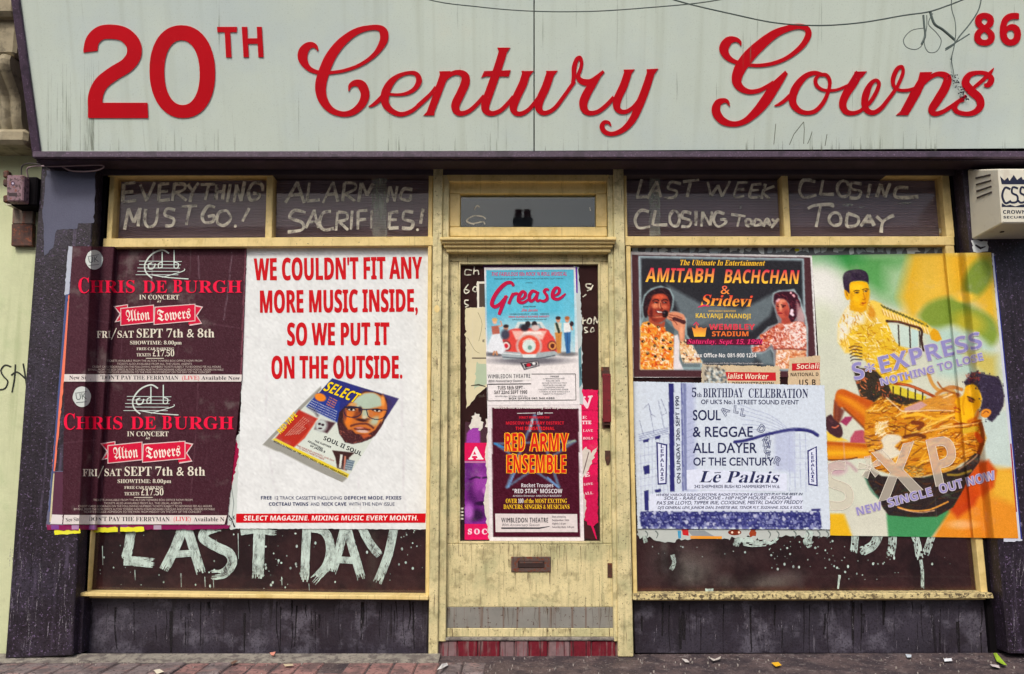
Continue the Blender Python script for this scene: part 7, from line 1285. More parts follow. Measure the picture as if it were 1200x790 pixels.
# quad sheet over the magazine's box
def pic_sheet(name, cv, corners, Yf, par, step=.8, lab=None):
    o = sheet(name, corners, Yf, par, canvas=cv, step=step, grain=2.5, mat=m_paper)
    if lab: o['label'] = lab
    return o
pic_sheet('printed_picture', cg, [(385, 441.5), (468.5, 466.5), (406, 567.5), (306, 522.5)], cY(GLS-.0054), pm, .6, 'printed picture of a magazine with a bespectacled face on its cover')
ink = Ink(.0012); y_ = (240, 206, 20)
def kt(s, x0, y0, x1, y1, h, c, font='B', **k): a = K8(x0, y0); b = K8(x1, y1); ink.text(s, a[0], a[1], b[0], b[1], h/5.267, c, font, **k)
kt('SELECT', 410, 142, 610, 222, 66, y_, 'B', shear=.32, halo=(30, 24, 60), hw=.45)
kt('SOUL II SOUL', 412, 448, 648, 550, 26, (24, 20, 30), 'B'); kt('THE FURTHER', 360, 462, 462, 502, 12, (40, 40, 50), 'B'); kt('ADVENTURES', 318, 462, 410, 512, 12, (40, 40, 50)); kt('OF JAZZIE B', 332, 490, 425, 532, 12, (40, 40, 50))
kt('RED TAPE', 150, 418, 258, 300, 34, y_, 'B', shear=.1)
for k in range(6): kt('MANCHESTER TO MOSCOW ON TAPE', 182+k*16, 428-k*2, 300+k*10-40*(k > 3), 310+k*8+30*(k > 3), 7, (226, 170, 150), 'R')
for k in range(5): kt('PRINCE CHARLATANS STONE', 345-k*9, 210+k*12, 500-k*3, 280+k*15, 7, (196, 206, 230), 'R')
for k in range(4): kt('THE TALK', 450-k*6, 190+k*14, 500-k*6, 214+k*14, 8, (230, 140, 60))
kt('RED WINE FOR LIVE MUSIC AND FILM', 250, 488, 480, 585, 9, (176, 60, 50), 'R'); kt('12 TRACK CASSETTE INSIDE', 262, 505, 420, 575, 9, (176, 60, 50), 'R')
kt('WORLD 32 PAGES OF THE LATEST MUSIC, FILM AND VIDEO REVIEWS', 106, 462, 560, 680, 11, (60, 44, 20), 'B')
ink.build('printed_lettering', on(YM), None, pm)

# ---- door posters. Older layers first
DG = DY+.0175
scrap('torn_poster', 'yellowed torn paper with faint print hanging left of the blue musical poster', [(545, 361), (569, 361), (573, 452), (560, 462), (546, 479), (546, 420)], (212, 202, 166), DG-.001, .5, 'poster', seed=2, extra=lambda i: [i.rect(553, 419, 570, 420.5, (90, 80, 70)), i.poly(scrap_pts([(558, 425), (572, 428), (572, 450), (556, 455)], 1), (172, 188, 160)), i.ribbon([(552, 452, 1), (561, 451, 2), (569, 453, 1)], 1, (60, 50, 44)), i.ribbon([(548, 396, .6), (556, 410, .6), (562, 414, .6)], 1, (150, 140, 110), smooth=3), i.ribbon([(560, 366, .6), (565, 380, .6), (561, 400, .6)], 1, (150, 140, 110), smooth=3), i.text('E', 565, 401, 568.5, 401, 3, (70, 60, 56)), i.text('DLA', 561, 466, 568, 465, 3, (90, 80, 70))])
scrap('paper_frame_edge', 'small white outlined paper corner above the yellowed paper on the door', [(559, 330), (571, 330), (571, 362), (559, 362)], (222, 216, 200), DG-.0005, .3, 'poster', extra=lambda i: i.rect(561.5, 332.5, 571, 360, (74, 62, 54)))
def magenta(i):
    i.rect(544.5, 519, 580, 540, (214, 20, 84)); i.rect(544.5, 540.5, 580, 542.5, (190, 120, 160)); i.rect(544.5, 614, 580, 632.5, (214, 20, 90))
    i.text('A', 549.5, 538, 566, 538, 14, (238, 226, 230), 'S', halo=(238, 226, 230), hw=.5); i.text('SOC', 548, 626, 573, 626, 6, (238, 200, 214), 'S', sp=120, halo=(238, 200, 214), hw=.3)
pf = poster('purple_poster', 'purple and magenta poster with a printed face at the left of the door', (560, 632), Y=DG)
cf = Canvas(540, 478, 585, 636, 2.4, (112, 32, 130))
cf.poly([(540, 478), (585, 478), (585, 520), (540, 520)], (70, 40, 52), .5); cf.poly([(547, 508), (553, 500), (550, 490), (556, 484), (562, 500), (563, 520), (546, 520)], (150, 60, 160), 2)
cf.poly([(543, 541), (585, 541), (585, 614), (543, 614)], (126, 34, 142), 1)
cf.blob(562, 574, 15, 24, (78, 18, 92), .6, .1); cf.blob(564, 566, 10, 15, (150, 60, 160), .8); cf.blob(567, 585, 8, 12, (108, 36, 120), .7); cf.line([(550, 562), (558, 559), (562, 560)], 2, (40, 8, 52), 1.5); cf.line([(566, 560), (572, 559)], 2, (40, 8, 52), 1.5)
cf.blob(564, 590, 7, 2.4, (44, 8, 56), .6); cf.blob(568, 575, 3, 4, (176, 96, 182), .8); cf.blob(556, 604, 12, 7, (48, 14, 60), .7); cf.poly([(544, 543), (556, 541), (552, 556), (545, 575)], (96, 24, 116), 3); cf.blob(549, 600, 6, 10, (170, 90, 184), .9)
sheet('sheet', [(545, 495), (575, 495), (577, 632.5), (544.5, 632.5)], cY(DG-.0015), pf, canvas=cf, step=.8, torn=.2)
ink = Ink(.0004); magenta(ink); ink.poly(scrap_pts([(556, 484), (562, 486), (566, 500), (563, 505), (556, 500), (551, 505), (549, 500)], .8, 2), (216, 210, 200)); ink.poly(scrap_pts([(569, 490), (575, 490), (577, 632), (573, 632), (567, 590), (571, 560), (568, 530), (571, 515)], .7, 3, 3), (214, 206, 196))
ink.build('printed_lettering', flat(DG-.0015), None, pf)
pk = poster('magenta_poster', 'torn magenta poster with a large white letter at the right side of the door', (692, 628), Y=DG)
ck = Canvas(676, 450, 704, 634, 2, (216, 16, 82)); ck.line([(680, 481), (702, 481)], 1.2, (170, 10, 60), 1); ck.line([(680, 516), (702, 514)], 1, (150, 10, 60), 1); ck.line([(680, 545), (702, 543)], 1, (150, 10, 60), 1); ck.poly([(676, 560), (704, 556), (704, 634), (676, 634)], (196, 16, 76), 3)
sheet('sheet', [(679, 456), (700.5, 457), (700.5, 612), (680, 631)], cY(DG-.0012), pk, canvas=ck, step=1.5, torn=.4)
ink = Ink(.0004); pw = (234, 206, 214)
ink.text('V', 680, 479, 695.5, 477, 13, pw, 'S', halo=pw, hw=.7); ink.text('E', 682, 491, 688, 491, 3.5, pw, 'S'); ink.text('TTE', 682, 497, 693, 497, 3.8, pw, 'S', halo=pw, hw=.2); ink.text('LAVE', 683, 506, 695, 506, 2.8, pw, 'S'); ink.text('BOLS', 683, 515, 695, 515, 2.8, pw, 'S'); ink.text('E', 685, 559, 691.5, 558, 4.5, pw, 'S', halo=pw, hw=.2); ink.text('LOVE', 684, 569, 695, 568, 2.6, pw, 'S'); ink.text('ALL', 685, 580, 695, 579, 3, pw, 'S')
ink.poly(scrap_pts([(681, 530), (687, 524), (693, 530), (700, 524), (694, 542), (686, 556), (681, 560)], .7, 2.5), (206, 196, 186)); ink.ribbon([(690, 530, 1), (686, 545, 1.4), (683, 556, .8)], 1, (120, 100, 100)); ink.poly(scrap_pts([(681, 600), (687, 612), (696, 622), (700, 632), (681, 632)], .8, 2.5), (66, 30, 34)); ink.poly(scrap_pts([(683, 572), (687, 590), (684, 612), (681, 600)], .6, 3), (200, 186, 180)); ink.ribbon([(690, 606, 2), (696, 622, 2.5), (699, 632, 1)], 1, (206, 20, 80))
ink.build('printed_lettering', flat(DG-.0012), None, pk)
scrap('torn_poster_edge', 'pale blue and purple edge of an older poster right of the blue musical poster', [(672, 312), (678, 313), (682, 380), (682, 440), (683.5, 474), (676, 474)], (186, 196, 196), DG-.002, .5, seed=6, extra=lambda i: (i.poly([(672, 313), (676.5, 313), (677, 344), (674, 342)], (96, 40, 160)), i.poly([(678, 410), (681, 405), (682, 450), (679, 455)], (96, 140, 150)), i.ribbon([(680, 430, .8), (681, 445, 1.2)], 1, (50, 70, 84))))
scrap('torn_poster_edge', 'thin purple edge of an older poster above the blue musical poster', [(566, 310.5), (674, 309.5), (674, 314.5), (566, 314.5)], (78, 40, 84), DG-.0015, .3)

pg = poster('musical_poster', 'blue and white door poster with a pink script title above a red car', (625, 475), Y=DG)
cv = Canvas(566, 311, 682, 477, 3, (228, 222, 222))
V3 = lambda x, y: (530+x/4.158, 290+y/4.158)
Q = lambda l: [V3(*p) for p in l]
cv.poly(Q([(165, 110), (592, 108), (598, 520), (172, 530)]), (84, 180, 208), .8)
for k in range(10): cv.poly(Q([(164, 320+k*22), (596, 320+k*22), (600, 600), (170, 600)]), (228, 222, 220), 6, .16)
cv.blob(*V3(300, 250), 40, 14, (110, 196, 214), 1.2, 0, .5); cv.blob(*V3(190, 300), 12, 30, (64, 150, 190), 1.2, 0, .4); cv.blob(*V3(570, 330), 10, 34, (110, 190, 214), 1, 0, .5)
# car seen from behind with bumper and spare wheel cover
cv.blob(*V3(380, 552), 42, 4.5, (110, 108, 116), .9); cv.blob(*V3(215, 520), 14, 3, (96, 92, 98), .9); cv.blob(*V3(560, 520), 12, 2.5, (110, 108, 110), .9)
cv.poly(Q([(300, 400), (320, 362), (435, 362), (460, 400)]), (206, 216, 214), 1); cv.poly(Q([(330, 372), (425, 372), (440, 398), (320, 398)]), (120, 150, 160), 1.2)
cv.poly(Q([(262, 420), (300, 396), (450, 396), (478, 420), (500, 450), (512, 500), (480, 520), (270, 520), (240, 500), (240, 460)]), (218, 70, 62), 1.6, smooth=3)
cv.poly(Q([(290, 406), (460, 406), (440, 450), (400, 440), (350, 440), (310, 450)]), (232, 180, 168), 2); cv.poly(Q([(350, 410), (430, 410), (440, 424), (340, 424)]), (236, 226, 220), 2)
cv.blob(*V3(374, 480), 15, 14.5, (206, 196, 192), .2); cv.blob(*V3(374, 480), 12.8, 12.5, (222, 78, 58), .2); cv.blob(*V3(374, 480), 7.8, 7.8, (206, 222, 216), .2); cv.blob(*V3(378, 488), 2.4, 2.6, (110, 150, 140), .5); cv.line(Q([(345, 458), (374, 444), (404, 458)]), 1.2, (240, 200, 190), 1, .8, 3)
for cx_ in (262, 488): cv.blob(*V3(cx_, 480), 5.8, 6, (110, 50, 50), .3); cv.blob(*V3(cx_, 480), 4.4, 4.6, (232, 214, 206) if cx_ < 300 else (226, 150, 80), .3); cv.blob(*V3(cx_, 480), 2.6, 2.8, (206, 30, 50) if cx_ < 300 else (90, 36, 30), .4)
cv.poly(Q([(238, 520), (250, 505), (330, 512), (345, 530), (405, 530), (418, 512), (500, 505), (520, 520), (470, 540), (250, 545)]), (160, 172, 176), 1.4); cv.poly(Q([(340, 520), (410, 520), (406, 536), (344, 536)]), (214, 222, 222), 1); cv.line(Q([(246, 534), (330, 540), (420, 540), (500, 526)]), 1.2, (70, 74, 84), 1, .9, 3); cv.line(Q([(245, 515), (330, 522)]), .9, (226, 230, 230), 1)
cv.poly(Q([(330, 562), (418, 552), (426, 578), (350, 598)]), (60, 56, 64), 1); cv.poly(Q([(342, 566), (416, 556), (420, 574), (352, 592)]), (206, 200, 200), .8); cv.poly(Q([(348, 568), (412, 559), (415, 572), (356, 587)]), (40, 34, 44), .8); cv.blob(*V3(372, 573), 2.6, 2, (200, 30, 50), .5); cv.blob(*V3(398, 566), 2, 1.6, (226, 226, 226), .5)
# couple in the car, standing figures
for cx_ in (368, 400): cv.blob(*V3(cx_, 374), 3.2, 3.6, (44, 36, 40), .4)
cv.blob(*V3(352, 392), 5, 4, (40, 36, 46), .6); cv.blob(*V3(405, 392), 5, 3.5, (206, 190, 186), .6)
cv.poly(Q([(196, 420), (230, 418), (262, 500), (240, 520), (176, 510), (172, 480)]), (222, 226, 232), 1.6); cv.poly(Q([(190, 385), (226, 380), (232, 420), (196, 425)]), (176, 96, 80), 1.2); cv.blob(*V3(207, 360), 2.7, 3.4, (226, 176, 146), .4); cv.blob(*V3(207, 352), 3.2, 2.2, (214, 170, 110), .4); cv.line(Q([(226, 385), (242, 380), (236, 360)]), 1.5, (214, 150, 120), .8); cv.line(Q([(205, 508), (200, 522)]), 2, (190, 130, 90), .8); cv.line(Q([(215, 508), (218, 522)]), 2, (190, 130, 90), .8)
cv.blob(*V3(262, 392), 2.8, 3.2, (196, 140, 110), .4); cv.blob(*V3(262, 384), 3.2, 2, (50, 36, 36), .5); cv.blob(*V3(258, 425), 5, 6, (64, 66, 84), .6)
for cx_, top, leg in ((516, (196, 200, 180), (196, 130, 60)), (560, (226, 226, 224), (52, 104, 160))):
    cv.blob(*V3(cx_, 352), 2.6, 3.4, (206, 140, 110), .4); cv.blob(*V3(cx_, 344), 3, 2, (56, 36, 32) if cx_ < 540 else (170, 96, 50), .5)
    cv.poly(Q([(cx_-18, 368), (cx_+16, 366), (cx_+16, 415), (cx_-16, 418)]), top, 1.2); cv.poly(Q([(cx_-16, 415), (cx_+18, 412), (cx_+14, 514), (cx_-4, 516), (cx_-10, 470)]), leg, 1.3)
cv.line(Q([(508, 372), (520, 412)]), 3, (50, 60, 50), 1); cv.line(Q([(575, 372), (584, 400)]), 1.8, (200, 130, 100), 1); cv.blob(*V3(582, 372), 2.4, 3, (50, 36, 44), .5)
cv.line(Q([(560, 415), (562, 510)]), .7, (36, 70, 120), .8)
GB = [(567.4, 313.4), (674.3, 313.2), (679.4, 474.3), (571, 475)]
sheet('sheet', GB, cY(DG-.004), pg, canvas=cv, step=.75, grain=4, mat=m_print)
ink = Ink(.0005); pk_ = (176, 20, 66); kk = (60, 60, 70)
ink.text("THE FABULOUS 50s ROCK 'N ROLL MUSICAL", 575.5, 323.5, 664.5, 323, 4.4, (196, 60, 110), shear=.15); ink.text('PRODUCED BY ARRANGEMENT WITH THE AUTHORS AND THE ROYAL COURT THEATRE', 579, 327.6, 660, 327.2, 1.5, kk, 'R'); ink.text('presents', 616, 332, 624, 332, 1.5, kk, 'R')
J = lambda x, y, w: (560+x/8.315, 305+y/8.315, w/8.315)
for l in ([(345, 250, 24), (325, 218, 30), (270, 225, 34), (200, 290, 36), (150, 370, 36), (135, 430, 36), (165, 452, 34), (215, 425, 32), (262, 370, 28), (285, 345, 20)], [(275, 345, 30), (245, 420, 34), (215, 500, 30), (203, 530, 22)], [(345, 320, 28), (320, 370, 28), (298, 425, 26)], [(325, 365, 20), (350, 330, 26), (385, 325, 24), (392, 345, 16)],
          [(405, 385, 18), (450, 360, 26), (460, 320, 30), (432, 305, 28), (400, 350, 34), (395, 400, 32), (440, 412, 26), (490, 380, 20)], [(570, 310, 28), (530, 300, 28), (500, 345, 32), (508, 395, 30), (545, 380, 24), (580, 320, 22)], [(585, 305, 24), (570, 360, 26), (575, 395, 24), (610, 385, 18)],
          [(690, 290, 18), (665, 282, 26), (645, 305, 28), (668, 340, 28), (672, 375, 28), (640, 398, 26), (605, 388, 20)], [(735, 350, 16), (785, 320, 26), (790, 280, 30), (760, 268, 28), (730, 310, 34), (730, 365, 32), (780, 378, 26), (825, 350, 22), (853, 322, 10)]):
    ink.ribbon([J(p[0]+6, p[1]+6, p[2]) for p in l], 1, (110, 60, 110), smooth=5); 
for l in ([(345, 250, 24), (325, 218, 30), (270, 225, 34), (200, 290, 36), (150, 370, 36), (135, 430, 36), (165, 452, 34), (215, 425, 32), (262, 370, 28), (285, 345, 20)], [(275, 345, 30), (245, 420, 34), (215, 500, 30), (203, 530, 22)], [(345, 320, 28), (320, 370, 28), (298, 425, 26)], [(325, 365, 20), (350, 330, 26), (385, 325, 24), (392, 345, 16)],
          [(405, 385, 18), (450, 360, 26), (460, 320, 30), (432, 305, 28), (400, 350, 34), (395, 400, 32), (440, 412, 26), (490, 380, 20)], [(570, 310, 28), (530, 300, 28), (500, 345, 32), (508, 395, 30), (545, 380, 24), (580, 320, 22)], [(585, 305, 24), (570, 360, 26), (575, 395, 24), (610, 385, 18)],
          [(690, 290, 18), (665, 282, 26), (645, 305, 28), (668, 340, 28), (672, 375, 28), (640, 398, 26), (605, 388, 20)], [(735, 350, 16), (785, 320, 26), (790, 280, 30), (760, 268, 28), (730, 310, 34), (730, 365, 32), (780, 378, 26), (825, 350, 22), (853, 322, 10)]):
    ink.ribbon([J(*p) for p in l], 1, (186, 14, 64), smooth=5)
ink.text('DIRECTED BY', 613, 360, 628, 360, 1.5, kk); ink.text('Pip Minnithorpe'[0:0] or 'Jim Jacobs', 611, 365, 630, 365, 3.4, (206, 80, 110), 'S', shear=.2); ink.text('CHOREOGRAPHY   MUSIC   DESIGN', 597, 369, 643, 368.6, 1.5, kk, 'R'); ink.text('KENN OLDFIELD RICHARD BARNETT', 596, 372.4, 644, 372, 2.2, (206, 80, 110)); ink.text('ORIGINAL ORCHESTRATIONS BY', 600, 375.4, 641, 375, 1.4, kk, 'R')
for a, b in (((571.5, 438.6), (674.3, 438.2)), ((674.3, 438.2), (675, 468.8)), ((675, 468.8), (571.6, 469.8)), ((571.6, 469.8), (571.2, 450))): ink.ribbon([(*a, .7), (*b, .7)], 1, (60, 60, 60))
ink.rect(570.5, 436, 623, 446, (226, 222, 220)); ink.text('WIMBLEDON THEATRE', 571.6, 443.6, 622, 442.8, 4.6, (70, 70, 76), 'R', sp=60, halo=(90, 90, 94), hw=.15); ink.text('80th Anniversary Season', 572, 448, 612, 447.5, 2.8, (90, 90, 96), 'R', shear=.3); ink.ribbon([(572, 450.3, 1), (622.5, 449.8, 1)], 1, (60, 60, 60))
ink.text('TUES 18th SEPT -', 583, 456.6, 615, 456.2, 4, (70, 66, 70)); ink.text('SAT 22nd SEPT 1990', 579, 461.8, 618, 461.4, 4, (70, 66, 70)); ink.text('MON-FRI 7.45pm  SAT 5.00pm AND 8.15pm', 580, 465.4, 618, 465, 1.7, (90, 90, 94), 'R')
ink.text('BOX OFFICE 081 540 0362', 596, 468, 650, 467.6, 2, (60, 60, 64)); ink.text('PRICES', 645, 442, 655, 442, 1.7, kk)
for k, (s, a, b) in enumerate((('ALL PERFORMANCES FROM 18 SEPT', 636, 662), ('STALLS AND CIRCLE', 640, 656), ('MATINEE TICKETS HALF PRICE', 635, 664), ('GROUP RATES AVAILABLE ASK', 636, 663), ('CONCESSIONS AVAILABLE', 638, 661), ('CHILDREN STUDENTS AND SENIOR', 631, 666), ('CITIZENS AT BOX OFFICE ONLY', 632, 668), ('SUBJECT TO AVAILABILITY', 636, 663))): ink.text(s, a, 444.6+k*2.55, b, 444.4+k*2.55, 1.5, (100, 100, 104), 'R')
ink.build('printed_lettering', flat(DG-.004), None, pg)

pr_ = poster('ensemble_poster', 'maroon poster with white border and orange block lettering low on the door', (630, 633), Y=DG)
ca_ = Canvas(566, 470, 690, 638, 2, (222, 214, 216))
ca_.poly([(576.3, 477.5), (678, 478.5), (679.8, 629.5), (577.5, 629.5)], (70, 14, 34), .7)
for (a, b), w in ((((626, 487), (594, 571)), 3), (((627, 487), (655, 571)), 3), (((580, 520), (655, 571)), 2.4), (((674, 517), (594, 571)), 2.4), (((580, 520), (674, 517)), 2.2)): ca_.line([a, b], w, (100, 140, 170), 2, .75)
ca_.line([(624, 492), (621, 505)], 2, (190, 206, 214), 1.5); ca_.line([(660, 522), (674, 516)], 2, (150, 170, 150), 1.5); ca_.line([(580, 520), (590, 524)], 2.2, (50, 130, 190), 1.5); ca_.line([(642, 560), (654, 571)], 2, (110, 150, 200), 1.5); ca_.line([(604, 552), (596, 570)], 2, (110, 150, 200), 1.5)
sheet('sheet', [(571, 473.5), (681.2, 474.6), (684.5, 633.8), (573.6, 633.8)], cY(DG-.0027), pr_, canvas=ca_, step=1.2, mat=m_print, grain=5)
ink = Ink(.0005); o_ = (240, 170, 30); rr_ = (206, 30, 26); yy = (244, 196, 40)
ink.text("BIGGER AND BETTER than my last '88 production!", 579, 478.8, 676, 479.2, 3.2, (226, 220, 214)); ink.ribbon([(606, 484.5, .8), (628, 484, .8)], 1, (206, 200, 200)); ink.text('the', 629, 486, 636, 486, 3.5, (206, 214, 220), shear=.2); ink.ribbon([(638, 484, .8), (648, 484, .8)], 1, (206, 200, 200))
ink.text('DIRECT FROM MOSCOW', 608, 490.5, 644, 490.5, 2.6, (214, 30, 50)); ink.text('MOSCOW MILITARY DISTRICT', 592.5, 497.6, 661, 497.6, 3.6, (214, 30, 50)); ink.text('THE SENSATIONAL', 604, 504, 650, 504, 3.8, (224, 30, 40))
for s, a, b, v, h in (('RED', 591, 615.5, 528.8, 21), ('ARMY', 621, 666, 528.8, 21), ('ENSEMBLE', 593, 664, 554.2, 21)): ink.text(s, a, v, b, v, h, rr_, 'B', halo=o_, hw=1.1)
ink.ribbon([(600, 531.5, 1), (606, 533, 1)], 1, o_)
ink.text('Rocket Troupes', 610.5, 571, 648.6, 571, 4.4, (214, 208, 214)); ink.text('"RED STAR" MOSCOW', 600.5, 578, 659, 578, 5, (222, 216, 220)); ink.text('Artistic Director: ANATOLY BADIAEV', 601, 582.2, 658, 582.2, 2.2, (190, 180, 186))
ink.text('OVER', 592.5, 589.6, 606, 589.6, 5, yy, 'S'); ink.text('100', 607, 589.6, 613.5, 589.6, 5, (230, 226, 226), 'S'); ink.text('of the MOST EXCITING', 614.5, 589.6, 664.5, 589.6, 5, yy, 'S'); ink.text('DANCERS, SINGERS & MUSICIANS', 590, 596.4, 667.5, 596.4, 5, yy, 'S')
ink.poly([(580.3, 602), (676.3, 602.5), (677, 623.6), (580.8, 623.6)], (216, 206, 204)); ink.text('WIMBLEDON THEATRE', 587.5, 612.3, 643, 612.3, 5.4, (50, 46, 52), 'R', sp=60, halo=(70, 66, 70), hw=.2); ink.text('80th Anniversary Season', 588, 616.6, 632, 616.6, 3, (80, 76, 82), 'R', shear=.3); ink.ribbon([(587.5, 619, 1.8), (632, 619, 1.8), (644, 617, .8)], 1, (50, 46, 52))
for k, s in enumerate(('Week commencing', 'September 10th', 'Nightly 7.45 pm', 'Saturday Mats. 5.00 pm')): ink.text(s, 647, 606.8+k*4, 663+k % 2*4+(k == 3)*6, 606.8+k*4, 2.2, (60, 50, 60))
ink.build('printed_lettering', flat(DG-.0027), None, pr_)

# ---- right window: paper remnants behind
pw_ = props(Ink(.0002), None) if 0 else None
def remn(i):
    r = random.Random(3)
    for k in range(34):
        u = 742+k*11+r.uniform(-3, 3); i.poly(scrap_pts([(u, 290+r.uniform(0, 2)), (u+r.uniform(5, 12), 290), (u+r.uniform(4, 10), 293+r.uniform(0, 5)), (u+1, 294+r.uniform(0, 5))], .7, 2.5, k), r.choice(((176, 190, 192), (196, 206, 206), (150, 164, 170))))
    i.ellipse = None
ink = Ink(.0006); ink.poly(scrap_pts([(740, 290), (1112, 289.5), (1113, 301), (740, 298)], .4, 5), (96, 100, 104)); remn(ink)
ink.ell(934, 293, 3, 2, (206, 210, 60), 8)
props(ink.build('paper_remnants', flat(GLS), m_paper), 'torn white and grey paper remnants along the top of the right window', 'torn paper')
ink = Ink(.0006); ink.poly(scrap_pts([(746, 618), (975, 620), (972, 629), (920, 628), (900, 634), (880, 630), (840, 631), (796, 632), (780, 636), (760, 631), (747, 630)], 1.0, 3), (182, 188, 184))
ink.poly([(794, 622), (798, 622), (798, 631), (795, 631)], (60, 150, 190)); ink.poly([(799, 620), (807, 620), (807, 628), (800, 627)], (196, 30, 36)); ink.poly([(806, 622), (826, 622), (838, 629), (812, 629)], (140, 146, 150)); ink.poly([(809, 628), (846, 628.5), (846, 631.5), (809, 631.5)], (226, 150, 50)); ink.ell(861, 624, 8, 3.5, (120, 44, 24), 12); ink.ell(858, 624, 1.3, 1.3, (240, 214, 190)); ink.ell(866, 624, 1.3, 1.3, (240, 214, 190)); ink.poly(scrap_pts([(879, 620), (886, 620), (886, 629), (878, 629)], .5, 2), (150, 60, 30))
for k, u in enumerate((756, 768, 900, 910, 930, 945, 958, 968)): ink.ribbon([(u, 622, 1.5), (u+3, 626, 1.4), (u+1, 631, .8)], 1, (110, 120, 118), smooth=3)
props(ink.build('paper_remnants', flat(GLS), m_paper), 'torn remnants of older posters with bits of colour below the white and navy poster', 'torn paper')

# ---- stadium poster
ps = poster('stadium_poster', 'black concert poster with two singers and pink and yellow lettering', (850, 443), Y=GLS)
N = lambda x, y: (730+x/4.646, 280+y/4.646)
NL = lambda l: [N(*p) for p in l]
cs = Canvas(734, 292, 966, 447, 2.4, (222, 220, 220))
cs.poly(NL([(48, 85), (1020, 100), (1055, 760), (58, 752)]), (74, 42, 48), .8)
cs.poly(NL([(84, 92), (985, 106), (1003, 720), (95, 712)]), (158, 178, 186), 1.6); cs.poly(NL([(98, 104), (975, 118), (990, 714), (104, 706)]), (40, 40, 46), 3)
cs.poly(NL([(240, 250), (420, 350), (640, 380), (560, 470), (330, 480), (300, 380)]), (104, 116, 122), 5, .9); cs.poly(NL([(850, 280), (620, 400), (560, 470), (700, 500), (800, 420)]), (104, 116, 122), 5, .9); cs.poly(NL([(560, 380), (660, 390), (640, 400), (700, 480), (420, 480)]), (84, 92, 98), 4, .8)
cs.poly(NL([(400, 560), (700, 570), (760, 620), (700, 690), (400, 680), (360, 620)]), (84, 100, 110), 8, .8); cs.poly(NL([(700, 590), (800, 560), (830, 690), (760, 690)]), (130, 150, 156), 6, .7)
M6 = lambda l: [(745+x/7.18, 325+y/7.18) for x, y in l]
M7 = lambda l: [(875+x/7.18, 325+y/7.18) for x, y in l]
def b6(x, y, rx, ry, col, soft=.6, rot=0, op=1): bl(M6, x, y, 7.18, rx, ry, col, soft, rot, op, cs)
def b7(x, y, rx, ry, col, soft=.6, rot=0, op=1): bl(M7, x, y, 7.18, rx, ry, col, soft, rot, op, cs)
def bl(mp, x, y, k, rx, ry, col, soft=.6, rot=0, op=1, cvs=None): p = mp([(x, y)])[0]; cvs.blob(p[0], p[1], rx/k, ry/k, col, soft, rot, op)
halo = M6([(35, 770), (40, 380), (60, 330), (50, 240), (70, 150), (130, 95), (210, 72), (290, 100), (322, 170), (315, 250), (300, 285), (380, 300), (425, 350), (430, 480), (480, 560), (510, 650), (560, 700), (560, 770)])
cs.poly(halo, (176, 206, 210), 2.2); cs.poly([(u+(772-u)*.04, v+(390-v)*.03) for u, v in halo], (96, 110, 114), 2.2, .9)
cs.poly(M6([(62, 240), (80, 160), (140, 105), (215, 84), (280, 108), (308, 180), (300, 250), (280, 290), (250, 230), (200, 160), (150, 190), (110, 250), (105, 310), (90, 340), (68, 320)]), (38, 20, 28), 1.4, smooth=3); cs.hatch(M6([(70, 250), (90, 160), (150, 108), (215, 90), (280, 120), (300, 200), (280, 260), (220, 150), (140, 180), (100, 300)]), [(60, 30, 36), (24, 14, 20), (90, 50, 50)], 90, 4, .9, .6, .8, .6, 60)
cs.poly(M6([(105, 260), (130, 190), (160, 150), (230, 140), (270, 170), (288, 230), (282, 300), (250, 350), (200, 385), (150, 380), (115, 340), (100, 300)]), (150, 56, 40), 1.6, smooth=4)
b6(200, 165, 50, 20, (214, 90, 60), 1); b6(165, 240, 26, 20, (226, 130, 90), 1); b6(240, 250, 28, 20, (206, 100, 70), 1); b6(205, 230, 10, 30, (226, 140, 100), .9); b6(130, 300, 14, 40, (96, 30, 30), .9); b6(190, 330, 40, 12, (206, 110, 80), 1); b6(150, 360, 26, 12, (120, 44, 36), 1)
for x_, y_2 in ((170, 205), (245, 205)): b6(x_, y_2+8, 20, 8, (60, 20, 24), .6, .1); b6(x_-2, y_2+9, 11, 4, (214, 200, 190), .5, .1, .8); b6(x_+2, y_2+9, 5, 5, (20, 10, 14), .4); cs.line(M6([(x_-26, y_2-6), (x_, y_2-20), (x_+24, y_2-10)]), 1.1, (40, 14, 20), .8, 1, 3)
cs.line(M6([(205, 215), (215, 255), (225, 268), (205, 274)]), 1, (96, 30, 26), .9, 1, 3); cs.poly(M6([(165, 275), (200, 282), (235, 285), (225, 298), (190, 302), (170, 292)]), (96, 16, 24), .8); cs.poly(M6([(172, 281), (200, 287), (225, 289), (215, 296), (185, 296)]), (236, 226, 214), .6)
cs.poly(M6([(110, 330), (160, 385), (215, 390), (250, 360), (240, 430), (180, 440), (110, 420)]), (170, 74, 50), 1.6)
sh = M6([(38, 775), (38, 420), (60, 380), (110, 370), (150, 400), (200, 420), (250, 420), (320, 480), (320, 775)])
cs.poly(sh, (226, 150, 60), 1.2); cs.hatch(sh, [(236, 120, 24), (244, 214, 150), (200, 60, 20), (240, 170, 50), (246, 232, 200), (226, 96, 20)], 520, 3.6, 1.3, .5, .9, .9, 61)
for x_, y_2 in ((110, 390), (190, 418), (170, 515), (232, 530), (295, 545), (160, 575), (228, 590), (100, 640), (165, 665), (290, 600), (60, 540), (230, 690)): b6(x_, y_2, 13, 12, (26, 20, 30), .5); b6(x_+3, y_2-2, 4, 4, (226, 190, 120), .5)
cs.poly(M6([(245, 360), (330, 440), (320, 480), (250, 450)]), (70, 84, 90), 1.6)
cs.poly(M6([(325, 490), (355, 480), (370, 560), (365, 690), (400, 775), (318, 775)]), (224, 216, 218), 1.4)
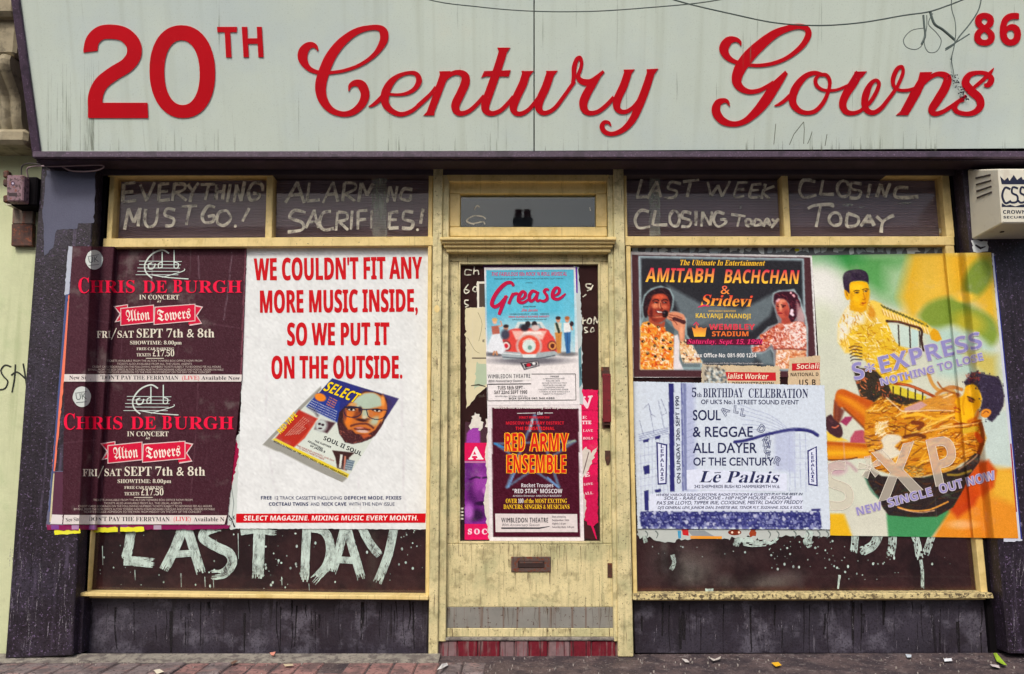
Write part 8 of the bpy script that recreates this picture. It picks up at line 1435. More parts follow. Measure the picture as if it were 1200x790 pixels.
cuff = M6([(370, 530), (420, 520), (470, 570), (520, 640), (560, 720), (400, 720), (372, 640)]); cs.poly(cuff, (226, 190, 140), 1.4); cs.hatch(cuff, [(240, 220, 190), (206, 110, 40), (246, 240, 226), (150, 60, 30), (30, 24, 30)], 110, 3.5, 1.2, .5, .9, .85, 62)
cs.poly(M6([(270, 300), (330, 290), (395, 310), (418, 350), (415, 440), (405, 530), (370, 530), (360, 460), (320, 420), (300, 370), (262, 345)]), (216, 140, 106), 1.5, smooth=3)
for l in ([(285, 315), (340, 325), (390, 345)], [(280, 335), (330, 350), (375, 365)], [(290, 355), (330, 375), (350, 400)]): cs.line(M6(l), 1.1, (140, 60, 44), .9, .9, 3)
cs.line(M6([(325, 350), (365, 362), (405, 378)]), 4.5, (60, 24, 30), 1, .9); b6(385, 470, 14, 50, (236, 170, 130), .9, 0, .8)
b6(248, 308, 27, 32, (24, 16, 22), .3); b6(240, 298, 8, 8, (80, 66, 76), .8); cs.line(M6([(105, 325), (160, 328), (240, 318)]), .8, (90, 30, 30), .7)
# singer on the right
halo2 = M7([(215, 200), (225, 135), (270, 112), (340, 110), (400, 100), (450, 180), (470, 250), (500, 330), (515, 420), (515, 680), (370, 780), (235, 775), (225, 640), (200, 600), (130, 640), (40, 640), (40, 560), (110, 490), (180, 420), (270, 385), (250, 320), (235, 260)])
cs.poly(halo2, (184, 212, 216), 2.2); cs.poly([(u+(915-u)*.05, v+(390-v)*.03) for u, v in halo2], (120, 110, 116), 2, .9)
cs.poly(M7([(226, 200), (232, 145), (280, 122), (350, 118), (410, 130), (440, 190), (455, 240), (430, 300), (410, 350), (380, 380), (350, 330), (360, 230), (300, 180), (250, 190), (240, 230)]), (56, 18, 34), 1.4, smooth=3); cs.hatch(M7([(230, 200), (240, 140), (350, 120), (430, 150), (455, 240), (420, 340), (370, 370), (360, 230), (290, 180)]), [(100, 34, 50), (40, 12, 26), (150, 60, 66), (70, 24, 44)], 130, 4, .9, .7, .8, .7, 63)
cs.poly(M7([(248, 205), (270, 185), (320, 190), (350, 230), (360, 280), (350, 330), (320, 365), (290, 345), (262, 310), (250, 270), (244, 250)]), (190, 84, 66), 1.4, smooth=4); b7(285, 240, 16, 40, (232, 150, 116), .9); b7(335, 300, 18, 30, (150, 52, 48), .9, 0, .8); b7(300, 200, 30, 12, (226, 140, 110), 1)
cs.line(M7([(252, 232), (270, 228)]), .9, (50, 16, 24), .7); cs.line(M7([(290, 234), (325, 238)]), 1.2, (50, 16, 24), .7); b7(262, 244, 8, 5, (40, 12, 20), .6); b7(306, 248, 13, 6, (50, 16, 24), .6); cs.line(M7([(272, 245), (258, 275), (272, 280)]), 1, (140, 50, 44), .8, .9, 3); b7(280, 303, 18, 6, (170, 24, 44), .5); cs.line(M7([(265, 302), (298, 303)]), .6, (90, 10, 24), .5)
cs.poly(M7([(295, 345), (350, 335), (375, 380), (340, 400), (290, 390)]), (170, 70, 56), 1.6)
for x_, y_2 in ((380, 290), (375, 305), (388, 315), (382, 280)): b7(x_, y_2, 12, 12, (240, 214, 226), .6)
for x_, y_2 in ((270, 190), (258, 200), (390, 150), (372, 130), (400, 160)): b7(x_, y_2, 9, 9, (236, 170, 180), .7)
veil = M7([(420, 200), (460, 260), (490, 330), (480, 380), (430, 390), (420, 300)]); cs.poly(veil, (206, 160, 160), 3, .7)
bd_ = M7([(275, 385), (330, 390), (420, 370), (480, 380), (500, 420), (505, 600), (440, 610), (370, 600), (230, 600), (210, 560), (150, 620), (50, 630), (40, 595), (130, 560), (110, 490), (190, 440)])
cs.poly(bd_, (206, 120, 96), 1.4); cs.hatch(bd_, [(240, 206, 200), (190, 70, 40), (246, 234, 226), (226, 140, 110), (150, 40, 34), (244, 220, 210)], 460, 3.6, 1.2, .2, 1.0, .85, 64)
cs.hatch(M7([(300, 400), (500, 400), (505, 590), (380, 590)]), [(244, 236, 232), (236, 214, 206)], 120, 4, 1.3, .2, 1, .7, 65)
cs.hatch(M7([(110, 490), (200, 440), (210, 560), (150, 620), (50, 630), (45, 600), (140, 560)]), [(170, 40, 30), (206, 84, 40), (120, 24, 34), (226, 120, 60)], 130, 3.5, 1.2, .4, .8, .8, 66)
sk = M7([(250, 610), (370, 605), (500, 615), (505, 740), (380, 770), (240, 770)]); cs.poly(sk, (222, 170, 130), 1.4); cs.hatch(sk, [(240, 220, 206), (206, 110, 60), (226, 150, 90), (246, 234, 226), (170, 70, 40)], 220, 4, 1.2, .7, .9, .8, 67)
cs.line(M7([(235, 605), (370, 600), (500, 612)]), 1.4, (140, 50, 40), 1, .9, 3)
SC = [(737.2, 295), (951.8, 299.6), (958.5, 442), (739.6, 442.5)]
sheet('sheet', SC, cY(GLS-.004), ps, canvas=cs, step=.9, grain=4, mat=m_print, torn=.15)
ink = Ink(.0006); ye = (244, 190, 50); pi = (222, 40, 96)
def nt_(s, x0, x1, y, h, c, font='B', y2=None, **k): a = N(x0, y); b = N(x1, y2 if y2 else y); ink.text(s, a[0], a[1], b[0], b[1], h/4.646, c, font, **k)
nt_('The Ultimate In Entertainment', 306, 770, 143, 29, ye, 'S', 146, shear=.25)
nt_('AMITABH', 122, 497, 234, 76, (218, 22, 78), 'B', 238, col2=(250, 206, 60), shear=.12, halo=(120, 20, 50), hw=.35); nt_('BACHCHAN', 545, 958, 240, 74, (218, 22, 78), 'B', 245, col2=(250, 206, 60), shear=.12, halo=(120, 20, 50), hw=.35)
nt_('&', 530, 582, 300, 46, (232, 90, 80), 'S', col2=(240, 150, 60)); nt_('Sridevi', 418, 697, 362, 58, (228, 60, 60), 'S', 368, col2=(246, 190, 60), shear=.28, halo=(150, 40, 20), hw=.3); ink.ribbon([(*N(408, 372), 1), (*N(440, 362), 1.8), (*N(470, 366), 1)], 1, pi)
nt_('WITH MUSIC MAESTROS', 465, 615, 398, 10, (206, 170, 90)); nt_('KALYANJI ANANDJI', 393, 698, 430, 25, (226, 190, 70), 'B', 433)
nt_('WEMBLEY', 470, 718, 494, 30, (206, 40, 80), 'B', 494, halo=(226, 130, 90), hw=.25); nt_('STADIUM', 483, 687, 530, 26, (230, 120, 50), 'B', halo=(150, 30, 40), hw=.25); ink.poly(NL([(345, 545), (760, 545), (755, 578), (345, 576)]), (96, 16, 48)); nt_('Saturday, Sept. 15, 1990', 350, 758, 570, 25, (226, 50, 110), 'S', 573, shear=.25)
nt_('Box Office No: 081-900 1234', 385, 727, 645, 22, (226, 226, 226), 'B'); nt_('A Bombino Presentation in association with Radio One and Neel Kamal video and music', 332, 765, 682, 10, (190, 186, 186), 'R')
ink.poly(NL([(375, 480), (395, 490), (398, 455), (412, 485), (425, 480), (440, 488), (456, 482), (448, 532), (388, 532)]), (200, 40, 60), col2=(250, 190, 60)); ink.ribbon([(*N(385, 470), 1), (*N(400, 452), 1), (*N(412, 470), 1)], 1, pi)
ink.build('printed_lettering', flat(GLS-.004), None, ps)

# ---- two newspaper placards peeping over the white and navy poster
p3 = poster('newspaper_placard', 'small buff placard with red band and torn grey patch above the navy and white poster', (868, 455), 'placard', Y=GLS)
c3 = Canvas(818, 424, 920, 460, 2, (206, 184, 150)); c3.poly([(823, 428), (836, 428), (850, 434), (853, 455), (823, 457)], (180, 170, 150), 1)
c3.speck([(826, 428), (842, 428), (852, 436), (853, 452), (840, 456), (826, 452)], [(110, 126, 130), (196, 206, 206), (80, 90, 96), (216, 216, 206), (90, 84, 80)], 3.2, .9, seed=3)
sheet('sheet', [(822.5, 427.5), (914, 429.5), (914, 456), (822, 456)], cY(GLS-.006), p3, canvas=c3, step=1.2, torn=.5)
ink = Ink(.0005); ink.poly([(850, 436), (909, 436.5), (909.5, 446.3), (853, 446)], (196, 36, 44)); ink.text('ialist Worker', 852, 443.8, 900, 444.4, 6.2, (226, 214, 190), shear=.15); ink.text('L DEMONSTRATION', 853, 451.8, 907.5, 452, 4.2, (60, 46, 40))
ink.build('printed_lettering', flat(GLS-.006), None, p3)
p4 = poster('newspaper_placard', 'small buff placard with a cropped red band tucked beside the yellow poster', (940, 455), 'placard', Y=GLS)
sheet('sheet', [(925, 420), (961, 416.5), (961, 456), (923, 456)], cY(GLS-.0048), p4, col=(206, 182, 148), step=1.5, torn=.3)
ink = Ink(.0005); ink.poly([(928, 426), (961, 425), (961, 433.5), (928, 434.5)], (190, 30, 44)); ink.text('Socialist', 933, 432.5, 967, 431.8, 6, (226, 210, 190), shear=.15); ink.V = [v if v[0] < 960.5 else (960.5, v[1], v[2]) for v in ink.V]
ink.text('NATIONAL D', 926, 441, 959.5, 440.6, 4, (60, 46, 40)); ink.text('US B', 936, 452, 957, 451.6, 7, (60, 46, 40), sp=40)
ink.build('printed_lettering', flat(GLS-.0048), None, p4)

# ---- white and navy poster
pp = poster('palais_poster', 'white poster printed in navy with a building drawing and a crowd along its foot', (860, 620), Y=GLS)
Hh = lambda x, y: (730+x/3.592, 420+y/3.592)
HL = lambda l: [Hh(*p) for p in l]
cp = Canvas(738, 443, 978, 624, 2.4, (204, 214, 227)); NV = (44, 44, 110); GB_ = (150, 158, 196)
cp.poly(HL([(250, 105), (300, 105), (310, 560), (250, 560)]), (176, 184, 214), 6)
for k in range(9): x_ = 75+k*16; cp.line(HL([(x_, 330+2*k), (x_+2, 640)]), .5, (160, 168, 200), .8, .8)
for k in range(8): y_k = 340+k*32; cp.line(HL([(70, y_k+8), (190, y_k-12)]), .5, (160, 168, 200), .8, .8)
for k in range(4): cp.line(HL([(68, 320+k*9), (190, 292+k*8)]), .6, (90, 98, 150), .8, .9)
for l in ([(110, 200), (130, 310)], [(88, 210), (108, 190), (120, 240)], [(150, 180), (175, 300)], [(160, 170), (185, 230), (165, 240)], [(70, 262), (85, 320)], [(120, 235), (135, 245)]): cp.line(HL(l), .6, (110, 116, 150), .8, .9)
cp.poly(HL([(85, 455), (112, 448), (113, 485), (90, 490)]), NV, .6); cp.poly(HL([(84, 345), (112, 338), (106, 352), (86, 356)]), NV, .6); cp.poly(HL([(134, 330), (160, 323), (156, 338), (136, 342)]), NV, .6); cp.poly(HL([(88, 558), (108, 553), (108, 640), (92, 642)]), NV, .6); cp.poly(HL([(134, 553), (160, 548), (160, 562), (136, 566)]), NV, .6)
cp.poly(HL([(192, 105), (214, 105), (218, 560), (198, 560)]), NV, .7); cp.poly(HL([(244, 105), (250, 105), (256, 560), (250, 560)]), (90, 96, 150), .7); cp.poly(HL([(252, 105), (266, 105), (270, 555), (258, 555)]), (120, 128, 170), .8)
for k in range(6): cp.line(HL([(480+k*6, 190+k*22), (530+k*8, 210+k*18), (620, 240+k*14), (690, 290+k*6)]), .6, (150, 158, 190), .8, .8, 3)
cp.line(HL([(470, 352), (520, 345), (600, 322), (700, 302), (780, 305), (820, 325)]), 3.6, NV, 1, 1, 4); cp.line(HL([(560, 330), (620, 312), (720, 292), (790, 300), (822, 318)]), .8, (90, 96, 150), .8, .9, 4)
for x_ in (700, 722, 745, 768): cp.line(HL([(x_, 310), (x_+3, 560)]), .5, (150, 158, 196), .8, .8)
cp.poly(HL([(640, 320), (720, 305), (725, 480), (640, 470)]), (176, 184, 214), 5, .7)
for k in range(7): cp.line(HL([(270, 250+k*28), (300, 240+k*28)]), .5, (120, 128, 170), .8, .7); cp.line(HL([(700, 345+k*26), (780, 342+k*26)]), .4, (170, 176, 206), .8, .8)
cr_ = HL([(74, 645), (830, 648), (838, 712), (76, 708)])
cp.poly(cr_, (52, 54, 118), .8)
r_ = random.Random(8)
for row in range(4):
    for k in range(52):
        x_ = 80+k*14.4+r_.uniform(-6, 6)+row*5; y_2 = 652+row*16+r_.uniform(-5, 5)
        tone = r_.choice(((150, 156, 196), (120, 126, 176), (92, 96, 156), (176, 182, 212)))
        p_ = Hh(x_, y_2+12); cp._fastblob(*p_, r_.uniform(1.6, 3), r_.choice(((36, 38, 100), (150, 156, 196), (84, 88, 150), (60, 62, 126))), .8)
        p_ = Hh(x_, y_2); cp._fastblob(p_[0], p_[1]-.5, 1.7, (30, 32, 92), .85); cp._fastblob(p_[0]+r_.uniform(-.3, .3), p_[1]+.3, r_.uniform(.9, 1.4), tone, .85); cp._fastblob(p_[0]+.4, p_[1]+.4, .5, (60, 62, 120), .5)
        if r_.random() < .05: cp._fastblob(*Hh(x_, y_2-6), 2.2, (214, 218, 234), .8)
cp.poly(HL([(792, 633), (832, 632), (832, 642), (794, 643)]), NV, .7)
sheet('sheet', [(741, 447), (966, 451.6), (973, 620.4), (747.2, 619.6)], cY(GLS-.0075), pp, canvas=cp, step=.95, grain=3, mat=m_print, torn=.2)
ink = Ink(.0006); ND = (40, 44, 84)
def ht(s, x0, x1, y, h, c=ND, font='B', y2=None, **k): a = Hh(x0, y); b = Hh(x1, y2 if y2 else y); ink.text(s, a[0], a[1], b[0], b[1], h/3.592, c, font, **k)
ht('5', 288, 312, 163, 38, ND, 'S'); ht('th', 312, 332, 163, 18, ND, 'S'); ht('BIRTHDAY', 337, 508, 164, 38, ND, 'S'); ht('CELEBRATION', 527, 780, 165, 38, ND, 'S', 167)
ht("OF UK'S No.1 STREET SOUND EVENT", 328, 740, 192, 18, ND, 'R', 194, halo=ND, hw=.12)
ht('SOUL', 293, 412, 260, 42, ND, 'R', halo=ND, hw=.25); ht('& REGGAE', 293, 548, 330, 42, ND, 'R', halo=ND, hw=.25); ht('ALL DAYER', 295, 563, 398, 42, ND, 'R', halo=ND, hw=.25); ht('OF THE CENTURY', 295, 634, 451, 33, ND, 'R', halo=ND, hw=.2)
ink.poly(HL([(268, 470), (320, 466), (690, 486), (690, 560), (270, 552)]), (214, 220, 238)); ink.poly(HL([(112, 572), (400, 556), (755, 580), (758, 640), (620, 640), (110, 642)]), (214, 220, 238))
ht('Le Palais', 318, 655, 522, 48, ND, 'S', 524, shear=.3); ink.ribbon([(*Hh(385, 482), 1), (*Hh(412, 480), 1)], 1, ND); ht('242 SHEPHERDS BUSH RD HAMMERSMITH W.6.', 300, 662, 546, 13, ND, 'R', 546, halo=ND, hw=.1)
IT = dict(shear=.3, halo=ND, hw=.1)
ht('WHERE VARIOUS SOUND SYSTEMS, RADIO STATIONS & CLUB DJ\'S PLAY THE BEST IN', 138, 755, 580, 10, ND, 'R', 576, **IT); ht('SOUL - RARE GROOVE - HIP HOP HOUSE - REGGAE', 172, 710, 595, 13, ND, 'R', 593, **IT)
ht("PA'S SIR LLOYD, TIPPER IRIE, COXSONE, MISTRI, DADDY FREDDY", 140, 755, 616, 14, ND, 'R', 612, **IT); ht("DJ'S GENERAL LEVI, JUNIOR DAN, SWEETIE IRIE, TENOR FLY, SUZANNE, SOUL II SOUL", 145, 755, 634, 11, ND, 'R', 633, **IT)
a = Hh(243, 528); b_ = Hh(236, 158); ink.text('ON SUNDAY 30th SEPT 1990', a[0], a[1], b_[0], b_[1], 4.3, (50, 52, 80), 'R', halo=(50, 52, 80), hw=.12)
for q4, ws in (([(140, 352), (187, 362), (184, 530), (146, 532)], 0), ([(776, 388), (816, 370), (820, 538), (780, 532)], 1)):
    ink.poly(HL(q4), NV); cx_ = sum(p[0] for p in q4)/4; cy_ = sum(p[1] for p in q4)/4; ink.poly(HL([(cx_+(x-cx_)*.72, cy_+(y-cy_)*.93) for x, y in q4]), (214, 220, 238))
    for k, ch in enumerate('LEPALAIS'): y_k = (378 if ws == 0 else 408)+k*(19.5 if ws == 0 else 16); ht(ch, cx_-8, cx_+9, y_k, 15 if ws == 0 else 13, NV, 'B')
for ch, x_, y_k, rot in (('A', 432, 245, -.9), ('L', 462, 228, .1), ('L', 490, 240, .2), ('D', 560, 300, .6), ('A', 585, 345, .5), ('N', 585, 370, .2), ('C', 590, 400, .1), ('E', 596, 420, .1), ('R', 628, 440, .4)):
    a = Hh(x_, y_k); L_ = 9; ink_g = glyph('B', ch); s_ = 9/357
    for p in ink_g[1]: ink.ribbon([(a[0]+(x*math.cos(rot)+y*math.sin(rot))*s_, a[1]+(x*math.sin(rot)-y*math.cos(rot))*s_) for x, y in p], .75, (84, 90, 126), closed=True)
ink.build('printed_lettering', flat(GLS-.0075), None, pp)

# ---- big yellow and green poster, wraps on to the right pilaster
px_ = poster('single_poster', 'tall yellow and green poster of two reclining figures wrapping on to the right pilaster', (1070, 630), Y=GLS)
A1 = lambda x, y: (940+x/4.388, 280+y/4.388); L1 = lambda l: [A1(*p) for p in l]
A2 = lambda x, y: (940+x/3.95, 440+y/3.95); L2 = lambda l: [A2(*p) for p in l]
cx = Canvas(946, 290, 1200, 640, 2.4, (204, 208, 190))
cx.poly(L1([(40, 80), (360, 70), (560, 75), (500, 330), (400, 300), (330, 250), (200, 180), (50, 130)]), (86, 156, 84), 22); cx.blob(*A1(180, 100), 28, 10, (52, 140, 66), 1); cx.poly(L1([(430, 150), (560, 120), (500, 320), (430, 300)]), (160, 196, 150), 20)
cx.poly(L1([(560, 70), (980, 60), (1010, 330), (1010, 480), (880, 330), (760, 300), (640, 350), (560, 440), (500, 300)]), (222, 176, 44), 16); cx.poly(L1([(600, 90), (760, 80), (780, 280), (600, 350)]), (226, 186, 66), 14)
cx.blob(*A1(100, 260), 26, 34, (226, 226, 220), 1); cx.blob(*A1(90, 420), 20, 22, (206, 212, 190), .9)
cx.blob(*A1(905, 200), 15, 26, (120, 142, 50), .5, .5); cx.poly(L1([(600, 390), (650, 330), (760, 300), (880, 350), (980, 410), (1010, 500), (960, 560), (880, 470), (780, 440), (700, 470), (620, 430)]), (126, 150, 56), 8, smooth=4); cx.blob(*A1(860, 430), 18, 12, (180, 170, 50), .9, .3); cx.blob(*A1(840, 300), 12, 6, (232, 190, 60), .8)
cx.poly(L1([(640, 470), (800, 460), (980, 560), (1020, 700), (1020, 800), (900, 700), (700, 700)]), (176, 204, 196), 12, .9, smooth=3); cx.poly(L1([(820, 560), (1000, 600), (1010, 760), (880, 660)]), (204, 178, 70), 12, .8)
cx.poly(L2([(80, 200), (130, 120), (140, 300), (110, 300)]), (206, 206, 190), 5); cx.poly(L2([(835, 170), (950, 160), (975, 420), (880, 420), (840, 350)]), (190, 206, 200), 8); cx.poly(L2([(120, 640), (200, 640), (240, 760), (120, 760)]), (226, 176, 30), 3)
cx.poly(L2([(180, 600), (400, 600), (420, 760), (240, 760)]), (206, 206, 190), 6); cx.poly(L2([(390, 640), (700, 620), (590, 760), (400, 760)]), (64, 142, 88), 3); cx.poly(L2([(600, 760), (700, 600), (830, 450), (980, 430), (1010, 780), (600, 780)]), (222, 138, 34), 5); cx.blob(*A2(740, 690), 16, 5, (232, 176, 110), 1.1); cx.poly(L2([(680, 620), (800, 460), (850, 480), (800, 600), (720, 660)]), (190, 66, 20), 6); cx.poly(L2([(860, 420), (980, 440), (990, 600), (880, 560)]), (226, 170, 50), 10)
M1 = lambda l: [(960+x/7.9, 300+y/7.9) for x, y in l]
M2 = lambda l: [(980+x/7.185, 370+y/7.185) for x, y in l]
M3 = lambda l: [(960+x/7.9, 450+y/7.9) for x, y in l]
M4 = lambda l: [(1060+x/7.185, 430+y/7.185) for x, y in l]
M5 = lambda l: [(1000+x/6.316, 520+y/6.316) for x, y in l]
def bl(mp, x, y, k, rx, ry, col, soft=.6, rot=0, op=1, cvs=None): p = mp([(x, y)])[0]; (cvs or cx).blob(p[0], p[1], rx/k, ry/k, col, soft, rot, op)
# seated man: trunk and sleeve in patterned gold, white collar
trunk = M1([(175, 620), (240, 500), (290, 440), (300, 520), (430, 520), (450, 430), (500, 410), (570, 440), (640, 620), (740, 790), (760, 900), (240, 900), (170, 790)])
cx.poly(trunk, (232, 196, 84), 3)
cx.poly(M1([(170, 640), (250, 490), (290, 440), (290, 520), (330, 540), (420, 540), (410, 620), (300, 640), (260, 760), (180, 780)]), (226, 222, 206), 7)
cx.hatch(trunk, [(240, 206, 70), (206, 150, 24), (240, 224, 170), (226, 176, 40), (236, 236, 220), (190, 120, 20)], 420, 6, 1.1, 1.2, .5, .7, 41)
bl(M1, 490, 520, 7.9, 36, 60, (206, 130, 20), .9, 0, .8)
low = M2([(90, 190), (160, 90), (430, 40), (520, 250), (620, 280), (560, 360), (640, 560), (480, 600), (300, 500), (250, 380), (130, 330)])
cx.poly(low, (226, 184, 44), 3); cx.hatch(low, [(244, 214, 60), (206, 150, 20), (240, 224, 160), (176, 110, 20), (238, 238, 214), (236, 190, 30)], 520, 7, 1.1, .3, .7, .75, 42)
cx.poly(M1([(470, 410), (570, 440), (640, 490), (760, 520), (860, 560), (948, 600), (1060, 680), (1040, 730), (948, 700), (840, 650), (720, 610), (620, 600), (600, 640), (540, 560)]), (236, 200, 80), 2.5, smooth=2)
for k in range(15): x_ = 575+k*29; y_2 = 455+k*12.5; cx.line(M1([(x_, y_2), (x_+26, y_2+26)]), 1.5, (70, 72, 30), 1, .9); cx.line(M1([(x_+8, y_2+50), (x_+22, y_2+92)]), 1.2, (190, 130, 40), 1, .6); cx.line(M1([(x_+16, y_2+40), (x_+34, y_2+90)]), 1.3, (244, 226, 190), 1, .8)
cx.poly(M2([(785, 150), (820, 105), (860, 130), (890, 200), (850, 220), (800, 200)]), (222, 160, 20), 1.6)
cx.line(M2([(700, 40), (760, 70), (740, 80)]), 2, (206, 170, 30), 1.2)
# head
cx.poly(M1([(285, 420), (285, 500), (330, 515), (400, 525), (440, 500), (450, 430), (400, 470)]), (222, 160, 10), 2)
cx.poly(M1([(275, 300), (290, 245), (370, 232), (440, 245), (462, 300), (462, 380), (450, 430), (415, 470), (370, 478), (320, 450), (290, 410)]), (238, 178, 6), 2, smooth=4)
cx.poly(M1([(420, 330), (462, 320), (455, 420), (420, 465), (400, 440)]), (222, 150, 4), 5); cx.poly(M1([(285, 330), (310, 360), (320, 430), (290, 400)]), (206, 140, 6), 5); bl(M1, 350, 290, 7.9, 60, 30, (246, 200, 30), 1); bl(M1, 340, 400, 7.9, 30, 25, (244, 190, 20), 1)
cx.poly(M1([(232, 310), (262, 305), (282, 350), (280, 400), (255, 405), (235, 360)]), (230, 170, 14), 1.4, smooth=3); cx.line(M1([(248, 330), (262, 370)]), 1.2, (180, 110, 10), 1)
cx.poly(M1([(218, 200), (235, 155), (290, 130), (370, 124), (430, 145), (456, 190), (456, 260), (440, 240), (370, 228), (300, 240), (280, 270), (280, 345), (255, 325), (232, 305), (222, 250)]), (44, 30, 52), 1.3, smooth=3); cx.hatch(M1([(230, 160), (430, 140), (450, 220), (290, 235), (240, 290)]), [(66, 46, 76), (34, 22, 40)], 70, 5, .9, .4, .6, .6, 43)
for x_, y_2 in ((348, 340), (430, 325)): bl(M1, x_, y_2, 7.9, 22, 9, (110, 66, 16), .7, -.15); bl(M1, x_, y_2+3, 7.9, 15, 5, (214, 200, 120), .5, -.15, .8); bl(M1, x_+2, y_2+2, 7.9, 7, 7, (36, 20, 16), .5); cx.line(M1([(x_-28, y_2-12), (x_, y_2-21), (x_+24, y_2-18)]), 1.0, (64, 36, 20), .8, 1, 3)
cx.line(M1([(408, 345), (420, 385), (425, 400), (405, 404)]), 1.1, (180, 104, 6), 1, .9, 3); cx.poly(M1([(378, 436), (400, 428), (414, 432), (432, 428), (436, 438), (405, 446)]), (170, 70, 20), .8); cx.line(M1([(380, 452), (410, 456)]), 1.4, (206, 130, 8), 1)
# iron chair
cx.poly(M2([(430, 60), (520, 85), (530, 250), (500, 220)]), (204, 220, 206), 1.2, .95); cx.poly(M2([(535, 85), (615, 95), (620, 270), (540, 250)]), (196, 216, 206), 1.2, .95); cx.poly(M2([(630, 110), (690, 130), (690, 260), (632, 270)]), (186, 214, 210), 1.2, .95)
cx.line(M2([(425, 45), (520, 52), (620, 80), (700, 105), (722, 140), (716, 200), (735, 290)]), 2.8, (58, 34, 30), 1, 1, 4); cx.line(M2([(440, 42), (560, 58), (690, 96)]), .8, (150, 80, 40), .8, .8, 3)
for l in ([(522, 80), (530, 250)], [(617, 95), (624, 270)], [(700, 130), (706, 270)]): cx.line(M2(l), 1.6, (48, 34, 34), .8)
for k in range(5): cx.line(M2([(110+k*3, 270+k*28), (150, 255+k*28), (215, 268+k*26)]), 1.2, (96, 62, 30) if k < 2 else (50, 36, 34), .9, 1, 3)
seat = M2([(140, 400), (200, 440), (330, 460), (420, 560), (560, 640), (760, 700), (640, 770), (480, 830), (360, 760), (210, 700), (165, 560)])
cx.poly(seat, (52, 44, 34), 2); cx.hatch(seat, [(96, 60, 30), (36, 32, 38), (196, 96, 50), (28, 26, 30), (70, 84, 40), (150, 70, 40), (226, 130, 80)], 330, 5, 1.3, .7, .9, .85, 44)
cx.poly(M2([(440, 580), (520, 590), (640, 640), (760, 680), (740, 720), (600, 690), (470, 650)]), (216, 196, 50), 1.4)
for k in range(5): cx.line(M2([(540+k*62-60, 600+k*8), (540+k*62-62, 690+k*12)]), 1.6, (52, 40, 24), .9)
cx.line(M2([(490, 570), (620, 590), (740, 640), (860, 700)]), 3.4, (156, 64, 24), 1.1, 1, 4); cx.line(M2([(520, 572), (640, 596), (780, 656)]), 1, (226, 120, 60), .8, .8, 3)
# lower figure: legs
bag = M3([(200, 340), (270, 265), (320, 310), (430, 400), (500, 490), (540, 540), (280, 550), (230, 470), (190, 370)])
cx.poly(bag, (206, 208, 190), 1.6); cx.poly(M3([(195, 350), (240, 305), (310, 300), (300, 330), (250, 390)]), (156, 50, 90), 1.6); cx.poly(M3([(290, 500), (330, 435), (400, 425), (470, 480), (450, 548), (285, 548)]), (178, 76, 96), 1.8); cx.poly(M3([(470, 500), (510, 480), (550, 500), (520, 545), (465, 540)]), (60, 84, 60), 1.5)
cx.poly(M3([(70, 440), (160, 470), (270, 530), (75, 535)]), (230, 190, 60), 2)
cx.poly(M3([(150, 100), (175, 60), (230, 50), (330, 95), (480, 160), (640, 240), (700, 320), (620, 420), (560, 500), (480, 470), (380, 370), (250, 250), (200, 220), (190, 340), (140, 400), (130, 260)]), (196, 92, 20), 1.8, smooth=3)
cx.line(M3([(200, 110), (300, 170), (430, 270), (540, 380)]), 8, (232, 150, 24), 6, .75, 3); cx.line(M3([(190, 80), (330, 120), (480, 190), (620, 270)]), 5, (190, 76, 16), 5, .7, 3); cx.line(M3([(230, 225), (350, 340), (470, 460)]), 2.4, (120, 56, 20), 2, .8, 3)
cx.poly(M3([(140, 150), (170, 200), (235, 245), (200, 340), (165, 400), (135, 330)]), (104, 48, 40), 3, .9); cx.line(M3([(160, 180), (165, 280), (150, 370)]), 2.5, (150, 76, 50), 3, .6, 3)
cx.poly(M3([(62, 310), (110, 280), (140, 330), (200, 380), (220, 460), (190, 500), (130, 480), (65, 420)]), (66, 36, 44), 1.6, smooth=2); cx.line(M3([(120, 400), (150, 405), (180, 385)]), 1.4, (214, 110, 80), .9, 1, 3); cx.line(M3([(90, 330), (120, 350)]), 2, (100, 60, 66), 1.6, .6)
cx.poly(M3([(75, 530), (300, 545), (500, 560), (560, 620), (520, 680), (330, 690), (200, 700), (80, 705)]), (214, 130, 20), 1.8, smooth=2); cx.line(M3([(80, 550), (300, 562), (480, 580)]), 3.5, (170, 64, 14), 4, .8, 3); cx.line(M3([(85, 640), (260, 640), (440, 640)]), 6, (244, 190, 30), 6, .7, 3); cx.line(M3([(85, 704), (250, 700), (350, 682)]), 1.6, (96, 44, 16), 1, .9, 3)
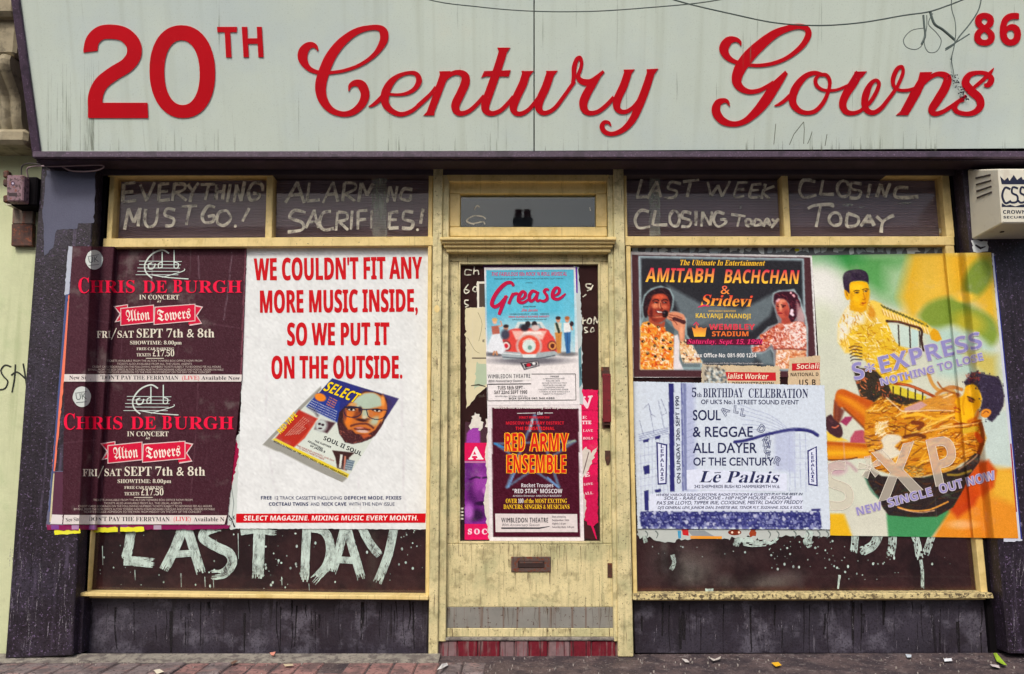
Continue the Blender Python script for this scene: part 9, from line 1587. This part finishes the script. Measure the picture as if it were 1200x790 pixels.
# wrapped dress
dress = M4([(-330, 370), (-200, 250), (0, 330), (160, 280), (300, 240), (420, 200), (500, 330), (640, 460), (690, 600), (640, 740), (500, 800), (300, 900), (0, 940), (-250, 860), (-340, 600)])
cx.poly(dress, (206, 134, 24), 3)
cx.hatch(dress, [(240, 180, 40), (170, 84, 14), (244, 214, 130), (120, 56, 16), (226, 150, 30), (206, 110, 20), (90, 40, 16)], 900, 12, 1.3, -.28, .35, .7, 45)
cx.poly(M4([(0, 350), (150, 285), (300, 240), (430, 260), (420, 360), (200, 375), (0, 375)]), (214, 150, 60), 2, .7); cx.poly(M4([(0, 345), (140, 290), (190, 320), (120, 365), (0, 372)]), (196, 156, 176), 2, .8)
for pts, w_, c_ in (([(-150, 260), (-60, 340), (0, 375), (200, 365), (410, 370)], 1.3, (240, 220, 190)), ([(-20, 420), (120, 400), (260, 440), (420, 400)], 3, (244, 190, 50)), ([(0, 600), (200, 540), (420, 500), (630, 470)], 1.6, (240, 200, 130)), ([(60, 560), (240, 480), (420, 400)], 2, (246, 206, 90)), ([(0, 590), (100, 570), (170, 590)], 4, (90, 36, 16)), ([(70, 470), (150, 480), (120, 520)], 5, (110, 44, 20)), ([(200, 60), (240, 150), (300, 200), (400, 190)], 4, (206, 140, 50)), ([(270, 230), (380, 170), (480, 190)], 4, (190, 110, 30)), ([(330, 260), (400, 230)], 2, (244, 226, 180)), ([(280, 130), (330, 190), (450, 230)], 2, (150, 76, 20)), ([(420, 480), (560, 470), (640, 450)], 2.4, (150, 60, 10)), ([(640, 480), (660, 600), (620, 740)], 5, (110, 40, 14)), ([(610, 570), (640, 620)], 6, (206, 70, 20)), ([(500, 540), (600, 520)], 6, (214, 184, 50))): cx.line(M4(pts), w_, c_, 1.4, .85, 4)
bl(M3, 560, 420, 7.9, 40, 50, (236, 214, 150), .9, 0, .85); cx.hatch(M3([(520, 350), (640, 340), (640, 440), (560, 500), (520, 470)]), [(244, 226, 180), (226, 170, 60), (246, 240, 214)], 60, 5, 1, -.8, .4, .8, 46)
cx.poly(M3([(570, 520), (620, 470), (740, 475), (760, 520), (700, 580), (760, 640), (640, 700), (560, 640), (520, 640), (590, 590)]), (222, 220, 206), 2.5, .9, smooth=3)
# face in profile looking up, ear, cropped dark hair
cx.poly(M4([(515, 150), (560, 130), (610, 150), (650, 250), (640, 330), (600, 380), (560, 470), (480, 465), (430, 440), (425, 380), (440, 330), (420, 300), (450, 260), (490, 240), (505, 200)]), (232, 176, 20), 1.8, smooth=3)
bl(M4, 530, 400, 7.185, 60, 50, (240, 190, 20), 1, 0, .8); bl(M4, 590, 220, 7.185, 40, 60, (246, 200, 40), 1, 0, .7); cx.line(M4([(540, 460), (600, 430), (620, 380)]), 3.5, (190, 90, 20), 3, .8, 3); cx.line(M4([(500, 250), (490, 330), (500, 400)]), 2, (206, 140, 14), 2, .8, 3)
bl(M4, 560, 275, 7.185, 30, 20, (120, 60, 30), .8, .6, .9); cx.line(M4([(530, 250), (560, 262), (590, 280)]), 1.2, (50, 26, 24), .9, 1, 3); cx.line(M4([(545, 285), (570, 296), (582, 300)]), 1, (60, 30, 26), .8, 1, 3); cx.line(M4([(420, 345), (450, 350), (470, 366)]), 1.5, (170, 60, 30), 1, .9, 3); cx.line(M4([(430, 375), (465, 384)]), 1.2, (190, 80, 40), 1, .8); bl(M4, 452, 235, 7.185, 22, 16, (150, 80, 50), .9, 0, .7)
hair = M4([(500, 130), (560, 60), (610, 40), (660, 60), (720, 70), (790, 90), (820, 150), (838, 240), (830, 330), (790, 400), (740, 460), (700, 440), (690, 400), (640, 360), (655, 270), (620, 180), (570, 140), (520, 160)])
cx.poly(hair, (50, 40, 62), 2, smooth=2); cx.hatch(hair, [(66, 58, 84), (34, 26, 40), (84, 76, 100), (40, 30, 44)], 260, 3.5, .9, .4, 1.2, .7, 47); hr = random.Random(2)
for _ in range(70):
    k = hr.randrange(len(hair)); u_, v_ = hair[k]; a_ = hr.uniform(0, 6.28); cx._fastblob(u_+hr.gauss(0, 1.2), v_+hr.gauss(0, 1.2), hr.uniform(.5, 1.1), (50, 40, 60), .8)
cx.hatch(M4([(510, 60), (640, 30), (640, 110), (540, 140)]), [(150, 50, 50), (120, 40, 50), (60, 34, 50), (190, 90, 50)], 60, 3.5, 1, .3, .8, .8, 48)
cx.poly(M4([(640, 410), (650, 370), (690, 352), (728, 370), (720, 405), (680, 430)]), (226, 140, 40), 1.2, smooth=3); cx.line(M4([(660, 395), (685, 372), (708, 385)]), 1, (130, 56, 24), .8, 1, 3)
# dish-shaped chair, red shadow, coloured ground
cx.poly(M5([(820, 260), (940, 140), (1000, 120), (1060, 200), (1040, 320), (900, 400), (740, 480), (780, 400)]), (196, 70, 16), 5); cx.poly(M5([(900, 100), (990, 150), (1020, 330), (960, 400), (880, 330)]), (206, 84, 20), 6, .8)
dish = M5([(80, 220), (130, 190), (210, 240), (330, 250), (520, 250), (680, 210), (800, 170), (900, 70), (940, 80), (930, 140), (850, 250), (820, 330), (740, 470), (620, 540), (440, 545), (260, 530), (215, 470), (190, 410), (110, 300)])
cx.poly(dish, (44, 34, 34), 1.6); cx.hatch(dish, [(30, 24, 34), (70, 44, 30), (50, 70, 44), (96, 50, 24), (36, 30, 40)], 260, 12, 1.4, -.2, .5, .55, 49)
cx.line(M5([(85, 240), (130, 340), (190, 405)]), 2.6, (70, 120, 96), 2, .8, 3); cx.line(M5([(330, 470), (430, 495), (560, 490), (700, 430)]), 1.8, (222, 150, 60), 1, 1, 4); cx.line(M5([(340, 480), (480, 510), (600, 495)]), .9, (240, 190, 150), .8, .8, 4); cx.line(M5([(780, 190), (880, 120), (920, 80)]), 1.6, (190, 150, 120), 1, .8, 3); cx.line(M5([(700, 230), (780, 230), (870, 200)]), 2.6, (170, 140, 40), 1.6, .8, 3); cx.line(M5([(640, 210), (740, 185), (830, 100)]), 2.4, (206, 140, 30), 2, .8, 3)
cx.hatch(M5([(250, 170), (520, 160), (520, 260), (280, 250)]), [(206, 190, 120), (90, 70, 40), (150, 130, 80)], 60, 6, 1.2, .1, .4, .6, 50)
cx.line(L2([(120, 420), (200, 400), (250, 440)]), 3, (176, 120, 140), 4, .6, 3); cx.blob(*A2(160, 430), 12, 8, (190, 140, 160), .6, 0, .7)
# big translucent letters S*XP
for ch, x0, y0, x1, y1, h_ in (('S', 120, 632, 252, 610, 218), ('X', 352, 580, 572, 530, 232), ('P', 560, 525, 765, 490, 240)):
    pass
cx.poly(L2([(440, 575), (975, 430), (1000, 560), (1000, 640)]), (214, 150, 60), 20, .0)
SX = [(951.4, 299.4), (1161.5, 295.8), (1193.5, 631), (973, 627.5)]
sheet('sheet', SX, Y_right, px_, canvas=cx, step=.72, grain=5, mat=m_paper)
m_ghost = bpy.data.materials.new('ghost_print'); t_, b__ = nodes(m_ghost); b__.inputs['Base Color'].default_value = (.8, .72, .6, 1); b__.inputs['Alpha'].default_value = .42; b__.inputs['Roughness'].default_value = .6
def cuts_r():
    n = Vector((1, -.1, 0)).normalized(); return [(Vector((1120+k, 295, 0)), n) for k in range(-17, 15)]
gh = Ink(.0016)
g0 = A2(125, 634); g1 = A2(262, 600); gh.text('S', g0[0], g0[1], g1[0], g1[1], 56, (220, 210, 200)); g0 = A2(352, 585); g1 = A2(560, 530); gh.text('X', g0[0], g0[1], g1[0], g1[1], 58, (220, 210, 200), shear=.1); g0 = A2(598, 520); g1 = A2(752, 486); gh.text('P', g0[0], g0[1], g1[0], g1[1], 56, (220, 210, 200))
def arms():
    cu, cv_ = A2(312, 425)
    for k in range(5):
        t = -1.75+k*math.tau/5; d_ = (math.cos(t), math.sin(t)); n_ = (-d_[1], d_[0])
        yield [(cu+n_[0]*1.6, cv_+n_[1]*1.6), (cu+d_[0]*13+n_[0]*3.8, cv_+d_[1]*13+n_[1]*3.8), (cu+d_[0]*13-n_[0]*3.8, cv_+d_[1]*13-n_[1]*3.8), (cu-n_[0]*1.6, cv_-n_[1]*1.6)]
for p_ in arms(): gh.poly(p_, (220, 210, 200))
gh.build('ghost_lettering', on(Y_right), m_ghost, px_, cuts=cuts_r())
ink = Ink(.0022)
def outl(font, ch, x0, y0, x1, y1, h, shear=0, c=(222, 214, 200)):
    a, b = A2(x0, y0), A2(x1, y1); g = glyph(font, ch); W_ = g[0]; k = h/CAP[font]; L_ = math.hypot(b[0]-a[0], b[1]-a[1]); ca2, sa2 = (b[0]-a[0])/L_, (b[1]-a[1])/L_
    for p in g[1]: ink.ribbon([(a[0]+ca2*(x*L_/W_+shear*y*k)+sa2*y*k, a[1]+sa2*(x*L_/W_+shear*y*k)-ca2*y*k) for x, y in p], .7, c, closed=True)
outl('B', 'S', 125, 634, 262, 600, 56); outl('B', 'X', 352, 585, 560, 530, 58, .1); outl('B', 'P', 598, 520, 752, 486, 56)
for p_ in arms(): ink.ribbon(p_, .7, (222, 214, 200))
lav = (142, 136, 192); lh = (196, 186, 196)
def xt(s, a, b, h, **k): ink.text(s, a[0], a[1], b[0], b[1], h, lav, 'B', halo=lh, hw=.8, **k)
xt('S', (1000.5, 446), (1015, 442.2), 19.5); xt('*', (1016, 444), (1028, 441), 17); xt('EXPRESS', (1030.5, 438), (1153, 406.8), 19); xt('NOTHING TO LOSE', (1032, 452.5), (1153.5, 421.5), 8.6)
xt('NEW', (1004, 604.5), (1034, 597), 9.5); xt('SINGLE', (1041, 594.5), (1094, 580.5), 10); xt('OUT NOW', (1101.5, 578.5), (1167, 561.5), 10.5)
ink.build('printed_lettering', on(Y_right), None, px_, cuts=cuts_r())
scrap('torn_poster_edge', 'thin white and blue edge of older posters right of the yellow poster', [(1162, 297), (1165, 297), (1198, 634), (1176, 635), (1176, 629), (1192, 629)], (196, 200, 214), PY-.0028, .25, extra=lambda i: (i.ribbon([(1165, 300, 1.2), (1180, 450, 1.4), (1197, 632, 1.6)], 1, (40, 46, 130)), i.ribbon([(1184.5, 520, 1.6), (1191, 600, 1.6)], 1, (150, 20, 60))))
scrap('torn_paper', 'white torn paper corner on the pilaster above the yellow poster', [(1139, 283), (1158, 283), (1158, 295), (1142, 296)], (206, 212, 214), PY-.002, .9, seed=5, extra=lambda i: i.ribbon([(1143, 287, 2), (1149, 291, 3), (1155, 289, 1)], 1, (50, 44, 50)))

# ================================================================== LITTER
def litter(name, label, pts, col, z=.012, seed=1, h=.006):
    w_ = [G(u, v, z) for u, v in pts]; r = random.Random(seed); top = [(x, y, z+r.uniform(0, h)) for x, y, z_ in w_]
    mb = MB(); mb.ring(top, [(x, y, z-.001) for x, y, z in top]); o = mb.build(name, M(name+'_paper', col, .8, .1, 40)); return props(o, label, 'litter')
litter('paper_scrap', 'small pink and white scrap at the foot of the left stall board', [(316, 765), (323, 765), (321, 769), (318, 768)], (226, 150, 130), .02)
litter('paper_scrap', 'crumpled white scrap lying on the red pavers left of the door', [(512, 790), (518, 783), (524, 777), (525, 780), (517, 788)], (206, 206, 206), .014, 2, .02)
litter('paper_scrap', 'yellow scrap on the pavement right of the door', [(904, 777), (912, 776.5), (916, 780), (909, 782)], (236, 180, 30), .01, 3)
litter('paper_scrap', 'white scrap beside the door post on the right', [(799, 772), (805, 773), (808, 776.5), (803, 776)], (206, 200, 196), .01, 4)
litter('paper_scrap', 'curved white scrap on the pavement between the door and the yellow scrap', [(830, 771), (838, 773.5), (845, 770), (844, 773.5), (836, 775.5)], (200, 192, 184), .01, 5)
litter('paper_scrap', 'bright white scrap below the right window', [(1106, 773), (1115, 772.5), (1116, 775), (1107, 775.5)], (226, 230, 236), .01, 6)
litter('paper_scrap', 'small blue white scrap at the foot of the right stall board', [(1061, 767), (1068, 767.5), (1068, 771), (1063, 770.5)], (196, 206, 216), .015, 7)
litter('leaf', 'green leaf lying at the far right of the pavement', [(1164, 766), (1168, 768), (1180, 780), (1176, 781), (1168, 775)], (156, 190, 50), .012, 8, .012)
litter('paper_scrap', 'pale scrap near the leaf at the far right', [(1160, 779), (1170, 780), (1172, 783), (1163, 782)], (206, 196, 196), .01, 9)
litter('cardboard_scrap', 'flat buff scrap on the pavers below the left window', [(332, 779), (343, 778.5), (344, 780.5), (334, 781)], (196, 180, 150), .014, 10)
litter('cardboard_scrap', 'brown scrap on the gutter edge below the left window', [(270, 777), (276, 774.5), (279, 776), (272, 779.5)], (110, 84, 70), .014, 11)
litter('paper_scrap', 'cream scrap on the pavers below the concert posters', [(180, 786), (187, 785), (192, 788), (184, 790)], (214, 206, 186), .014, 12)
rr = random.Random(11); mb = MB()
for _ in range(300):
    x = rr.uniform(-3, 3.4); y = -abs(rr.gauss(0, .22))-.04 if rr.random() < .6 else rr.uniform(-1.5, -.1); s_ = rr.uniform(.0012, .0042); z = .008
    V = [(x+s_*rr.uniform(.6, 1.2)*math.cos(k*1.05), y+s_*rr.uniform(.6, 1.2)*math.sin(k*1.05), z) for k in range(6)]; mb.ring([(a, b, c+s_*.6) for a, b, c in V], [(a, b, 0.001) for a, b, c in V])
props(mb.build('grit', m_splash), kind='stuff', label='pale grit and crumbs scattered over the pavement')
